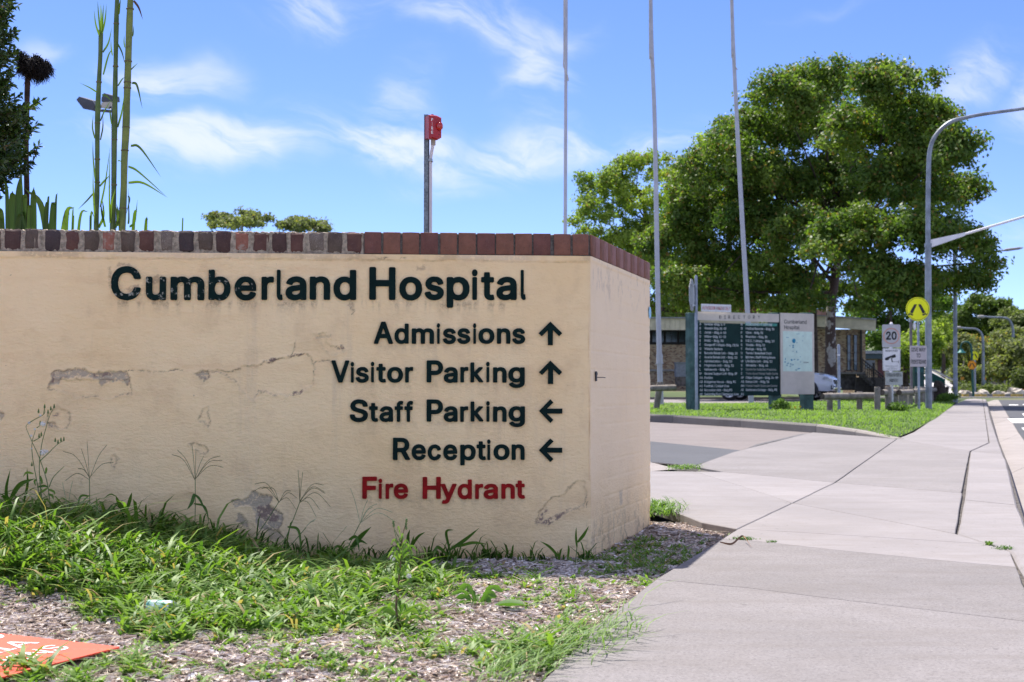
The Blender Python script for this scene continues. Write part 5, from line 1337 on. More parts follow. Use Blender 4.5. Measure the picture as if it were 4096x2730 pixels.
m = MB(); bb = [o_ + fx * hw * x * .98 + zz * hh_ * z for x, z in ((-1, -.86), (-1, .98), (.9, .9), (.9, -.86))]; m.prism(bb, -.052, fy); m.build('back_box', M_RED, fa)
MB().box(o_ + zz * (hh_ + .003) - fx * .012, (.012, .012, .006), th).build('top_tab', M_RED, fa)
lc = o_ + fx * .020 + zz * .006 + fy * .022
m = MB(); n_ = 10; vs = []; 
for i in range(5):
    a = i / 4 * math.pi / 2
    for j in range(n_):
        b2 = 2 * math.pi * j / n_; vs.append(lc + fx * (.020 * math.cos(b2)) * math.cos(a) + zz * (.0245 * math.sin(b2)) * (math.cos(a) ** .5) + fy * (.026 * math.sin(a)))
fs = [(i * n_ + j, i * n_ + (j + 1) % n_, (i + 1) * n_ + (j + 1) % n_, (i + 1) * n_ + j) for i in range(4) for j in range(n_)]
M_LENS = bpy.data.materials.new('red_lens'); M_LENS.use_nodes = True; bsx = M_LENS.node_tree.nodes['Principled BSDF']; bsx.inputs['Base Color'].default_value = (.75, .03, .03, 1); bsx.inputs['Roughness'].default_value = .08; bsx.inputs['Transmission Weight'].default_value = .45; bsx.inputs['Coat Weight'].default_value = .6
m.add(vs, fs).build('strobe_lens', M_LENS, fa, True)
MB().tube([o_ + fx * .019 - zz * .038 + fy * .020, o_ + fx * .019 - zz * .038 + fy * .0232], .003, 8).build('sounder_hole', M_REDD, fa)
plf = lambda x, z, out: o_ + fx * x + zz * z + fy * (.0135 + .010 + out)
for i, ch in enumerate('FIRE'): flat_text(ch, fa, lambda x, z, out: o_ + fx * x + zz * z + fy * (.0228 + out), -.021, .031 - i * .0225, .0150, M_WHT, width=.0105 if ch != 'I' else .0028, weight=.02, align='C', out=.0006)

# ================================================================== signs
M_SGREEN = mat('sign_dark_green', (.004, .028, .026), .6, spec=.2, noise_amt=.1, noise_scale=3); M_SGP = mat('sign_post_green', (.05, .115, .105), .55, noise_amt=.2, noise_scale=4, dirt=((.12, .17, .16), 5, .55))
M_BEIGE = mat('sign_beige', (.60, .53, .47), .5, noise_amt=.05, noise_scale=3); M_MAP = mat('map_pale_green', (.62, .76, .68), .5, noise_amt=.04); M_MAPB = mat('map_blue', (.0, .22, .38), .5, noise_amt=.1)
M_PRW = mat('print_white', (.66, .68, .70), .6, noise_amt=.06, noise_scale=8, dirt=((.2, .25, .26), 14, .62)); M_PRD = mat('print_faded', (.36, .37, .36), .7, noise_amt=.1, noise_scale=8); M_PRG = mat('print_dark', (.055, .06, .06), .6); M_TEAL = mat('teal_overlay', (.045, .26, .215), .5)
M_SGREY = mat('galvanised_pole', (.30, .33, .37), .42, .5, noise_amt=.12, noise_scale=6); M_SIGNBK = mat('sign_back_grey', (.45, .45, .46), .4, .4, noise_amt=.08)
da, db = 33.6, 35.2
A0 = P(2790, 1586, da); B0 = P(3257, 1578, db); xa = (B0 - A0); xa.z = 0; Lb = xa.length; xa.normalize(); on = Vector((xa.y, -xa.x, 0)); zb0 = A0.z
def bx_(u, v):   # board coordinates of a photo pixel
    r = ray(u, v); k = (A0 - EYE).dot(on) / r.dot(on); p = EYE + r * k; return (p - A0).dot(xa), p.z
def BP_(x, z, out=0.0): return Vector((A0.x, A0.y, 0)) + xa * x + on * out + Vector((0, 0, z))
dr_ = thing('directory_board', 'dark green hospital directory board with white building list and beige map panel', 'sign board', (A0.x, A0.y, path_z(A0.y)))
def bpanel(name, u0, v0, u1, v1, mt, out=.0, th=.03, parent=dr_):
    (x0, zt), (x1, zb) = bx_(u0, (v0)), bx_(u1, (v1)); m = MB()
    m.prism([BP_(x0, zb, out), BP_(x1, zb, out), BP_(x1, zt, out), BP_(x0, zt, out)], -th, on); return m.build(name, mt, parent)
bpanel('header_panel', 2790, 1247, 3115, 1290.5, M_BEIGE, .012)
bpanel('list_panel', 2792, 1291, 3115, 1583, M_SGREEN, .008)
bpanel('panel_joint', 3115.5, 1250, 3119.5, 1580, M_SGREEN, .0)
bpanel('map_panel', 3120, 1252.5, 3257, 1578, M_BEIGE, .012)
bpanel('map_print', 3130, 1325, 3248.5, 1487, M_MAP, .0145, .002)
bpanel('list_overlay', 2980, 1293, 3107, 1306, M_TEAL, .0105, .002)
for u0, u1, vb in ((2762, 2803, 1643), (3093, 3129, 1640), (3219, 3257, 1640)):
    (x0, _), (x1, _) = bx_(u0, 1500), bx_(u1, 1500); zt = bx_(u0, 1251)[1]; m = MB()
    cx_ = (x0 + x1) / 2; zg = path_z(35) + .0
    m.box(BP_(cx_, (zt + zg) / 2, -.12), (x1 - x0, .16, zt - zg), math.atan2(xa.y, xa.x), bev=.008).build('post', M_SGP, dr_)
def btext(s, u0, vb, cap_px, mt, u1=None, weight=.02, sp=1.0, out=.0115):
    x0, z = bx_(u0, vb); w_ = (bx_(u1, vb)[0] - x0) if u1 else None
    flat_text(s, dr_, BP_, x0, z, cap_px / sc(34.2), mt, w_, weight, out=out, spacing=sp, res=2)
# heading letters set wide apart
for ch, x_ in zip('DIRECTORY', (990, 1043, 1085, 1138, 1185, 1240, 1290, 1343, 1393)): btext(ch, 2500 + (x_ - 8) / 2.614, 1275.5, 12.5, M_PRG, out=.0145, weight=.01)
rows = 18
LCOL = [('A', 'Banksia –Bldg. 1-9', 583), ('B', 'Waratah–Bldg. 11-19', 600), ('C', 'Jarrah - Bldg. 4-10', 598), ('D', 'Willow –Bldg. 12-20', 594), ('E', 'PARC - Bldg. 30', 567), ('F', 'Glengarriff / Chapel –Bldg. 23/24', 744), ('G', 'Wistaria Gardens', 556),
        ('H', 'Boronia Rehab Unit - Bldg. 21', 732), ('I', 'Acacia Rehab Unit - Bldg. 22', 728), ('J', 'Administration - Bldg. 35', 667), ('K', 'Magistrate Unit - Bldg. 36', 688), ('L', 'Hainsworth - Bldg. 34', 632), ('M', 'General Support Unit –Bldg. 37', 727), ('AA', 'Pavilion', 440),
        ('AB', 'Bridgeway House - Bldg. 72', 712), ('AC', 'Football / Cricket Oval', 633), ('AD', 'Recreation Hall - Bldg.75', 668), ('AE', 'Swimming Pool / Barbecue Area', 744)]
RCOL = [('N', 'ASSESSMENT CENTRE', 1140), ('O', 'Medical Records - Bldg. 31', 1165), ('P', 'Clinic - Bldg. 31', 1033), ('Q', 'Riverview - Bldg. 31', 1083), ('R', 'N.E.C. / Library - Bldg. 29', 1165), ('S', 'Yaralla - Bldg. 32', 1055), ('T', 'Paringa - Bldg. 33', 1065), ('U', 'Tennis / Basketball Court', 1133),
        ('V', 'Kitchen / Staff Dining Room', 1175), ('W', 'Life Skills Unit - Bldg. 52', 1140), ('X', 'Wirrabilla - Bldg. 64', 1090), ('Y', 'Centre for Addiction Medicine', 1185), ('Z', 'Transcultural Mental Health Centre', 1207), ('AF', 'Chips Cottages - Bldg. 84-89', 1210), ('AG', 'Bunya Unit - Bldg. 51', 1105),
        ('AH', 'Mental Health Sciences Centre', 1197), ('AI', 'Gardeners Cottage - Bldg. 78', 1197), ('AJ', '', 0)]
for cols, uc, un in ((LCOL, 2797, 2816.5), (RCOL, 2962.5, 2982)):
    for i, (c_, nme, xe) in enumerate(cols):
        v = 1301.5 + i * 16.5 + (1.2 if cols is RCOL else 0) * (1 - i / 9)
        btext(c_, uc, v, 8.6, M_PRW, weight=.01)
        if nme: btext(nme, un, v, 8.8, M_PRD if c_ in ('Y', 'AH', 'Z') else M_PRW, 2700 + xe / 2.94, weight=.012, out=.0125)
btext('Cumberland', 3135.5, 1294.5, 15, M_PRG, 3225, out=.0145, weight=.012); btext('Hospital', 3135.5, 1317, 15, M_PRG, 3197, out=.0145, weight=.012)
def mapblob(u, v, ru, rv, ang=0, n_=10):
    x, z = bx_(u, v); k = 1 / sc(34.8); m = MB()
    m.prism([BP_(x + (ru * math.cos(a) * math.cos(ang) - rv * math.sin(a) * math.sin(ang)) * k, z + (ru * math.cos(a) * math.sin(ang) + rv * math.sin(a) * math.cos(ang)) * k, .0165) for a in [2 * math.pi * i / n_ for i in range(n_)]], -.0012, on)
    return m
mapblob(3174, 1364.5, 9.2, 9.2, 0, 20).build('map_symbol', M_MAPB, dr_)
m = MB()
for u, v, a, b_ in ((3171, 1383, 5, 3), (3171, 1390, 5, 3), (3148, 1351, 6, 1.5), (3186, 1371, 2, 3), (3209, 1364, 2, 2), (3185, 1408, 2, 5), (3170, 1406, 5, 1), (3140, 1437, 2, 6), (3139, 1449, 4, 3), (3165, 1441, 6, 4), (3176, 1439, 5, 2), (3190, 1440, 6, 2), (3150, 1455, 7, 2), (3162, 1457, 6, 2), (3170, 1460, 5, 2),
                    (3146, 1463, 5, 2), (3160, 1466, 6, 1.5), (3200, 1428, 3, 1), (3201, 1448, 1.5, 3), (3193, 1476, 9, 2.2), (3183, 1481, 5, 2), (3190, 1337, 12, .8), (3210, 1345, 6, .7), (3158, 1384, 2, 3)):
    q = mapblob(u, v, a * .95, b_ * .95, rnd.uniform(-.3, .6), 6); m.add(q.v, q.f)
m.build('map_detail', M_MAPB, dr_)
m = MB()
for v in (1450, 1453): 
    x, z = bx_(3212, v); m.prism([BP_(x, z, .016), BP_(x + .16, z, .016), BP_(x + .16, z + .008, .016), BP_(x, z + .008, .016)], -.001, on)
m.build('map_caption', M_PRG, dr_)

def pole(name, root, u, v0, v1, d, r_, mt, cap=True, ground=None, n_=14):
    t_ = P(u, v0, d); zb = ground if ground is not None else P(u, v1, d).z
    m = MB(); pts = [Vector((t_.x, d, zb)), t_]; rr = [r_, r_]
    if cap: pts.append(t_ + Vector((0, 0, r_ * .7))); rr.append(r_ * .5)
    return m.tube(pts, rr, n_).build(name, mt, root, True)
# stop sign on the tall galvanised post, seen edge-on
d_ = 33.0; b = P(2784, 1650, d_); b.z = path_z(d_)
ss = thing('edge_on_sign', 'tall galvanised post with an eight-sided sign seen edge-on, left of the directory', 'road sign', b)
pole('post', ss, 2784, 1106, 1650, d_, .035, M_SGREY, ground=b.z)
oc = P(2765, 1179, d_ - .04); dirx = Vector((.42, -.91, 0)); dirn = Vector((-.91, -.42, 0))
dirx = Vector((.30, .954, 0)); dirn = Vector((-.954, .30, 0)); oc = P(2767, 1181, d_)
M_STOPF = mat('sign_face_red', (.5, .02, .02), .4)
m = MB(); m.prism([oc + dirx * (.40 * math.cos(a)) * .95 + Vector((0, 0, .40 * math.sin(a))) for a in [R(22.5 + 45 * i) for i in range(8)]], -.004, dirn); m.build('sign_plate', M_SIGNBK, ss)
m = MB(); m.prism([oc + dirn * .004 + dirx * (.375 * math.cos(a)) * .95 + Vector((0, 0, .375 * math.sin(a))) for a in [R(22.5 + 45 * i) for i in range(8)]], -.003, dirn); m.build('sign_face', M_STOPF, ss)
MB().box(P(2777, 1140, d_), (.10, .05, .03)).build('bracket', M_STEEL, ss); MB().box(P(2777, 1222, d_), (.10, .05, .03)).build('bracket', M_STEEL, ss)
# authorised parking only
ap = thing('parking_notice', 'white notice plate reading authorised parking only, above the directory', 'sign', P(2792, 1236, 33.9))
def fplate(root, u0, v0, u1, v1, d, mt, th=.004, name='plate', rot=0.0, rad=0.0, dout=0.0):
    """flat plate facing the camera side, its centre at distance d"""
    c = P((u0 + u1) / 2, (v0 + v1) / 2, d); w_ = (u1 - u0) / sc(d); h_ = (v1 - v0) / sc(d); x_ = Vector((math.cos(rot), math.sin(rot), 0)); n_ = Vector((x_.y, -x_.x, 0)); z_ = Vector((0, 0, 1))
    pts = []
    if rad:
        for sx, sz, a0 in ((1, -1, -90), (1, 1, 0), (-1, 1, 90), (-1, -1, 180)):
            for j in range(4):
                a = R(a0 + 30 * j); pts.append((sx * (w_ / 2 - rad) + rad * math.cos(a), sz * (h_ / 2 - rad) + rad * math.sin(a)))
    else: pts = [(-w_ / 2, -h_ / 2), (w_ / 2, -h_ / 2), (w_ / 2, h_ / 2), (-w_ / 2, h_ / 2)]
    m = MB(); m.prism([c + x_ * x + z_ * z + n_ * dout for x, z in pts], -th, n_); m.build(name, mt, root)
    return lambda x, z, out=.0: c + x_ * x + z_ * z + n_ * (dout + out)
M_PLW = mat('white_plate', (.76, .74, .76), .45, noise_amt=.05, noise_scale=4); M_PRED = mat('red_print', (.50, .02, .02), .5, noise_amt=.2, noise_scale=8)
pf = fplate(ap, 2792, 1218, 2938, 1248.5, 33.75, M_PLW, rot=math.atan2(xa.y, xa.x))
flat_text('AUTHORISED PARKING ONLY', ap, pf, 0, -.042, .082, M_PRED, width=.80, weight=.0, align='C', out=.003)
# 20 sign cluster
d_ = 34.5; zg = path_z(d_) + .08; b = Vector((P(3565, 1500, d_).x, d_, zg))
sc20 = thing('sign_cluster', 'pole with a faded 20 speed sign, a camera warning sign and a hospital parking plate', 'road sign', b)
M_WPOLE = mat('white_pole', (.60, .61, .60), .45, noise_amt=.06); M_SGRY = mat('faded_reflective_grey', (.46, .45, .465), .45, noise_amt=.05, noise_scale=5); M_RINGR = mat('faded_red_ring', (.60, .30, .24), .5, noise_amt=.12, noise_scale=7); M_BLK = mat('black_print', (.018, .018, .02), .5)
pole('pole', sc20, 3565, 1296, 1650, d_, .035, M_WPOLE, ground=zg)
m = MB(); m.sphere(P(3565, 1297, d_), .043, 12, 8); m.build('pole_cap', M_PLW, sc20, True)
for v in (1393, 1487): MB().box(P(3562, v, d_ - .04), (.05, .03, .05)).build('clamp', M_PLW, sc20)
dp = d_ - .05
pf = fplate(sc20, 3528.5, 1299, 3602, 1391, dp, M_SGRY, rad=.03, name='speed_plate')
m = MB(); nn = 40; rt = lambda r_, a, o: pf(r_ * math.cos(a), r_ * math.sin(a) + .0, o)
vs = [rt(.197, 2 * math.pi * i / nn, .004) for i in range(nn)] + [rt(.170, 2 * math.pi * i / nn, .004) for i in range(nn)]
m.add(vs, [(i, (i + 1) % nn, nn + (i + 1) % nn, nn + i) for i in range(nn)]).build('ring', M_RINGR, sc20)
flat_text('20', sc20, pf, 0, -.083, .182, M_BLK, width=.262, weight=.030, align='C', out=.005)
m = MB()
for z in (.235, -.235): m.tube([pf(0, z, 0), pf(0, z, .012)], .009, 8)
m.build('bolt', M_STEEL, sc20)
pf = fplate(sc20, 3530, 1394, 3602.5, 1485, dp, M_PLW, rad=.03, name='camera_plate')
m = MB(); pts = [(-.21, -.26), (.21, -.26), (.21, .26), (-.21, .26)]
for i in range(4):
    a, b2 = pts[i], pts[(i + 1) % 4]; A_, B_ = pf(*a, .003), pf(*b2, .003); m.tube([A_, B_], .003, 4)
m.build('border', M_BLK, sc20)
flat_text('SECURITY NOTICE', sc20, pf, 0, .198, .030, M_BLK, width=.30, weight=.02, align='C', out=.004)
for s_, z, wd_ in (('VIDEO SURVEILLANCE', -.165, .30), ('IN USE ON', -.20, .14), ('THESE PREMISES', -.235, .25)): flat_text(s_, sc20, pf, 0, z, .022, M_PRD, width=wd_, weight=.02, align='C', out=.004)
m = MB()
for poly in ([(-.165, .005), (-.15, .045), (.08, .13), (.095, .118), (.11, .06), (.02, .035), (.0, .055), (-.05, .03), (-.075, -.01), (-.13, -.02)], [(-.01, .04), (.015, .04), (.02, -.03), (.035, -.045), (.03, -.06), (.005, -.06), (.0, -.03)], [(.02, -.048), (.165, -.048), (.165, -.056), (.02, -.056)], [(.163, -.025), (.172, -.025), (.172, -.08), (.163, -.08)]):
    m.prism([pf(x, z, .005) for x, z in poly], -.002, (0, 1, 0) if False else -(pf(0, 0, 1) - pf(0, 0, 0)) * -1)
m.build('camera_symbol', M_BLK, sc20)
M_SGRY2 = mat('grey_green_plate', (.40, .42, .40), .5, noise_amt=.08, noise_scale=4)
pf = fplate(sc20, 3541, 1487.5, 3611, 1541, dp, M_SGRY2, rot=.02, name='parking_plate')
flat_text('CUMBERLAND HOSPITAL', sc20, pf, 0, .045, .075, M_PRG, width=.37, weight=.012, align='C', out=.004); flat_text('PARKING ONLY', sc20, pf, 0, -.085, .075, M_PRG, width=.21, weight=.012, align='C', out=.004)
# pedestrian crossing sign
d_ = 35.5; zg = path_z(d_) + .05; b = Vector((P(3674, 1500, d_).x, d_, zg))
M_FY = mat('fluoro_yellow', (.88, .88, .0), .45, noise_amt=.05, noise_scale=3); M_FYD = mat('yellow_rim', (.38, .40, .01), .5)
def ped_symbol(root, pf, k):
    m = MB(); nv = pf(0, 0, 1) - pf(0, 0, 0)
    for s_ in (-1, 1):
        leg_ = [(.015, .20), (.13, .20), (.30 + .02, -.14), (.20, -.19)]
        foot = [(.185, -.225), (.315, -.165), (.34, -.185), (.40, -.235), (.385, -.255), (.31, -.235), (.215, -.285), (.195, -.27)]
        for pl in (leg_, foot):
            q = [pf((x if s_ > 0 else -x - .015) * k, (z) * k, .005) for x, z in pl]; m.prism(q, -.002, nv)
    return m.build('walking_legs', M_BLK, root)
pcs = thing('crossing_sign', 'round yellow walking-legs sign over a give way to pedestrians plate on a thin pole', 'road sign', b)
pole('pole', pcs, 3672, 1240, 1650, d_, .030, M_SGREY, ground=zg)
def disc(root, u, v, r_, d, mt, mtr, k=None, name='disc'):
    c = P(u, v, d); pf = lambda x, z, out=0.0: c + Vector((x, -out, z)); n_ = 36
    m = MB(); m.prism([pf(r_ * math.cos(2 * math.pi * i / n_), r_ * math.sin(2 * math.pi * i / n_), 0) for i in range(n_)], .004, (0, 1, 0)); m.build(name, mt, root)
    m = MB(); vs = [pf(q * math.cos(2 * math.pi * i / n_), q * math.sin(2 * math.pi * i / n_), .003) for q in (r_ * .93, r_ * .90) for i in range(n_)]
    m.add(vs, [(i, (i + 1) % n_, n_ + (i + 1) % n_, n_ + i) for i in range(n_)]).build('rim_line', mtr, root)
    ped_symbol(root, pf, k or r_ / .5); return pf
disc(pcs, 3671, 1237, .297, d_ - .06, M_FY, M_BLK)
pf = fplate(pcs, 3640.5, 1384, 3707, 1467.5, d_ - .05, mat('faded_mauve_plate', (.50, .45, .47), .5, noise_amt=.06, noise_scale=4), name='give_way_plate')
for s_, z, wd_ in (('GIVE WAY', .115, .365), ('TO', -.03, .10), ('PEDESTRIANS', -.185, .375)): flat_text(s_, pcs, pf, 0, z, .095, M_PRG, width=wd_, weight=.018, align='C', out=.004)
# dark metal frame post with box (behind), and grey bollard post
d_ = 41.0; zg = path_z(d_) + .05
fp = thing('framed_post', 'brown-grey square post with cross arm and small white unit behind the give way plate', 'post', Vector((P(3643, 1500, d_).x, d_, zg)))
M_BRN = mat('brown_grey_steel', (.16, .14, .15), .5, .3)
pw = 9 / sc(d_); t_ = P(3643, 1278, d_)
MB().box(((t_.x), d_, (t_.z + zg) / 2), (pw, pw, t_.z - zg)).build('post', M_BRN, fp)
MB().box(P(3655, 1281, d_), (.22, .08, .075)).build('cross_arm', M_BRN, fp); MB().box(P(3639, 1282, d_), (.04, .1, .11), bev=.01).build('arm_end', mat('blue_grey_cap', (.25, .30, .38), .5), fp)
m = MB(); m.sphere(P(3657, 1306, d_), (.05, .05, .12), 12, 8); m.build('white_unit', M_PLW, fp, True)
d_ = 33.0; zg = path_z(d_) + .08
bo = thing('plain_post', 'plain galvanised post standing alone in the grass between the directory and the 20 sign', 'post', Vector((P(3354, 1500, d_).x, d_, zg)))
pole('post', bo, 3354.5, 1382, 1650, d_, .036, M_SGREY, ground=zg, cap=True); MB().tube([P(3354.5, 1424, d_), P(3354.5, 1418, d_)], .0375, 14).build('collar', M_PLW, bo, True)

# ------------------------------------------------------------------ flagpoles
M_FLAG = mat('flagpole_grey', (.46, .455, .50), .4, .15, noise_amt=.05, noise_scale=3); M_ROPE = mat('halyard_rope', (.50, .47, .44), .8)
for lab, cents, d_, wd_, rope, coll in (
    ('left flagpole, ending behind the top of the sign wall', [(2261, 1600), (2261, 920), (2263, 400), (2265, 0), (2267, -500)], 30, (15, 12), [(2256, 180), (2254, 255), (2258, 275), (2263, 290), (2270, 305), (2273, 325)], None),
    ('middle flagpole with a base collar, just right of the sign wall', [(2644, 1625), (2638, 1440), (2630, 1100), (2619, 500), (2606, 150), (2598, -300)], 39, (23, 14), [(2598, 200), (2602, 215), (2606, 240), (2612, 262), (2616, 272)], (1418, 1452)),
    ('right flagpole, its foot hidden by the directory board', [(3005, 1628), (2993, 1300), (2970, 900), (2946, 450), (2930, 100), (2920, -300)], 43.5, (22, 13), [(2926, 195), (2932, 210), (2936, 245), (2942, 268), (2950, 280)], None)):
    b = P(*cents[0], d_); b.z = path_z(d_) + .04; fpo = thing('flagpole', lab, 'flagpole', b, 'flagpoles behind the wall and directory')
    c = curve3([b] + [P(u, v, d_) for u, v in cents[1:]], 6); nn = len(c)
    MB().tube(c, [(wd_[0] + (wd_[1] - wd_[0]) * i / (nn - 1)) / 2 / sc(d_) for i in range(nn)], 14).build('pole', M_FLAG, fpo, True)
    MB().tube(curve3([P(u, v, d_ - .1) for u, v in [(rope[0][0], rope[0][1] - 500)] + rope], 4), .014, 6).build('halyard', M_ROPE, fpo, True)
    if coll:
        for v0, v1, k in ((coll[1], coll[1] + 5, 1.35), (coll[0], coll[1], 1.12)):
            MB().tube([P(2638.5, v1, d_), P(2638, v0, d_)], wd_[0] / 2 / sc(d_) * k, 14).build('collar', M_FLAG, fpo, True)

# ------------------------------------------------------------------ timber barriers
M_LOG = mat('weathered_log', (.30, .27, .235), .9, noise_amt=.2, noise_scale=7, bump=.5, bump_scale=22, color2=(.17, .145, .12), dirt=((.07, .055, .045), 9, .60)); M_LOGE = mat('log_end_grain', (.10, .08, .065), .95, noise_amt=.25, noise_scale=30)
def log(root, a, b2, r_, name='rail'):
    c = [a.lerp(b2, i / 6) + Vector((0, 0, mn.noise(a * 3 + Vector((i, 0, 0))) * r_ * .12)) for i in range(7)]
    MB().tube(c, [r_ * (1 + .06 * mn.noise(p * 5)) for p in c], 14).build(name, M_LOG, root, True)
    for p, q in ((a, b2), (b2, a)):
        dv = (p - q).normalized(); MB().tube([p + dv * .001, p + dv * .004], r_ * .93, 14).build('end_grain', M_LOGE, root)
def lpost(root, u, v0, v1, d, r_, lean=0):
    t_ = P(u, v0, d); bb = P(u + lean, v1, d); bb.z = min(bb.z, path_z(d) - .02)
    MB().tube([bb, bb.lerp(t_, .5), t_, t_ + Vector((0, 0, .008))], [r_, r_ * 1.03, r_, r_ * .9], 12).build('post', M_LOG, root, True)
lf = thing('log_barrier', 'short log rail on a leaning post at the foot of the middle flagpole', 'barrier', P(2640, 1610, 34)); log(lf, P(2380, 1560, 33.5), P(2702, 1552, 34.2), .072)
lpost(lf, 2640, 1530, 1625, 34.4, .075, -18); lpost(lf, 2420, 1530, 1625, 33.8, .07)
lf = thing('log_barrier', 'low log rail on two short posts, starting beside the white car', 'barrier', P(3400, 1640, 33)); log(lf, P(3290, 1587, 32.2), P(3503, 1584, 33.2), .075)
lpost(lf, 3319, 1572, 1645, 32.6, .068); lpost(lf, 3438, 1568, 1655, 33.2, .068); lpost(lf, 3509.5, 1550, 1660, 32.8, .071)
lf = thing('log_barrier', 'post and log rail barrier running away behind the 20 sign', 'barrier', P(3600, 1640, 36))
log(lf, P(3527, 1571, 33.6), P(3590, 1570, 36.5), .072); log(lf, P(3596, 1571, 35.6), P(3652, 1568, 40), .070); log(lf, P(3650, 1567, 39.5), P(3705, 1563, 46), .07); log(lf, P(3706, 1563, 45.8), P(3760, 1558, 54), .07)
for u, v0, v1, d, r_ in ((3552, 1549, 1645, 34.4, .072), (3581, 1549, 1638, 36.2, .068), (3603, 1548, 1632, 37.2, .068), (3621, 1549, 1630, 38.2, .066), (3641, 1548, 1624, 39.8, .066), (3668, 1548, 1618, 42, .066), (3686, 1549, 1612, 44, .066), (3702, 1549, 1608, 46.5, .066), (3726, 1548, 1600, 49.5, .07), (3745, 1547, 1598, 52, .07)): lpost(lf, u, v0, v1, d, r_)

# ------------------------------------------------------------------ street lamps
M_LAMP = mat('lamp_post_grey', (.26, .29, .325), .42, .45, noise_amt=.18, noise_scale=2.5, dirt=((.16, .17, .19), 1.2, .56)); M_LAMPH = mat('lamp_head_grey', (.35, .34, .33), .5)
def lamp(label, base, d, pts, r0, r1, arms=(), head=None, mt=M_LAMP, group=None, name='street_lamp'):
    b = P(*base, d); root = thing(name, label, 'street lamp', b, group)
    c = curve3([P(u, v, d) for u, v in pts], 7); nn = len(c); m = MB(); m.tube(c, [r0 + (r1 - r0) * i / (nn - 1) for i in range(nn)], 14); m.build('pole', mt, root, True)
    for arm, ra, rb in arms:
        c = curve3([P(u, v, dd) for u, v, dd in arm], 7); nn = len(c); MB().tube(c, [ra + (rb - ra) * i / (nn - 1) for i in range(nn)], 10).build('arm', mt, root, True)
    if head:
        (u0, v0), (u1, v1), hd, hr = head; a, b2 = P(u0, v0, hd), P(u1, v1, hd)
        MB().tube([a, a.lerp(b2, .15), a.lerp(b2, .8), b2], [hr * .5, hr, hr * .9, hr * .35], 10).build('lamp_head', M_LAMPH, root, True)
    return root
d_ = 36.5
l1 = lamp('big grey street lamp whose curved arm leaves the picture at top right', (3716, 1650), d_, [(3716, 1655), (3713, 1300), (3712, 900), (3714, 700), (3720, 600), (3745, 540), (3800, 490), (3870, 470), (3950, 455), (4096, 435), (4300, 405)], .068, .040)
c = [P(3715, 1655, d_), P(3713, 1200, d_), P(3712.5, 985, d_)]; MB().tube(c, [.085, .082, .078], 16).build('lower_pole', M_LAMP, l1, True)
MB().tube([P(3712.5, 990, d_), P(3712.5, 975, d_)], .092, 16).build('collar', M_LAMP, l1, True); MB().tube([P(3713.5, 735, d_), P(3713.5, 727, d_)], .066, 14).build('collar', M_LAMP, l1, True)
m = MB(); m.prism([P(3720, 960, d_ + .0), P(3722, 992, d_ + .0), P(3860, 944, d_), P(3862, 930, d_)], .05, (0, 1, 0)); m.build('bracket', M_PLW, l1)
MB().tube([P(3850, 940, d_ + .03), P(4096, 868, d_ + .03), P(4350, 795, d_ + .03)], .032, 10).build('arm', M_PLW, l1, True)
lamp('second grey lamp post behind the big one, thin arm near the right edge', (3820, 1618), 52, [(3822, 1620), (3821, 1400), (3820, 1150), (3818, 1010), (3818, 980)], .085, .055, [([(3818, 1030, 52), (3860, 1020, 52), (3960, 1008, 52), (4030, 1002, 52)], .035, .03)], ((4015, 1002), (4092, 992), 52, .055))
GA = 'curved-arm street lamps down the far street'
lamp('far curved lamp with its arm over the dark green treetops', (4054, 1582), 92, [(4053, 1585), (4053, 1450), (4053, 1360), (4050, 1310), (4035, 1280), (4010, 1272), (3960, 1270), (3930, 1266)], .10, .07, (), ((3938, 1268), (3910, 1268), 92, .11), group=GA)
lamp('far curved lamp behind the orange crossing sign', (3933, 1578), 85, [(3933, 1580), (3933, 1450), (3932, 1370), (3925, 1335), (3905, 1318), (3870, 1315), (3840, 1312)], .09, .06, (), ((3845, 1312), (3822, 1311), 85, .09), group=GA)
lamp('far lamp with a squared arm between the young trees', (3940, 1578), 95, [(3940, 1580), (3940, 1500), (3941, 1400), (3942, 1392)], .09, .07, [([(3941, 1392, 95), (3965, 1391, 95), (3988, 1391, 95)], .07, .07)], group=GA)
lamp('far thin lamp just left of the squared one', (3918, 1560), 100, [(3918, 1565), (3918, 1480), (3918, 1400), (3920, 1396)], .09, .07, [([(3918, 1396, 100), (3928, 1396, 100)], .05, .05)], group=GA)
lamp('small distant lamp over the hillside road', (3767, 1520), 150, [(3767, 1525), (3767, 1450), (3767, 1375), (3765, 1362)], .12, .09, [([(3766, 1362, 150), (3758, 1358, 150)], .1, .1)], group=GA)
lamp('short distant lamp post beside the hillside road', (3788, 1480), 150, [(3788, 1500), (3788, 1450), (3788, 1408)], .12, .10, (), group=GA)
lamp('distant lamp whose top shows among the young trees', (3990, 1540), 98, [(3989, 1560), (3989, 1450), (3989, 1385), (3992, 1376)], .09, .07, (), group=GA)
M_HG = mat('heritage_green', (.02, .10, .085), .45, noise_amt=.1)
d_ = 63.0
hl = lamp('dark green swan-neck lamp with a bell shade', (3894, 1585), d_, [(3894, 1587), (3890, 1500), (3887, 1430), (3886, 1400), (3884, 1385), (3876, 1372), (3862, 1368), (3849, 1373), (3843, 1386), (3842, 1398)], .055, .03, mt=M_HG, name='heritage_lamp')
c = P(3845, 1399, d_); MB().tube([c + Vector((0, 0, .04)), c, c - Vector((0, 0, .06)), c - Vector((0, 0, .13)), c - Vector((0, 0, .15))], [.05, .07, .10, .20, .21], 16).build('bell_shade', mat('teal_green_shade', (.03, .22, .19), .4), hl, True)
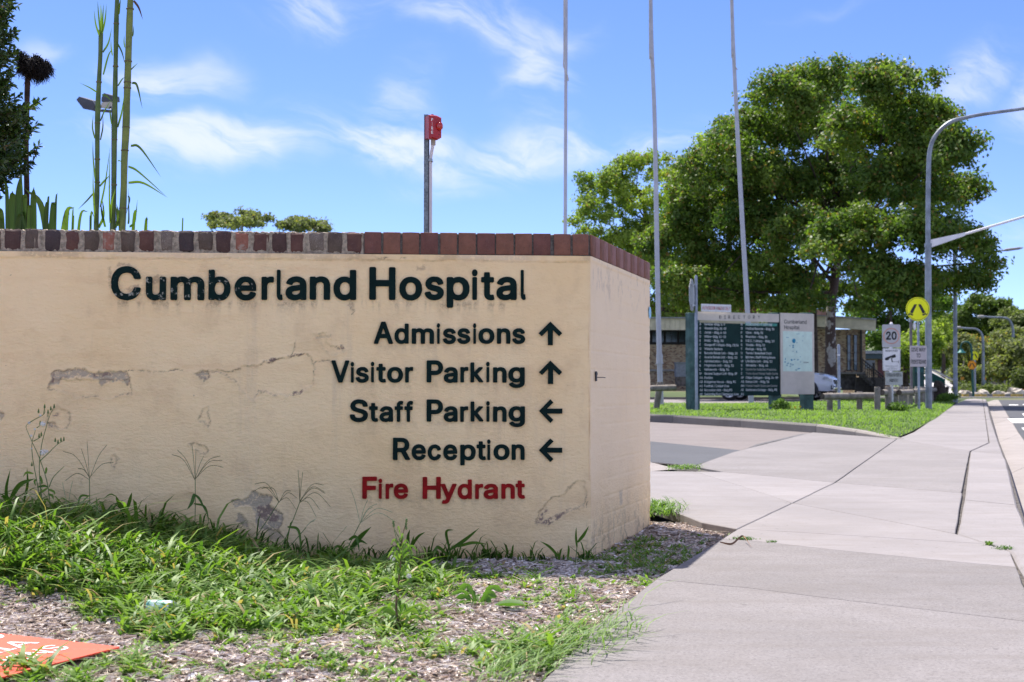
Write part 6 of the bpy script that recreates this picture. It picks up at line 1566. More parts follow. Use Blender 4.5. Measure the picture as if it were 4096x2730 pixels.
# the two crossing signs on the heritage lamp
d2 = d_ - .15
cs = thing('crossing_sign', 'orange round walking-legs sign on the dark green lamp post', 'road sign', P(3888, 1461, d2)); disc(cs, 3888, 1461, .195, d2, mat('orange_sign', (.85, .33, .0), .45, noise_amt=.05), M_BLK)
cs = thing('crossing_sign', 'far yellow round walking-legs sign partly behind the dark green lamp post', 'road sign', P(3897, 1423, d_ + .6)); disc(cs, 3897, 1423, .20, d_ + .6, M_FY, M_BLK)
b = P(3899, 1570, d_ + .65); pole('post', cs, 3899, 1420, 1580, d_ + .65, .04, M_SGREY, ground=b.z)

# ------------------------------------------------------------------ hospital buildings
M_TANB = mat('tan_brick', (.34, .25, .16), .85, noise_amt=.2, noise_scale=9, color2=(.15, .09, .06), bump=.4, bump_scale=12)
def brickwall_mat(name, cols, mortar, s_=1.0):
    m = bpy.data.materials.new(name); m.use_nodes = True; t = NT(m.node_tree); bs = m.node_tree.nodes['Principled BSDF']
    g = t.n('ShaderNodeNewGeometry'); sp = t.n('ShaderNodeSeparateXYZ'); t.put(sp.inputs[0], g.outputs['Position'])
    br = t.n('ShaderNodeTexBrick'); t.put(br.inputs['Vector'], t.comb(t.math('ADD', sp.outputs[0], sp.outputs[1]), sp.outputs[2], 0.0))
    br.inputs['Scale'].default_value = 4.2 * s_; br.inputs['Mortar Size'].default_value = .02; br.inputs['Color1'].default_value = (0, 0, 0, 1); br.inputs['Color2'].default_value = (1, 1, 1, 1); br.inputs['Mortar'].default_value = (.5, .5, .5, 1)
    c = t.ramp(br.outputs['Color'], cols, 'LINEAR'); c = t.mix(br.outputs['Fac'], c, mortar)
    c = t.mix(t.rng(t.noise(g.outputs['Position'], 1.2, 5, .6), .35, .7, 0, .35), c, tuple(q * .6 for q in mortar))
    t.put(bs.inputs['Base Color'], c); bs.inputs['Roughness'].default_value = .9
    return m
M_BLOND = brickwall_mat('blond_mixed_brick', [(0, (.11, .06, .045)), (.3, (.30, .17, .10)), (.6, (.44, .31, .19)), (1, (.50, .40, .27))], (.36, .30, .22))
M_FASC = mat('cream_fascia', (.64, .58, .43), .6, noise_amt=.1, noise_scale=2, dirt=((.30, .28, .2), 3, .6)); M_SHEET = mat('roof_sheet', (.30, .31, .33), .5, .3); M_DGL = mat('dark_window_glass', (.02, .03, .035), .08, spec=.7, noise_amt=.1); M_FRD = mat('dark_window_frame', (.025, .022, .02), .6)
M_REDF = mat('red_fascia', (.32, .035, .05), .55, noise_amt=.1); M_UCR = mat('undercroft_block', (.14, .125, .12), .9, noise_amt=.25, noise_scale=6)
def pbox(root, name, u0, v0, u1, v1, d, depth, mt, rot=0.0):
    a, b2 = P(u0, v1, d), P(u1, v0, d)
    return MB().box(((a.x + b2.x) / 2, d + depth / 2, (a.z + b2.z) / 2), (abs(b2.x - a.x), depth, abs(b2.z - a.z))).build(name, mt, root)
dB = 74.0
bl1 = thing('brick_building', 'long low brick building with cream fascia and a band of dark windows behind the flagpoles', 'building', P(2900, 1560, dB))
pbox(bl1, 'brick_wall', 1900, 1379, 3300, 1575, dB, 9, M_BLOND); pbox(bl1, 'concrete_band', 1900, 1478, 3300, 1486, dB - .08, .07, mat('concrete_band', (.32, .31, .29), .8))
# fascia as separate upright sheets
for i in range(70):
    u0 = 1900 + i * 20; pbox(bl1, 'fascia_sheet', u0 + .6, 1275, u0 + 19.6, 1321, dB - .75 - (.012 if i % 2 else 0), .05, M_FASC)
pbox(bl1, 'roof', 1890, 1269, 3310, 1274.6, dB - .85, 10, M_SHEET); pbox(bl1, 'soffit', 1900, 1318, 3300, 1320.5, dB - .69, .68, M_FRD)
pbox(bl1, 'window_recess', 1900, 1321, 3300, 1378.6, dB + .15, 8, M_FRD)
for i in range(26):
    u0 = 1905 + i * 54; w_ = pbox(bl1, 'window', u0, 1324, u0 + 50, 1372, dB + .02, .06, M_FRD)
    for k in range(2): pbox(bl1, 'pane', u0 + 3 + k * 23, 1327, u0 + 24 + k * 23, 1369, dB - .005, .02, M_DGL)
pbox(bl1, 'window_sill', 1900, 1374.5, 3300, 1378.5, dB - .06, .2, M_FRD)
# right wing raised over an undercroft, with stair
dW = 66.0
bl2 = thing('brick_building', 'raised brick wing with cream fascia, slit windows and outside stair behind the pale-barked trunk', 'building', P(3400, 1560, dW))
pbox(bl2, 'brick_wall', 3262, 1318, 3458, 1489, dW, 9, M_BLOND)
def slant(root, name, q, depth, mt): m = MB(); m.prism([P(u, v, dd) for u, v, dd in q], depth, (0, 1, 0)); return m.build(name, mt, root)
slant(bl2, 'fascia', [(3240, 1262, dW - 1.2), (3240, 1305, dW - 1.2), (3503, 1324, dW - 1.6), (3504, 1281, dW - 1.6)], .10, M_FASC)
slant(bl2, 'roof', [(3236, 1258, dW - 1.3), (3240, 1262, dW - 1.3), (3504, 1281, dW - 1.7), (3506, 1275, dW - 1.7)], 10, M_SHEET)
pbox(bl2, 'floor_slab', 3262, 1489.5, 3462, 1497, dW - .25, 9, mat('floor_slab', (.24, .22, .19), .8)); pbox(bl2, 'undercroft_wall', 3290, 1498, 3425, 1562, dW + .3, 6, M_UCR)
for u0, u1 in ((3391, 1), (3417, 1)): 
    pbox(bl2, 'window', u0 - 1.5, 1340, u0 + 11.5, 1483, dW - .06, .05, M_FRD)
    for k in range(4): pbox(bl2, 'pane', u0, 1342 + k * 35.2, u0 + 10, 1375 + k * 35.2, dW - .08, .015, mat('slit_window_glass', (.06, .10, .14), .1, spec=.7))
pbox(bl2, 'downpipe', 3443, 1318, 3448, 1500, dW - .12, .06, M_FRD); pbox(bl2, 'corner_pier', 3449, 1318, 3461, 1497, dW - .1, .5, M_BLOND)
for i in range(9):
    u = 3452 + i * 9; v = 1495 + i * 8; pbox(bl2, 'stair_tread', u, v, u + 11, v + 9, dW - 1.3, 1.2, M_UCR)
for i in range(10):
    u = 3452 + i * 8.6; v = 1440 + i * 7.2; a, b2 = P(u, v, dW - 1.35), P(u, v + 55, dW - 1.35); MB().tube([a, b2], .018, 5).build('baluster', M_FRD, bl2)
MB().tube([P(3448, 1436, dW - 1.35), P(3535, 1508, dW - 1.35)], .03, 6).build('handrail', M_FRD, bl2); MB().tube([P(3448, 1450, dW - 1.35), P(3535, 1522, dW - 1.35)], .02, 6).build('handrail', M_FRD, bl2)
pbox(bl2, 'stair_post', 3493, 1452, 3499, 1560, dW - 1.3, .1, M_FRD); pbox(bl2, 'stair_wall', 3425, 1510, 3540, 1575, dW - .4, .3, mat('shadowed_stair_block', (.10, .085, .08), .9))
# low annex with flat roof and red fascia building behind
dA = 84.0
an = thing('annex', 'low annex with a flat grey roof edge behind the stair', 'building', P(3490, 1560, dA)); pbox(an, 'wall', 3450, 1416, 3560, 1575, dA, 5, M_BLOND); pbox(an, 'roof', 3445, 1404, 3566, 1415.5, dA - .6, 6, M_SHEET); pbox(an, 'awning', 3452, 1417, 3560, 1436, dA - .5, .4, mat('dark_awning', (.04, .07, .085), .5))
pbox(an, 'door', 3512, 1440, 3535, 1540, dA - .05, .04, mat('dark_red_door', (.10, .02, .025), .5)); pbox(an, 'window', 3462, 1442, 3500, 1475, dA - .05, .04, M_DGL)
rb = thing('red_fascia_building', 'building with a red roof edge just showing above the directory board', 'building', P(3100, 1500, 92)); pbox(rb, 'wall', 2500, 1236, 3320, 1560, 92, 6, mat('pink_brick', (.36, .2, .15), .8, noise_amt=.15, noise_scale=3))
pbox(rb, 'fascia', 2480, 1222, 3170, 1243, 91.0, .2, M_REDF); pbox(rb, 'fascia', 3171, 1228, 3262, 1248, 90.0, .2, M_REDF); pbox(rb, 'roof', 2470, 1217, 3172, 1221.7, 90.9, 7, mat('silver_roof', (.42, .42, .46), .4, .3)); pbox(rb, 'roof', 3171.5, 1223, 3270, 1227.7, 89.9, 8, mat('silver_roof', (.42, .42, .46), .4, .3))
pbox(rb, 'window', 3090, 1250, 3180, 1262, 91.9, .05, M_DGL)
# grey service cabinet in front of the building
sv = thing('service_cabinet', 'plain grey service cabinet against the brick building left of the directory', 'cabinet', P(2740, 1510, 72)); pbox(sv, 'cabinet_body', 2705, 1452, 2790, 1508, 72, .8, mat('cabinet_grey', (.22, .25, .31), .6)); pbox(sv, 'cabinet_lid', 2703, 1449.5, 2792, 1452, 71.95, .9, mat('cabinet_grey', (.22, .25, .31), .6)); pbox(sv, 'cabinet_plinth', 2707, 1508.5, 2788, 1545, 72.02, .7, M_UCR)

# ------------------------------------------------------------------ vehicles
M_CARW = mat('white_car_paint', (.62, .64, .68), .25, coat=.8, noise_amt=.02); M_TYRE = mat('tyre_rubber', (.015, .015, .016), .85, noise_amt=.1); M_RIM = mat('alloy_rim', (.55, .55, .57), .3, .8, noise_amt=.05); M_CGL = mat('car_glass', (.02, .025, .03), .06, spec=.8); M_CBLK = mat('black_trim', (.02, .02, .022), .5); M_LAMPG = mat('headlamp_glass', (.5, .52, .55), .12, spec=.8); M_CHR = mat('chrome', (.7, .7, .72), .15, .95, noise_amt=.02)
def wheel(root, c, ax, r_=.36, w_=.24):
    ax = Vector(ax).normalized(); a, b2 = c - ax * w_ / 2, c + ax * w_ / 2
    hub = bpy.data.objects.new('wheel', None)
    t_ = MB(); t_.tube([a, a + ax * .02, b2 - ax * .02, b2], [r_ * .92, r_, r_, r_ * .92], 28); w0 = t_.build('wheel', M_TYRE, root, True)
    for s_ in (1, -1):
        o = c + ax * s_ * (w_ / 2 + .002); m = MB(); m.tube([o, o + ax * s_ * .004], [r_ * .66, r_ * .64], 24); m.build('rim', M_CBLK, w0)
        m = MB(); u_ = ax.orthogonal().normalized(); v_ = ax.cross(u_)
        for k in range(6):
            an_ = k * math.pi / 3; d1 = u_ * math.cos(an_) + v_ * math.sin(an_); d2 = u_ * math.cos(an_ + 1.57) + v_ * math.sin(an_ + 1.57)
            q = [o + d1 * r_ * .12 + d2 * r_ * .10, o + d1 * r_ * .62 + d2 * r_ * .15, o + d1 * r_ * .62 - d2 * r_ * .15, o + d1 * r_ * .12 - d2 * r_ * .10]; m.prism(q, .012, ax * s_)
        m.tube([o, o + ax * s_ * .015], [r_ * .14, r_ * .12], 10); vs_ = []
        m.build('spokes', M_RIM, w0)
        m = MB(); nn = 24
        ring = [(o + (u_ * math.cos(2 * math.pi * i / nn) + v_ * math.sin(2 * math.pi * i / nn)) * q + ax * s_ * .006) for q in (r_ * .68, r_ * .60) for i in range(nn)]
        m.add(ring, [(i, (i + 1) % nn, nn + (i + 1) % nn, nn + i) for i in range(nn)]).build('rim_edge', M_RIM, w0)
def car(label, org, yaw, L=5.2, Wd=1.8, pickup=True, mt=M_CARW, scale=1.0):
    """x forward; profile stations (x, half width, z low, z high)"""
    root = thing('parked_car', label, 'car', org)
    cy_, sy_ = math.cos(yaw), math.sin(yaw)
    T = lambda x, y, z: Vector((org[0] + (x * cy_ - y * sy_) * scale, org[1] + (x * sy_ + y * cy_) * scale, org[2] + z * scale))
    hw = Wd / 2
    st_ = [(-2.60, hw * .90, .50, .92), (-2.55, hw * .95, .42, 1.02), (-1.2, hw, .38, 1.04), (.9, hw, .36, 1.05), (1.35, hw, .38, 1.10), (2.0, hw * .98, .38, 1.06), (2.38, hw * .93, .36, .97), (2.56, hw * .84, .40, .82), (2.62, hw * .78, .44, .66)]
    rings = []
    for x, w_, zl, zh in st_:
        zm = (zl + zh) / 2
        rings.append([T(x, -w_ * .96, zl), T(x, -w_, zl + .12), T(x, -w_, zh - .16), T(x, -w_ * .93, zh - .03), T(x, -w_ * .6, zh + .015), T(x, 0, zh + .03), T(x, w_ * .6, zh + .015), T(x, w_ * .93, zh - .03), T(x, w_, zh - .16), T(x, w_, zl + .12), T(x, w_ * .96, zl)])
    vs = [p for r in rings for p in r]; k = 11; fs = [(i * k + j, i * k + (j + 1) % k, (i + 1) * k + (j + 1) % k, (i + 1) * k + j) for i in range(len(rings) - 1) for j in range(k)] + [tuple(range(k)), tuple(range(len(vs) - 1, len(vs) - 1 - k, -1))]
    MB().add(vs, fs).build('body', mt, root, True)
    xr = -.75 if pickup else -2.1
    cab = [(xr, 1.05, .86), (xr + .12, 1.60, .70), (xr + .55, 1.74, .68), (.35, 1.72, .68), (1.28, 1.08, .84)]
    def cabin(nm, off, mtt, zmax=None):
        v0 = [T(x, s_ * w_ * hw / .9 + s_ * off, z + (off if z > 1.2 else 0)) for s_ in (-1, 1) for x, z, w_ in cab]; n_ = len(cab)
        f_ = [tuple(range(n_)), tuple(range(2 * n_ - 1, n_ - 1, -1))] + [(i, i + 1, n_ + i + 1, n_ + i) for i in range(n_ - 1)]
        return MB().add(v0, f_).build(nm, mtt, root)
    cabin('cabin_glass', 0, M_CGL)
    m = MB(); m.prism([T(xr + .08, -.62, 1.62), T(xr + .5, -.62, 1.77), T(.38, -.62, 1.75), T(.52, -.62, 1.62)], 1.24 * scale, T(0, 1, 0) - T(0, 0, 0)); m.build('roof', mt, root)
    for s_ in (-1, 1):
        for x0, z0, x1, z1 in ((.40, 1.70, 1.30, 1.06), (xr + .1, 1.62, xr - .02, 1.05), (-.02 if pickup else -.4, 1.72, .0 if pickup else -.35, 1.05), (xr + .1, 1.62, .4, 1.7)):
            ya = hw * (.70 if z0 > 1.3 else .93) * s_; yb = hw * (.70 if z1 > 1.3 else .93) * s_
            MB().tube([T(x0, ya * 1.02, z0), T(x1, yb * 1.0, z1)], .032 * scale, 6).build('pillar', mt, root)
        h_ = MB(); h_.prism([T(2.30, s_ * hw * .955, .93), T(2.56, s_ * hw * .80, .80), T(2.56, s_ * hw * .80, .70), T(2.22, s_ * hw * .985, .84)], .03 * scale, T(.5, s_, 0) - T(0, 0, 0)); h_.build('headlight', M_LAMPG, root)
        h_ = MB(); h_.prism([T(2.53, s_ * hw * .86, .60), T(2.60, s_ * hw * .72, .60), T(2.60, s_ * hw * .72, .42), T(2.53, s_ * hw * .86, .44)], .02 * scale, T(.7, s_ * .7, 0) - T(0, 0, 0)); h_.build('fog_lamp_surround', M_CBLK, root)
        MB().box(T(.95, s_ * (hw + .1), 1.12), (.12, .2, .16), yaw, bev=.03).build('mirror', mt, root)
        for xx in (.35, -.55): MB().box(T(xx, s_ * (hw + .006), .93), (.16, .03, .03), yaw).build('door_handle', M_CHR, root)
        for x0 in ((-.05, -.75) if pickup else (.0, -1.0)): MB().box(T(x0, s_ * (hw + .001), .75), (.012, .012, .55), yaw).build('door_gap', M_CBLK, root)
        for x_ in (1.62, -1.48):
            m = MB(); nn = 14; m.prism([T(x_ + .44 * math.cos(a), s_ * (hw - .05), .40 + .44 * math.sin(a)) for a in [math.pi * i / nn for i in range(nn + 1)]] + [T(x_ - .44, s_ * (hw - .05), .30), T(x_ + .44, s_ * (hw - .05), .30)], .056 * scale, T(0, s_, 0) - T(0, 0, 0)); m.build('wheel_arch', M_CBLK, root)
            wheel(root, T(x_, s_ * (hw - .085), .36), T(0, 1, 0) - T(0, 0, 0), .36 * scale, .24 * scale)
    MB().box(T(2.605, 0, .72), (.05, hw * 1.15, .18), yaw, bev=.01).build('grille', M_CBLK, root); MB().box(T(2.60, 0, .48), (.10, hw * 1.5, .10), yaw, bev=.02).build('bumper', M_CHR, root)
    MB().box(T(2.65, 0, .56), (.01, .36, .12), yaw).build('number_plate', M_PLW, root)
    return root
# white utility seen three-quarter behind the directory
cxy = P(3095, 1603, 56.5); car('white utility vehicle parked behind the directory, its nose showing at the right of the board', (cxy.x, 57.0, path_z(57)), R(-24))
cxy = P(3600, 1560, 66); car('white car far back, glimpsed between the sign pole and the give way plate', (P(3648, 1560, 105).x, 105, P(3600, 1581, 105).z), R(-112), pickup=False, scale=.85)
gc = thing('green_cabinet', 'dark green roadside cabinet behind the give way sign', 'cabinet', P(3680, 1560, 60)); pbox(gc, 'cabinet_body', 3659, 1468, 3697, 1585, 60, .5, mat('cabinet_green', (.012, .06, .055), .5)); pbox(gc, 'cabinet_door', 3662, 1474, 3694, 1490, 59.97, .02, mat('cabinet_teal', (.02, .12, .11), .5))
# ================================================================== lawn grass, trees and the far street
M_LAWNG = leaf_mat('lush_lawn_grass', (.09, .175, .045), (.25, .355, .11), .45, .6, .2)
N = 230000
x = rng.uniform(-8, 15, N); y = rng.uniform(16, 58, N)
ins = in_poly(x, y, ISL); u, v = proj(np.stack([x, y, path_z(30) + 0 * x], -1))
ok = ins & (u > 2500) & (rng.random(N) < np.clip((30 / y) ** 1.2 * 1.05, .12, 1)); x, y = x[ok], y[ok]; n = len(x)
de = -sdf_poly(x, y, ISL)
hgt = (.035 + .17 * fbm(x * .9, y * .9, 71, 3) ** 1.3) * rng.uniform(.5, 1.3, n) * (.75 + .25 * sstep(de, 0, .5)) 
zb = np.array([path_z(q) for q in y]) + np.interp(de, [0, .3, 1.5], [.0, .02, .04]) * (y < 44)
base = np.stack([x, y, zb], -1); tn = np.clip(.45 * rng.random(n) + .55 * fbm(x * 1.3, y * .6, 72, 3) + rng.normal(0, .1, n), 0, 1)
print('lawn blades', n)
blade_obj('lawn_grass', [(blade_arrays(base, udir(n), hgt, hgt * rng.uniform(.2, 1.1, n), rng.uniform(.012, .026, n) * (y / 30), fold=.35), tn)], M_LAWNG).__setitem__('kind', 'stuff')
def tuft(name, label, cu, cv, ru, rv, n, h, w_, mt, grp='weeds sprouting along the pavement joints', dz=0.0, cat='weed'):
    b = G(cu, cv); r = thing(name, label, cat, b, grp); uu_ = cu + rng.normal(0, ru / 2, n); vv_ = cv + rng.normal(0, rv / 2, n)
    base = np.array([list(G(a, c)) for a, c in zip(uu_, vv_)]); hh = rng.uniform(.4, 1.2, n) * h
    blade_obj('leaves', [(blade_arrays(base, udir(n), hh, hh * rng.uniform(.4, 1.6, n), rng.uniform(.5, 1.2, n) * w_, fold=.5), rng.random(n) * .8)], mt, r); return r
tuft('grass_tuft', 'grass tuft growing where the driveway apron meets the asphalt', 2740, 1874, 70, 8, 260, .055, .008, M_WEED)
tuft('grass_tuft', 'grass tuft in the mulch against the far corner of the wall', 2640, 2046, 70, 22, 420, .10, .008, M_WEED)
tuft('joint_weed', 'small dark green weed in the crack beside the mulch corner', 2975, 2158, 42, 4, 150, .022, .005, M_DARKLEAF)
tuft('joint_weed', 'tiny weed in the crack, right of the dark green one', 3088, 2169, 22, 3, 70, .014, .004, M_DARKLEAF)
tuft('joint_weed', 'small sprig at the crack near the right edge of the pavement', 3958, 2180, 14, 3, 50, .03, .005, M_WEED)
tuft('joint_weed', 'ragged weed at the head of the wide dark joint near the kerb', 4018, 2196, 34, 6, 80, .024, .005, M_DARKLEAF)
# dry curled leaves on the pavement by the mulch
m = MB(); r = thing('dry_leaf', 'curled dry brown grass leaf lying on the pavement edge', 'dry leaf', G(2930, 2180))
strap(r, [G(2880, 2178) + Vector((0, 0, .01)), G(2925, 2182) + Vector((0, 0, .006)), G(2955, 2172) + Vector((0, 0, .02)), G(2975, 2172) + Vector((0, 0, .03)), G(3008, 2195) + Vector((0, 0, .002))], .010, mat('dry_leaf_brown', (.20, .10, .055), .8, noise_amt=.2, noise_scale=60))
# runner grass creeping over the pavement edge
x_, y_ = [], []
N = 520; t_ = rng.random(N); cu = 1960 + 530 * t_ + rng.normal(0, 50, N); cv = 2700 - 190 * t_ + rng.normal(0, 42, N)
base = np.array([list(G(a, c)) for a, c in zip(cu, cv)]); base[:, 2] += .004; hh = rng.gamma(4, .012, N)
blade_obj('runner_grass', [(blade_arrays(base, udir(N, rng.normal(.4, .9, N)), hh, hh * rng.uniform(.8, 2.4, N), rng.uniform(.003, .0065, N), fold=.5), np.clip(rng.normal(.4, .25, N), 0, 1))], M_WEED).__setitem__('kind', 'stuff')
# small yellow flowers in the lawn by the board posts
FLW = ['highest small yellow flower right against the middle board post', 'yellow flower just below the highest one at the middle board post', 'small yellow flower just right of the middle board post',
       'yellow flower in the lawn a third of the way to the right board post', 'yellow flower halfway between the middle and right board posts', 'yellow flower nearest the right board post']
M_YF = mat('yellow_petal', (.75, .42, .02), .6)
for i, (u, v) in enumerate(((3122, 1614), (3126, 1620), (3138, 1628), (3160, 1629), (3180, 1630), (3201, 1627))):
    d_ = 33.2; c = P(u, v, d_); f_ = thing('yellow_flower', FLW[i], 'flower', c, 'yellow flowers by the directory posts')
    m = MB()
    for k in range(7):
        a = k * 2 * math.pi / 7; dv = Vector((math.cos(a), -.25, math.sin(a))); q = Vector((-math.sin(a), 0, math.cos(a)))
        m.add([c, c + dv * .02 + q * .008, c + dv * .032, c + dv * .02 - q * .008], [(0, 1, 2, 3)])
    m.build('petals', M_YF, f_); MB().tube([c, Vector((c.x, c.y, path_z(d_) + .05))], .003, 4).build('stem', M_STEM, f_)

# ------------------------------------------------------------------ trees
def sublobes(lobes, k, r, f=.42):
    """break each big lobe of a crown into smaller branch masses, mostly on its skin"""
    out = []
    for c, rad in lobes:
        for i in range(k):
            dv = r.normal(0, 1, 3); dv /= np.linalg.norm(dv)
            if dv[2] < -.5: dv[2] *= -.6
            q = r.uniform(.55, .95); s_ = f * r.uniform(.7, 1.25)
            out.append((tuple(np.array(c) + dv * np.array(rad) * q), (rad[0] * s_, rad[1] * s_, rad[2] * s_ * 1.05)))
    return out
def foliage(lobes, n, leaf, sub_r, fill=.12, seed=0, split=0):
    """leaves gathered in clumps over the skins of the lobes; returns centres, normals, tint"""
    r = np.random.default_rng(seed)
    if split: lobes = sublobes(lobes, split, r)
    vol = np.array([l[1][0] * l[1][2] for l in lobes]); vol /= vol.sum(); C_, N_, T_ = [], [], []
    for (c, rad), wq in zip(lobes, vol):
        k = max(24, int(n * wq)); ncl = max(6, int(k / 40)); dv = r.normal(0, 1, (ncl, 3)); dv /= np.linalg.norm(dv, axis=1)[:, None]
        dv[:, 2] = np.where((dv[:, 2] < -.1) & (r.random(ncl) < .7), -dv[:, 2], dv[:, 2])
        rr = np.where(r.random(ncl) < fill, r.uniform(.2, .7, ncl), r.uniform(.78, 1.1, ncl)); cc = np.array(c) + dv * rr[:, None] * np.array(rad)
        id_ = r.integers(0, ncl, k); off = r.normal(0, 1, (k, 3)); off /= np.linalg.norm(off, axis=1)[:, None]; sr = sub_r * r.uniform(.5, 1.3, ncl)
        off *= (r.random(k) ** .5)[:, None]; off[:, 2] *= .8
        p = cc[id_] + off * sr[id_][:, None]; nr = off * .5 + dv[id_] * .5 + np.array([0, -.1, .18]) + r.normal(0, .6, (k, 3))
        lt = np.clip(r.normal(.5, .22), 0, 1); ct = np.clip(r.normal(lt, .15, ncl), 0, 1); up_ = np.clip(.5 + .5 * dv[:, 2], 0, 1)
        C_.append(p); N_.append(nr); T_.append(np.clip(ct[id_] * .7 + r.normal(.12, .14, k), 0, .92))
    return np.concatenate(C_), np.concatenate(N_), np.concatenate(T_)
def tree(name, label, base, lobes, n, leaf, sub_r, mt, trunk_pts, trunk_r, bark, group=None, cat='tree', limbs=True, ratio=.55, warm=0.0, fill=.12, seed=0, crown_name='crown', split=0, limb_bark=None):
    root = thing(name, label, cat, base, group)
    cen, nr, tn = foliage(lobes, n, leaf, sub_r, fill, seed, split)
    rr = np.random.default_rng(seed + 1); k = len(cen)
    if warm: tn = np.where(rr.random(k) < warm, .99, tn)
    leaves_obj(crown_name, cen, nr, rr.uniform(.7, 1.3, k) * leaf, tn, mt, root, ratio=ratio)
    c = curve3(trunk_pts, 6); m = MB(); m.tube(c, [trunk_r[0] + (trunk_r[1] - trunk_r[0]) * (i / (len(c) - 1)) for i in range(len(c))], 10); m.build('trunk', bark, root, True)
    if limbs:
        for (cc, rad) in lobes:
            j = min(len(c) - 1, max(2, int(len(c) * rr.uniform(.45, .95)))); s = c[j]; e = Vector(cc) + Vector((0, 0, rad[2] * .3)); md = s.lerp(e, .5) + Vector((rr.normal(0, .3), rr.normal(0, .3), -.25 * rad[2] * rr.random()))
            q = curve3([s, md, e], 5); r0 = trunk_r[1] * rr.uniform(.5, .9); MB().tube(q, [r0 * (1 - .75 * i / (len(q) - 1)) for i in range(len(q))], 7).build('limb', limb_bark or bark, root, True)
    return root
def lobes_px(L, d, dz=1.0):
    out = []
    for l in L:
        u, v, ru, rv = l[:4]; dd = d + (l[4] if len(l) > 4 else rnd.uniform(-2.2, 2.2)); k = 1 / sc(dd); p = P(u, v, dd); out.append(((p.x, p.y, p.z), (ru * k, ru * k * dz, rv * k)))
    return out
M_BIGL = leaf_mat('broadleaf_foliage', (.045, .105, .018), (.20, .275, .05), .46, .5, .32, warm=(.24, .17, .05)); M_LTL = leaf_mat('light_foliage', (.11, .18, .035), (.34, .42, .08), .48, .6, .2, warm=(.22, .16, .07))
M_MIDL = leaf_mat('mid_foliage', (.05, .11, .02), (.15, .25, .04), .42, .6, .2); M_EUC = leaf_mat('eucalypt_foliage', (.12, .145, .07), (.26, .285, .13), .42, .6, .15, warm=(.40, .26, .06)); M_OLIVE = leaf_mat('olive_tree_foliage', (.09, .12, .04), (.20, .24, .08), .35, .6, .2)
M_FIG = leaf_mat('dense_dark_foliage', (.055, .10, .018), (.16, .22, .04), .35, .6, .2)
def plane_bark():
    m = bpy.data.materials.new('mottled_plane_bark'); m.use_nodes = True; t = NT(m.node_tree); bs = m.node_tree.nodes['Principled BSDF']; g = t.n('ShaderNodeNewGeometry')
    c = t.mix(t.rng(t.noise(g.outputs['Position'], 2.0, 4, .55), .56, .59), (.075, .05, .04), (.42, .40, .36)); c = t.mix(t.rng(t.noise(g.outputs['Position'], 9, 4, .6), .45, .7, 0, .5), c, (.12, .08, .065))
    t.put(bs.inputs['Base Color'], c); bs.inputs['Roughness'].default_value = .85; return m
M_PLB = plane_bark(); M_BRK = mat('brown_bark', (.075, .055, .042), .9, noise_amt=.25, noise_scale=6); M_EUB = mat('pale_smooth_bark', (.36, .33, .29), .8, noise_amt=.25, noise_scale=5)
dT = 60.0
BIG = [(3330, 330, 200, 120), (3130, 400, 170, 120), (3560, 340, 190, 120), (3690, 440, 130, 110), (3030, 540, 190, 130), (3260, 520, 220, 150), (3500, 540, 210, 140), (3680, 620, 150, 120), (3800, 640, 130, 90), (3830, 560, 90, 60), (2930, 700, 190, 140),
       (3120, 760, 220, 160), (3340, 780, 200, 150), (3560, 760, 190, 140), (3740, 800, 150, 110), (3860, 760, 80, 60), (2860, 880, 170, 130), (3040, 960, 210, 140), (3230, 960, 150, 120), (3440, 960, 200, 140), (3640, 980, 190, 130), (3800, 960, 130, 90),
       (3900, 1000, 90, 60), (3960, 1060, 55, 40), (3860, 1120, 100, 60), (3930, 1150, 50, 40), (2880, 1080, 170, 110), (3080, 1130, 190, 90), (3480, 1120, 170, 90), (3640, 1140, 150, 80), (3770, 1160, 90, 60), (3600, 1220, 80, 50), (3380, 1190, 130, 60), (3680, 1240, 70, 40), (2720, 1000, 150, 130), (2760, 820, 110, 90), (2700, 1150, 130, 90), (2820, 1200, 130, 70), (2960, 1220, 120, 50), (3120, 1235, 110, 34), (3230, 1210, 80, 40), (3440, 1235, 70, 32)]
gb = P(3322, 1562, dT); gb.z = float(ground_z(gb.x, dT)) 
BIG = [(l[0], l[1] + (34 if l[1] < 460 else 12 if l[1] < 600 else 0), l[2], l[3]) for l in BIG]
BIG = [l + ((rnd.uniform(-13, -7) if l[0] > 3380 else rnd.uniform(-5, 2)),) for l in BIG]
big = tree('plane_tree', 'huge dense broadleaf tree filling the sky behind the directory and lamp post', gb, lobes_px(BIG, dT, .8), 235000, .155, .42, M_BIGL,
     [gb - Vector((0, 0, .1)), P(3322, 1400, dT), P(3325, 1230, dT), P(3350, 1050, dT), P(3370, 850, dT), P(3400, 600, dT)], (.27, .10), M_PLB, warm=.06, seed=3, split=15, fill=.22, limb_bark=M_BRK)
MB().tube(curve3([gb + Vector((0, 0, -.1)), gb + Vector((0, 0, .35)), P(3323, 1480, dT)], 5), [.42, .38, .34, .31, .29, .285, .28, .275, .272, .27, .27], 12).build('root_flare', M_PLB, big, True)
M2 = P(3262, 1555, 63.0)
tree('dark_stemmed_tree', 'slender dark forked trunk with leafy branches left of the pale-barked trunk', M2, lobes_px([(3200, 800, 130, 110), (3320, 860, 120, 100), (3180, 1150, 110, 60), (3130, 1250, 90, 40)], 63, .9), 14000, .16, .6, M_BIGL,
     [M2, P(3258, 1350, 63), P(3254, 1150, 63), P(3256, 1000, 63), P(3265, 900, 63)], (.15, .10), M_BRK, seed=9)
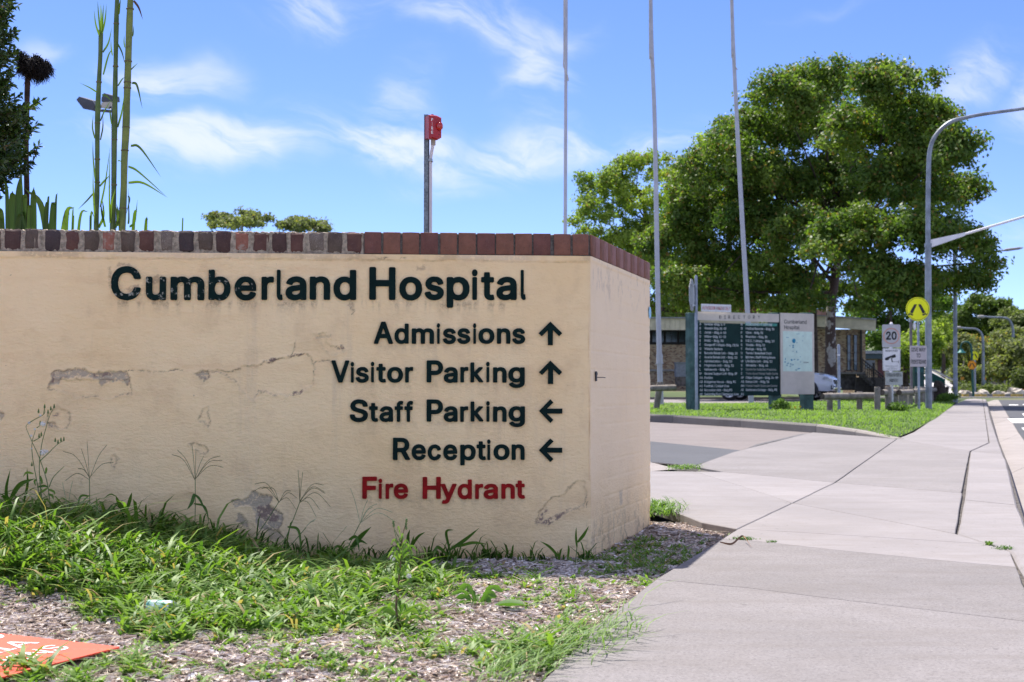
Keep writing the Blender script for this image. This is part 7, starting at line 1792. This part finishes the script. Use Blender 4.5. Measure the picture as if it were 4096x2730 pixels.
LEFT = [(2450, 760, 120, 90), (2560, 680, 120, 80), (2400, 860, 100, 80), (2560, 830, 130, 110), (2680, 760, 130, 100), (2420, 980, 100, 70), (2560, 980, 140, 110), (2700, 960, 130, 120), (2620, 1120, 140, 110), (2760, 1110, 120, 100), (2680, 1220, 130, 80), (2340, 730, 40, 30), (2300, 900, 40, 30), (2500, 1120, 120, 90), (2820, 640, 110, 80), (2540, 1230, 120, 70), (2790, 1240, 110, 60), (2650, 1290, 80, 40), (2750, 1300, 80, 36), (2880, 1270, 100, 40), (2580, 1040, 120, 90)]
gl = P(2700, 1560, 84); tree('light_green_tree', 'paler bright green tree left of the huge one, behind the middle flagpole', gl, lobes_px(LEFT, 84, .8), 60000, .19, .48, M_LTL, [gl, P(2690, 1350, 84), P(2640, 1150, 84), P(2600, 950, 84), P(2560, 760, 84)], (.28, .08), M_BRK, warm=.04, fill=.05, seed=5, split=8)
gm = P(2950, 1560, 90); tree('mid_green_tree', 'mid green tree showing between the pale tree and the huge one', gm, lobes_px([(2850, 640, 140, 90), (2960, 620, 120, 100), (2800, 760, 120, 90), (2900, 900, 200, 160), (3000, 1100, 200, 120), (2850, 1180, 180, 90)], 90, .7), 30000, .22, .9, M_MIDL, [gm, P(2940, 1300, 90), P(2920, 1000, 90), P(2900, 760, 90)], (.3, .1), M_BRK, seed=6, split=7)
# sunlit trees beyond the buildings seen under the big crown
for i, (lab, L_, d_, mt_, nn) in enumerate((('sunlit green tree beyond the brick wing, under the big crown', [(3560, 1200, 110, 90), (3500, 1290, 90, 60), (3470, 1380, 70, 60), (3530, 1400, 70, 60), (3440, 1300, 60, 50), (3640, 1330, 100, 90), (3720, 1260, 90, 80), (3600, 1400, 90, 80), (3700, 1420, 80, 90)], 105, M_MIDL, 26000),
    ('yellow-green shrubby tree beside the green roadside cabinet', [(3620, 1440, 50, 50), (3640, 1490, 60, 50), (3560, 1500, 60, 40), (3700, 1380, 60, 60)], 88, M_LTL, 12000),
    ('bright tree beyond the low building, above the directory', [(3000, 1180, 110, 60), (3120, 1150, 110, 60), (2880, 1200, 110, 50), (3220, 1170, 80, 50)], 110, M_LTL, 16000),
    ('shrubby light green tree left of the second lamp post on the hill', [(3770, 1390, 60, 80), (3740, 1450, 60, 50), (3800, 1450, 50, 40), (3750, 1330, 50, 50)], 130, M_LTL, 12000))):
    b = P(L_[0][0], 1560, d_); tree('tree', lab, b, lobes_px(L_, d_, .8), nn, .24, .9, mt_, [b, P(L_[0][0] + 5, 1450, d_), P(L_[0][0], L_[0][1], d_)], (.25, .1), M_BRK, group='trees beyond the hospital buildings', seed=20 + i, split=6)
# gum tree tops over the wall
for i, (lab, L_, px_) in enumerate((('left gum tree whose crown just rises above the brick coping', [(900, 890, 80, 34), (980, 866, 60, 24), (1040, 890, 55, 30), (950, 905, 120, 26), (1060, 880, 24, 16)], 960), ('right gum tree whose crown just rises above the brick coping', [(1170, 905, 60, 22), (1220, 898, 60, 22), (1270, 908, 40, 18), (1300, 925, 40, 14)], 1210))):
    b = P(px_, 1540, 95); tree('gum_tree', lab, b, lobes_px(L_, 95, .9), 5200, .22, .42, M_EUC, [b, P(px_ - 6, 1200, 95), P(px_ + 4, 980, 95), P(px_ + 10, 900, 95)], (.25, .06), M_EUB, group='gum trees beyond the wall', warm=.01, fill=.3, seed=40 + i, split=6)
# far hill trees
HG_ = 'big trees on the far hillside'
for i, (lab, L_, d_, mt_, nn, lf_) in enumerate((
    ('tall rounded dark green tree with the highest crown on the far hill', [(3900, 1270, 90, 60), (3960, 1245, 80, 50), (3860, 1330, 90, 70), (3930, 1340, 110, 80), (4000, 1300, 80, 70), (3840, 1400, 70, 60), (3940, 1420, 110, 70)], 230, M_FIG, 30000, .55),
    ('rounded dark green tree right of the highest crown on the hill', [(4030, 1250, 60, 40), (4000, 1330, 70, 60), (4060, 1290, 50, 50), (4010, 1400, 80, 60)], 240, M_FIG, 18000, .55),
    ('grey-green domed tree at the right edge of the picture', [(4070, 1290, 90, 55), (4120, 1340, 100, 80), (4050, 1370, 80, 60), (4100, 1430, 90, 60), (4200, 1330, 90, 80)], 210, M_OLIVE, 22000, .5),
    ('hazy grey-green tree low on the hill beside the lamp post', [(3790, 1300, 50, 40), (3770, 1360, 60, 50), (3800, 1380, 60, 50), (3750, 1280, 30, 24)], 260, M_OLIVE, 14000, .5),
    ('broad dark tree out to the right beyond the hillside road', [(4300, 1300, 110, 80), (4400, 1380, 140, 90), (4280, 1400, 100, 80)], 230, M_FIG, 14000, .6))):
    b = P(L_[0][0], 1520, d_); b.z = float(ground_z(b.x, d_)); tree('hillside_tree', lab, b, lobes_px(L_, d_, .7), nn, lf_, .9, mt_, [b, b.lerp(P(L_[0][0], L_[0][1], d_), .5), P(L_[0][0], L_[0][1], d_)], (.5, .2), M_BRK, group=HG_, limbs=False, seed=50 + i, split=8)
# street gums along the far road
SG = 'young gum trees along the far road'
for i, (lab, L_, d_, base_u, nn, wm) in enumerate((
    ('young gum just right of the second lamp post', [(3850, 1400, 45, 45), (3860, 1460, 50, 45), (3840, 1510, 40, 30)], 100, 3856, 7000, .02), ('young gum with a yellowing crown above the heritage lamp', [(3905, 1385, 60, 35), (3890, 1420, 50, 40), (3940, 1400, 50, 40), (3900, 1480, 50, 40)], 104, 3900, 8000, .30),
    ('young gum between the orange sign and the squared lamp', [(3925, 1440, 40, 50), (3935, 1500, 40, 40), (3915, 1530, 35, 24)], 98, 3925, 6000, .03), ('bushy young gum right of the squared lamp', [(3990, 1400, 60, 40), (4000, 1450, 60, 50), (3975, 1490, 50, 40), (4010, 1500, 45, 40)], 94, 3993, 9000, .02),
    ('bushy young gum at the curved lamp over the treetops', [(4050, 1370, 50, 45), (4060, 1430, 55, 50), (4040, 1480, 50, 40), (4075, 1500, 45, 36)], 92, 4055, 9000, .02), ('young gum cut by the right edge of the picture', [(4110, 1420, 50, 50), (4105, 1480, 50, 40)], 92, 4110, 5000, .02))):
    b = P(base_u, 1580, d_); b.z = path_z(70) - .1
    tree('young_gum', lab, b, lobes_px(L_, d_, .9), nn, .24, .6, M_EUC, [b, P(base_u + 2, 1530, d_), P(base_u - 1, 1480, d_), P(base_u + 3, 1400, d_)], (.10, .05), M_EUB, group=SG, warm=wm, fill=.25, seed=70 + i, limbs=False, split=5)
for i, (u, v, r0, lab) in enumerate(((4085, 1530, 34, 'dark yellow-green bush at the right edge beside the road'), (3860, 1560, 40, 'low dull bush at the foot of the far young gums on the left'), (3960, 1566, 44, 'low dull bush below the squared lamp'), (4020, 1568, 40, 'low bush below the right-hand young gums'))):
    d_ = 84; b = P(u, 1585, d_); cen, nr, tn = foliage(lobes_px([(u, v, r0, 12 if i else 40), (u + 20, v + 6, r0 * .8, 10 if i else 30)], d_), 3500, .2, .4, .3, 90 + i); r = thing('bush', lab, 'bush', b, 'low bushes beside the side street'); leaves_obj('foliage', cen, nr, np.full(len(cen), .22), tn, M_OLIVE, r)
# dark shrub at the end of the log barrier
for i, (u, v, ru, rv, lab, d_) in enumerate(((3790, 1600, 40, 20, 'dark ground-hugging shrub at the foot of the second lamp post', 50), (3590, 1638, 22, 10, 'small dark weed clump in the lawn under the log barrier', 33.5), (3120, 1630, 18, 12, 'leafy weed at the foot of the middle board post', 33))):
    b = P(u, v + rv, d_); cen, nr, tn = foliage(lobes_px([(u, v, ru, rv, 0)], d_), 2200, .08, .16, .3, 95 + i); r = thing('shrub', lab, 'shrub', b); leaves_obj('foliage', cen, nr, np.full(len(cen), .07), tn, M_MIDL, r)
b = P(3755, 1590, 51); st = thing('tree_stump', 'dark gnarled stump with broken branches at the end of the log barrier', 'stump', b)
MB().tube(curve3([b - Vector((0, 0, .3)), P(3755, 1570, 51), P(3752, 1548, 51), P(3740, 1545, 51)], 4), [.3, .3, .28, .28, .27, .26, .25, .24, .24, .23, .22, .2, .2], 9).build('trunk', M_BARKD, st, True)
MB().tube(curve3([P(3755, 1560, 51), P(3778, 1568, 51), P(3788, 1555, 51), P(3792, 1548, 51)], 4), [.14 - .008 * i for i in range(13)], 7).build('limb', M_BARKD, st, True); MB().tube([P(3770, 1570, 51), P(3768, 1600, 51)], .08, 7).build('limb', M_BARKD, st, True)

# ------------------------------------------------------------------ the far street
M_WW = mat('white_wall_paint', (.70, .67, .70), .7, noise_amt=.06, noise_scale=.6); M_YK = mat('yellow_kerb_paint', (.62, .42, .12), .7, noise_amt=.1, noise_scale=2); M_ROCK = mat('pale_sandstone', (.55, .49, .42), .9, noise_amt=.2, noise_scale=3, bump=.5, bump_scale=8); M_ROOFT = mat('terracotta_roof', (.34, .13, .10), .8, noise_amt=.15, noise_scale=3); M_GRN = mat('green_railing_paint', (.03, .13, .12), .5)
BOULD = ['pale boulder just left of the heritage lamp foot', 'small pale boulder touching the heritage lamp foot', 'small low boulder in front of the leftmost pair', 'pale boulder right of the heritage lamp foot', 'largest pale boulder below the orange crossing sign', 'leftmost of the pale boulders beside the second lamp post',
 'pale boulder under the bushy young gum right of the squared lamp', 'pale boulder right under the middle of the young gums', 'largest boulder at the right, near the curved lamp foot', 'second largest boulder at the right, right of the curved lamp foot', 'pale boulder set back behind the leftmost ones',
 'small boulder below the squared lamp', 'small boulder between the young gums and the curved lamp', 'rightmost pale boulder at the edge of the picture']
# cross street kerb, yellow painted
for i in range(14):
    u0 = 3850 + i * 24; a, b2 = P(u0, 1596, 77), P(u0 + 22, 1596, 77); 
    if i == 0: yk = thing('far_kerb', None, None, (0, 0, 0)); tag(yk, kind='structure')
    MB().box(((a.x + b2.x) / 2, 77, path_z(70) + .04), (b2.x - a.x, .25, .16)).build('kerb_section', M_YK if i % 3 != 1 else M_GUT, yk)
for i, (u, v, r_) in enumerate(((3872, 1590, .20), (3886, 1592, .16), (3862, 1595, .15), (3905, 1588, .14), (3930, 1587, .26), (3852, 1586, .22), (3990, 1589, .20), (4010, 1590, .18), (4058, 1585, .32), (4075, 1588, .26), (3868, 1572, .2), (3940, 1590, .15), (4030, 1591, .15), (4090, 1590, .22))):
    d_ = 78.4 + (i % 3) * .5; c = P(u, v, d_); c.z = path_z(70) + r_ * .5; m = MB(); m.sphere(c, (r_ * 1.4, r_, r_), 8, 6); m.v = [tuple(Vector(p) + Vector((mn.noise(Vector(p) * 4), mn.noise(Vector(p) * 4 + Vector((5, 5, 5))), mn.noise(Vector(p) * 4 + Vector((9, 2, 1))))) * r_ * .5) for p in m.v]
    o = m.build('boulder', M_ROCK); tag(o, BOULD[i], 'boulder', 'pale boulders along the far kerb')
# white garden wall and houses behind the young gums
ww = thing('white_wall', 'long white rendered wall stepping down the slope behind the young gums', 'wall', P(3980, 1580, 112))
for u0, v0, u1, v1 in ((3840, 1548, 3900, 1600), (3900, 1538, 3960, 1600), (3961, 1542, 4010, 1600), (4011, 1556, 4060, 1600), (4061, 1562, 4200, 1600)): pbox(ww, 'wall_panel', u0, v0, u1, v1, 112 + rnd.uniform(0, .3), .3, M_WW)
hs = thing('house', 'white weatherboard house with wide pale walls behind the young gums', 'house', P(4000, 1560, 125)); pbox(hs, 'wall', 3935, 1495, 4130, 1600, 125, 8, M_WW)
for i in range(9): pbox(hs, 'cladding_board', 3935, 1497 + i * 7, 4130, 1502.5 + i * 7, 124.96, .03, M_WW)
m = MB(); a, b2 = P(3925, 1494, 124.5), P(4140, 1494, 124.5); m.prism([a, b2, (a + b2) / 2 + Vector((0, 0, 1.6))], 9, (0, 1, 0)); m.build('roof', mat('grey_metal_roof', (.35, .35, .36), .6), hs)
pbox(hs, 'window', 4050, 1508, 4070, 1540, 124.9, .05, M_DGL)
h2 = thing('house', 'house with a terracotta tiled roof at the right edge of the picture', 'house', P(4110, 1500, 118)); pbox(h2, 'wall', 4085, 1448, 4230, 1600, 118, 8, mat('house_brown_wall', (.33, .25, .22), .8))
m = MB(); a, b2 = P(4070, 1448, 117.5), P(4240, 1448, 117.5); m.prism([a, b2, b2.lerp(a, .25) + Vector((0, 0, 1.3)), a.lerp(b2, .25) + Vector((0, 0, 1.3))], 9, (0, 1, 0)); m.build('roof', M_ROOFT, h2)
pbox(h2, 'window', 4090, 1465, 4110, 1490, 117.95, .05, M_DGL)
# hillside road with white barrier walls, bridge railing
hw_ = thing('ramp_wall', 'white barrier wall of the ramp rising to the left on the hillside', 'wall', P(3780, 1500, 100)); slant(hw_, 'wall_panel', [(3700, 1560, 96), (3700, 1470, 100), (3790, 1522, 100), (3822, 1535, 100), (3822, 1580, 96)], .3, M_WW)
slant(hw_, 'parapet', [(3700, 1468, 98), (3700, 1462, 98), (3822, 1520, 98), (3822, 1527, 98)], .25, mat('grey_parapet', (.36, .37, .42), .7))
rw = thing('upper_road_wall', 'pale wall and road edge far up the hillside between the lamp posts', 'wall', P(3770, 1450, 165)); slant(rw, 'wall_panel', [(3690, 1466, 165), (3690, 1448, 165), (3810, 1428, 165), (3812, 1446, 165)], .4, M_WW); slant(rw, 'grass_bank', [(3690, 1480, 163), (3690, 1467, 163), (3812, 1447, 163), (3814, 1478, 163)], .4, mat('bank_green', (.10, .15, .05), .9, noise_amt=.2, noise_scale=1))
gr = thing('green_railing', 'green metal bridge railing on the ramp beside the big lamp post', 'railing', P(3750, 1520, 88))
for i in range(22):
    u = 3722 + i * 2.7; a, b2 = P(u, 1493 + (u - 3722) * .50, 88), P(u, 1524 + (u - 3722) * .36, 88); MB().tube([a, b2], .030, 4).build('baluster', M_GRN, gr)
MB().tube([P(3720, 1492, 88), P(3780, 1522, 88)], .06, 6).build('top_rail', M_GRN, gr); MB().tube([P(3720, 1524, 88), P(3780, 1546, 88)], .05, 6).build('bottom_rail', M_GRN, gr)
# little orange street warning boards
for lab, u, v, d_ in (('small orange board below the heritage lamp', 3850, 1515, 90), ('small orange board on the far lamp behind the orange sign', 3939, 1516, 86), ('small orange board at the right edge of the picture', 4094, 1563, 80)):
    r = thing('warning_board', lab, 'sign', P(u, v, d_), 'small orange boards along the far road'); pbox(r, 'board', u - 6, v - 6, u + 6, v + 5, d_, .03, mat('orange_board', (.62, .26, .02), .5)); MB().tube([P(u, v + 5, d_ + .05), P(u, 1590, d_ + .05)], .035, 6).build('post', M_SGREY, r)
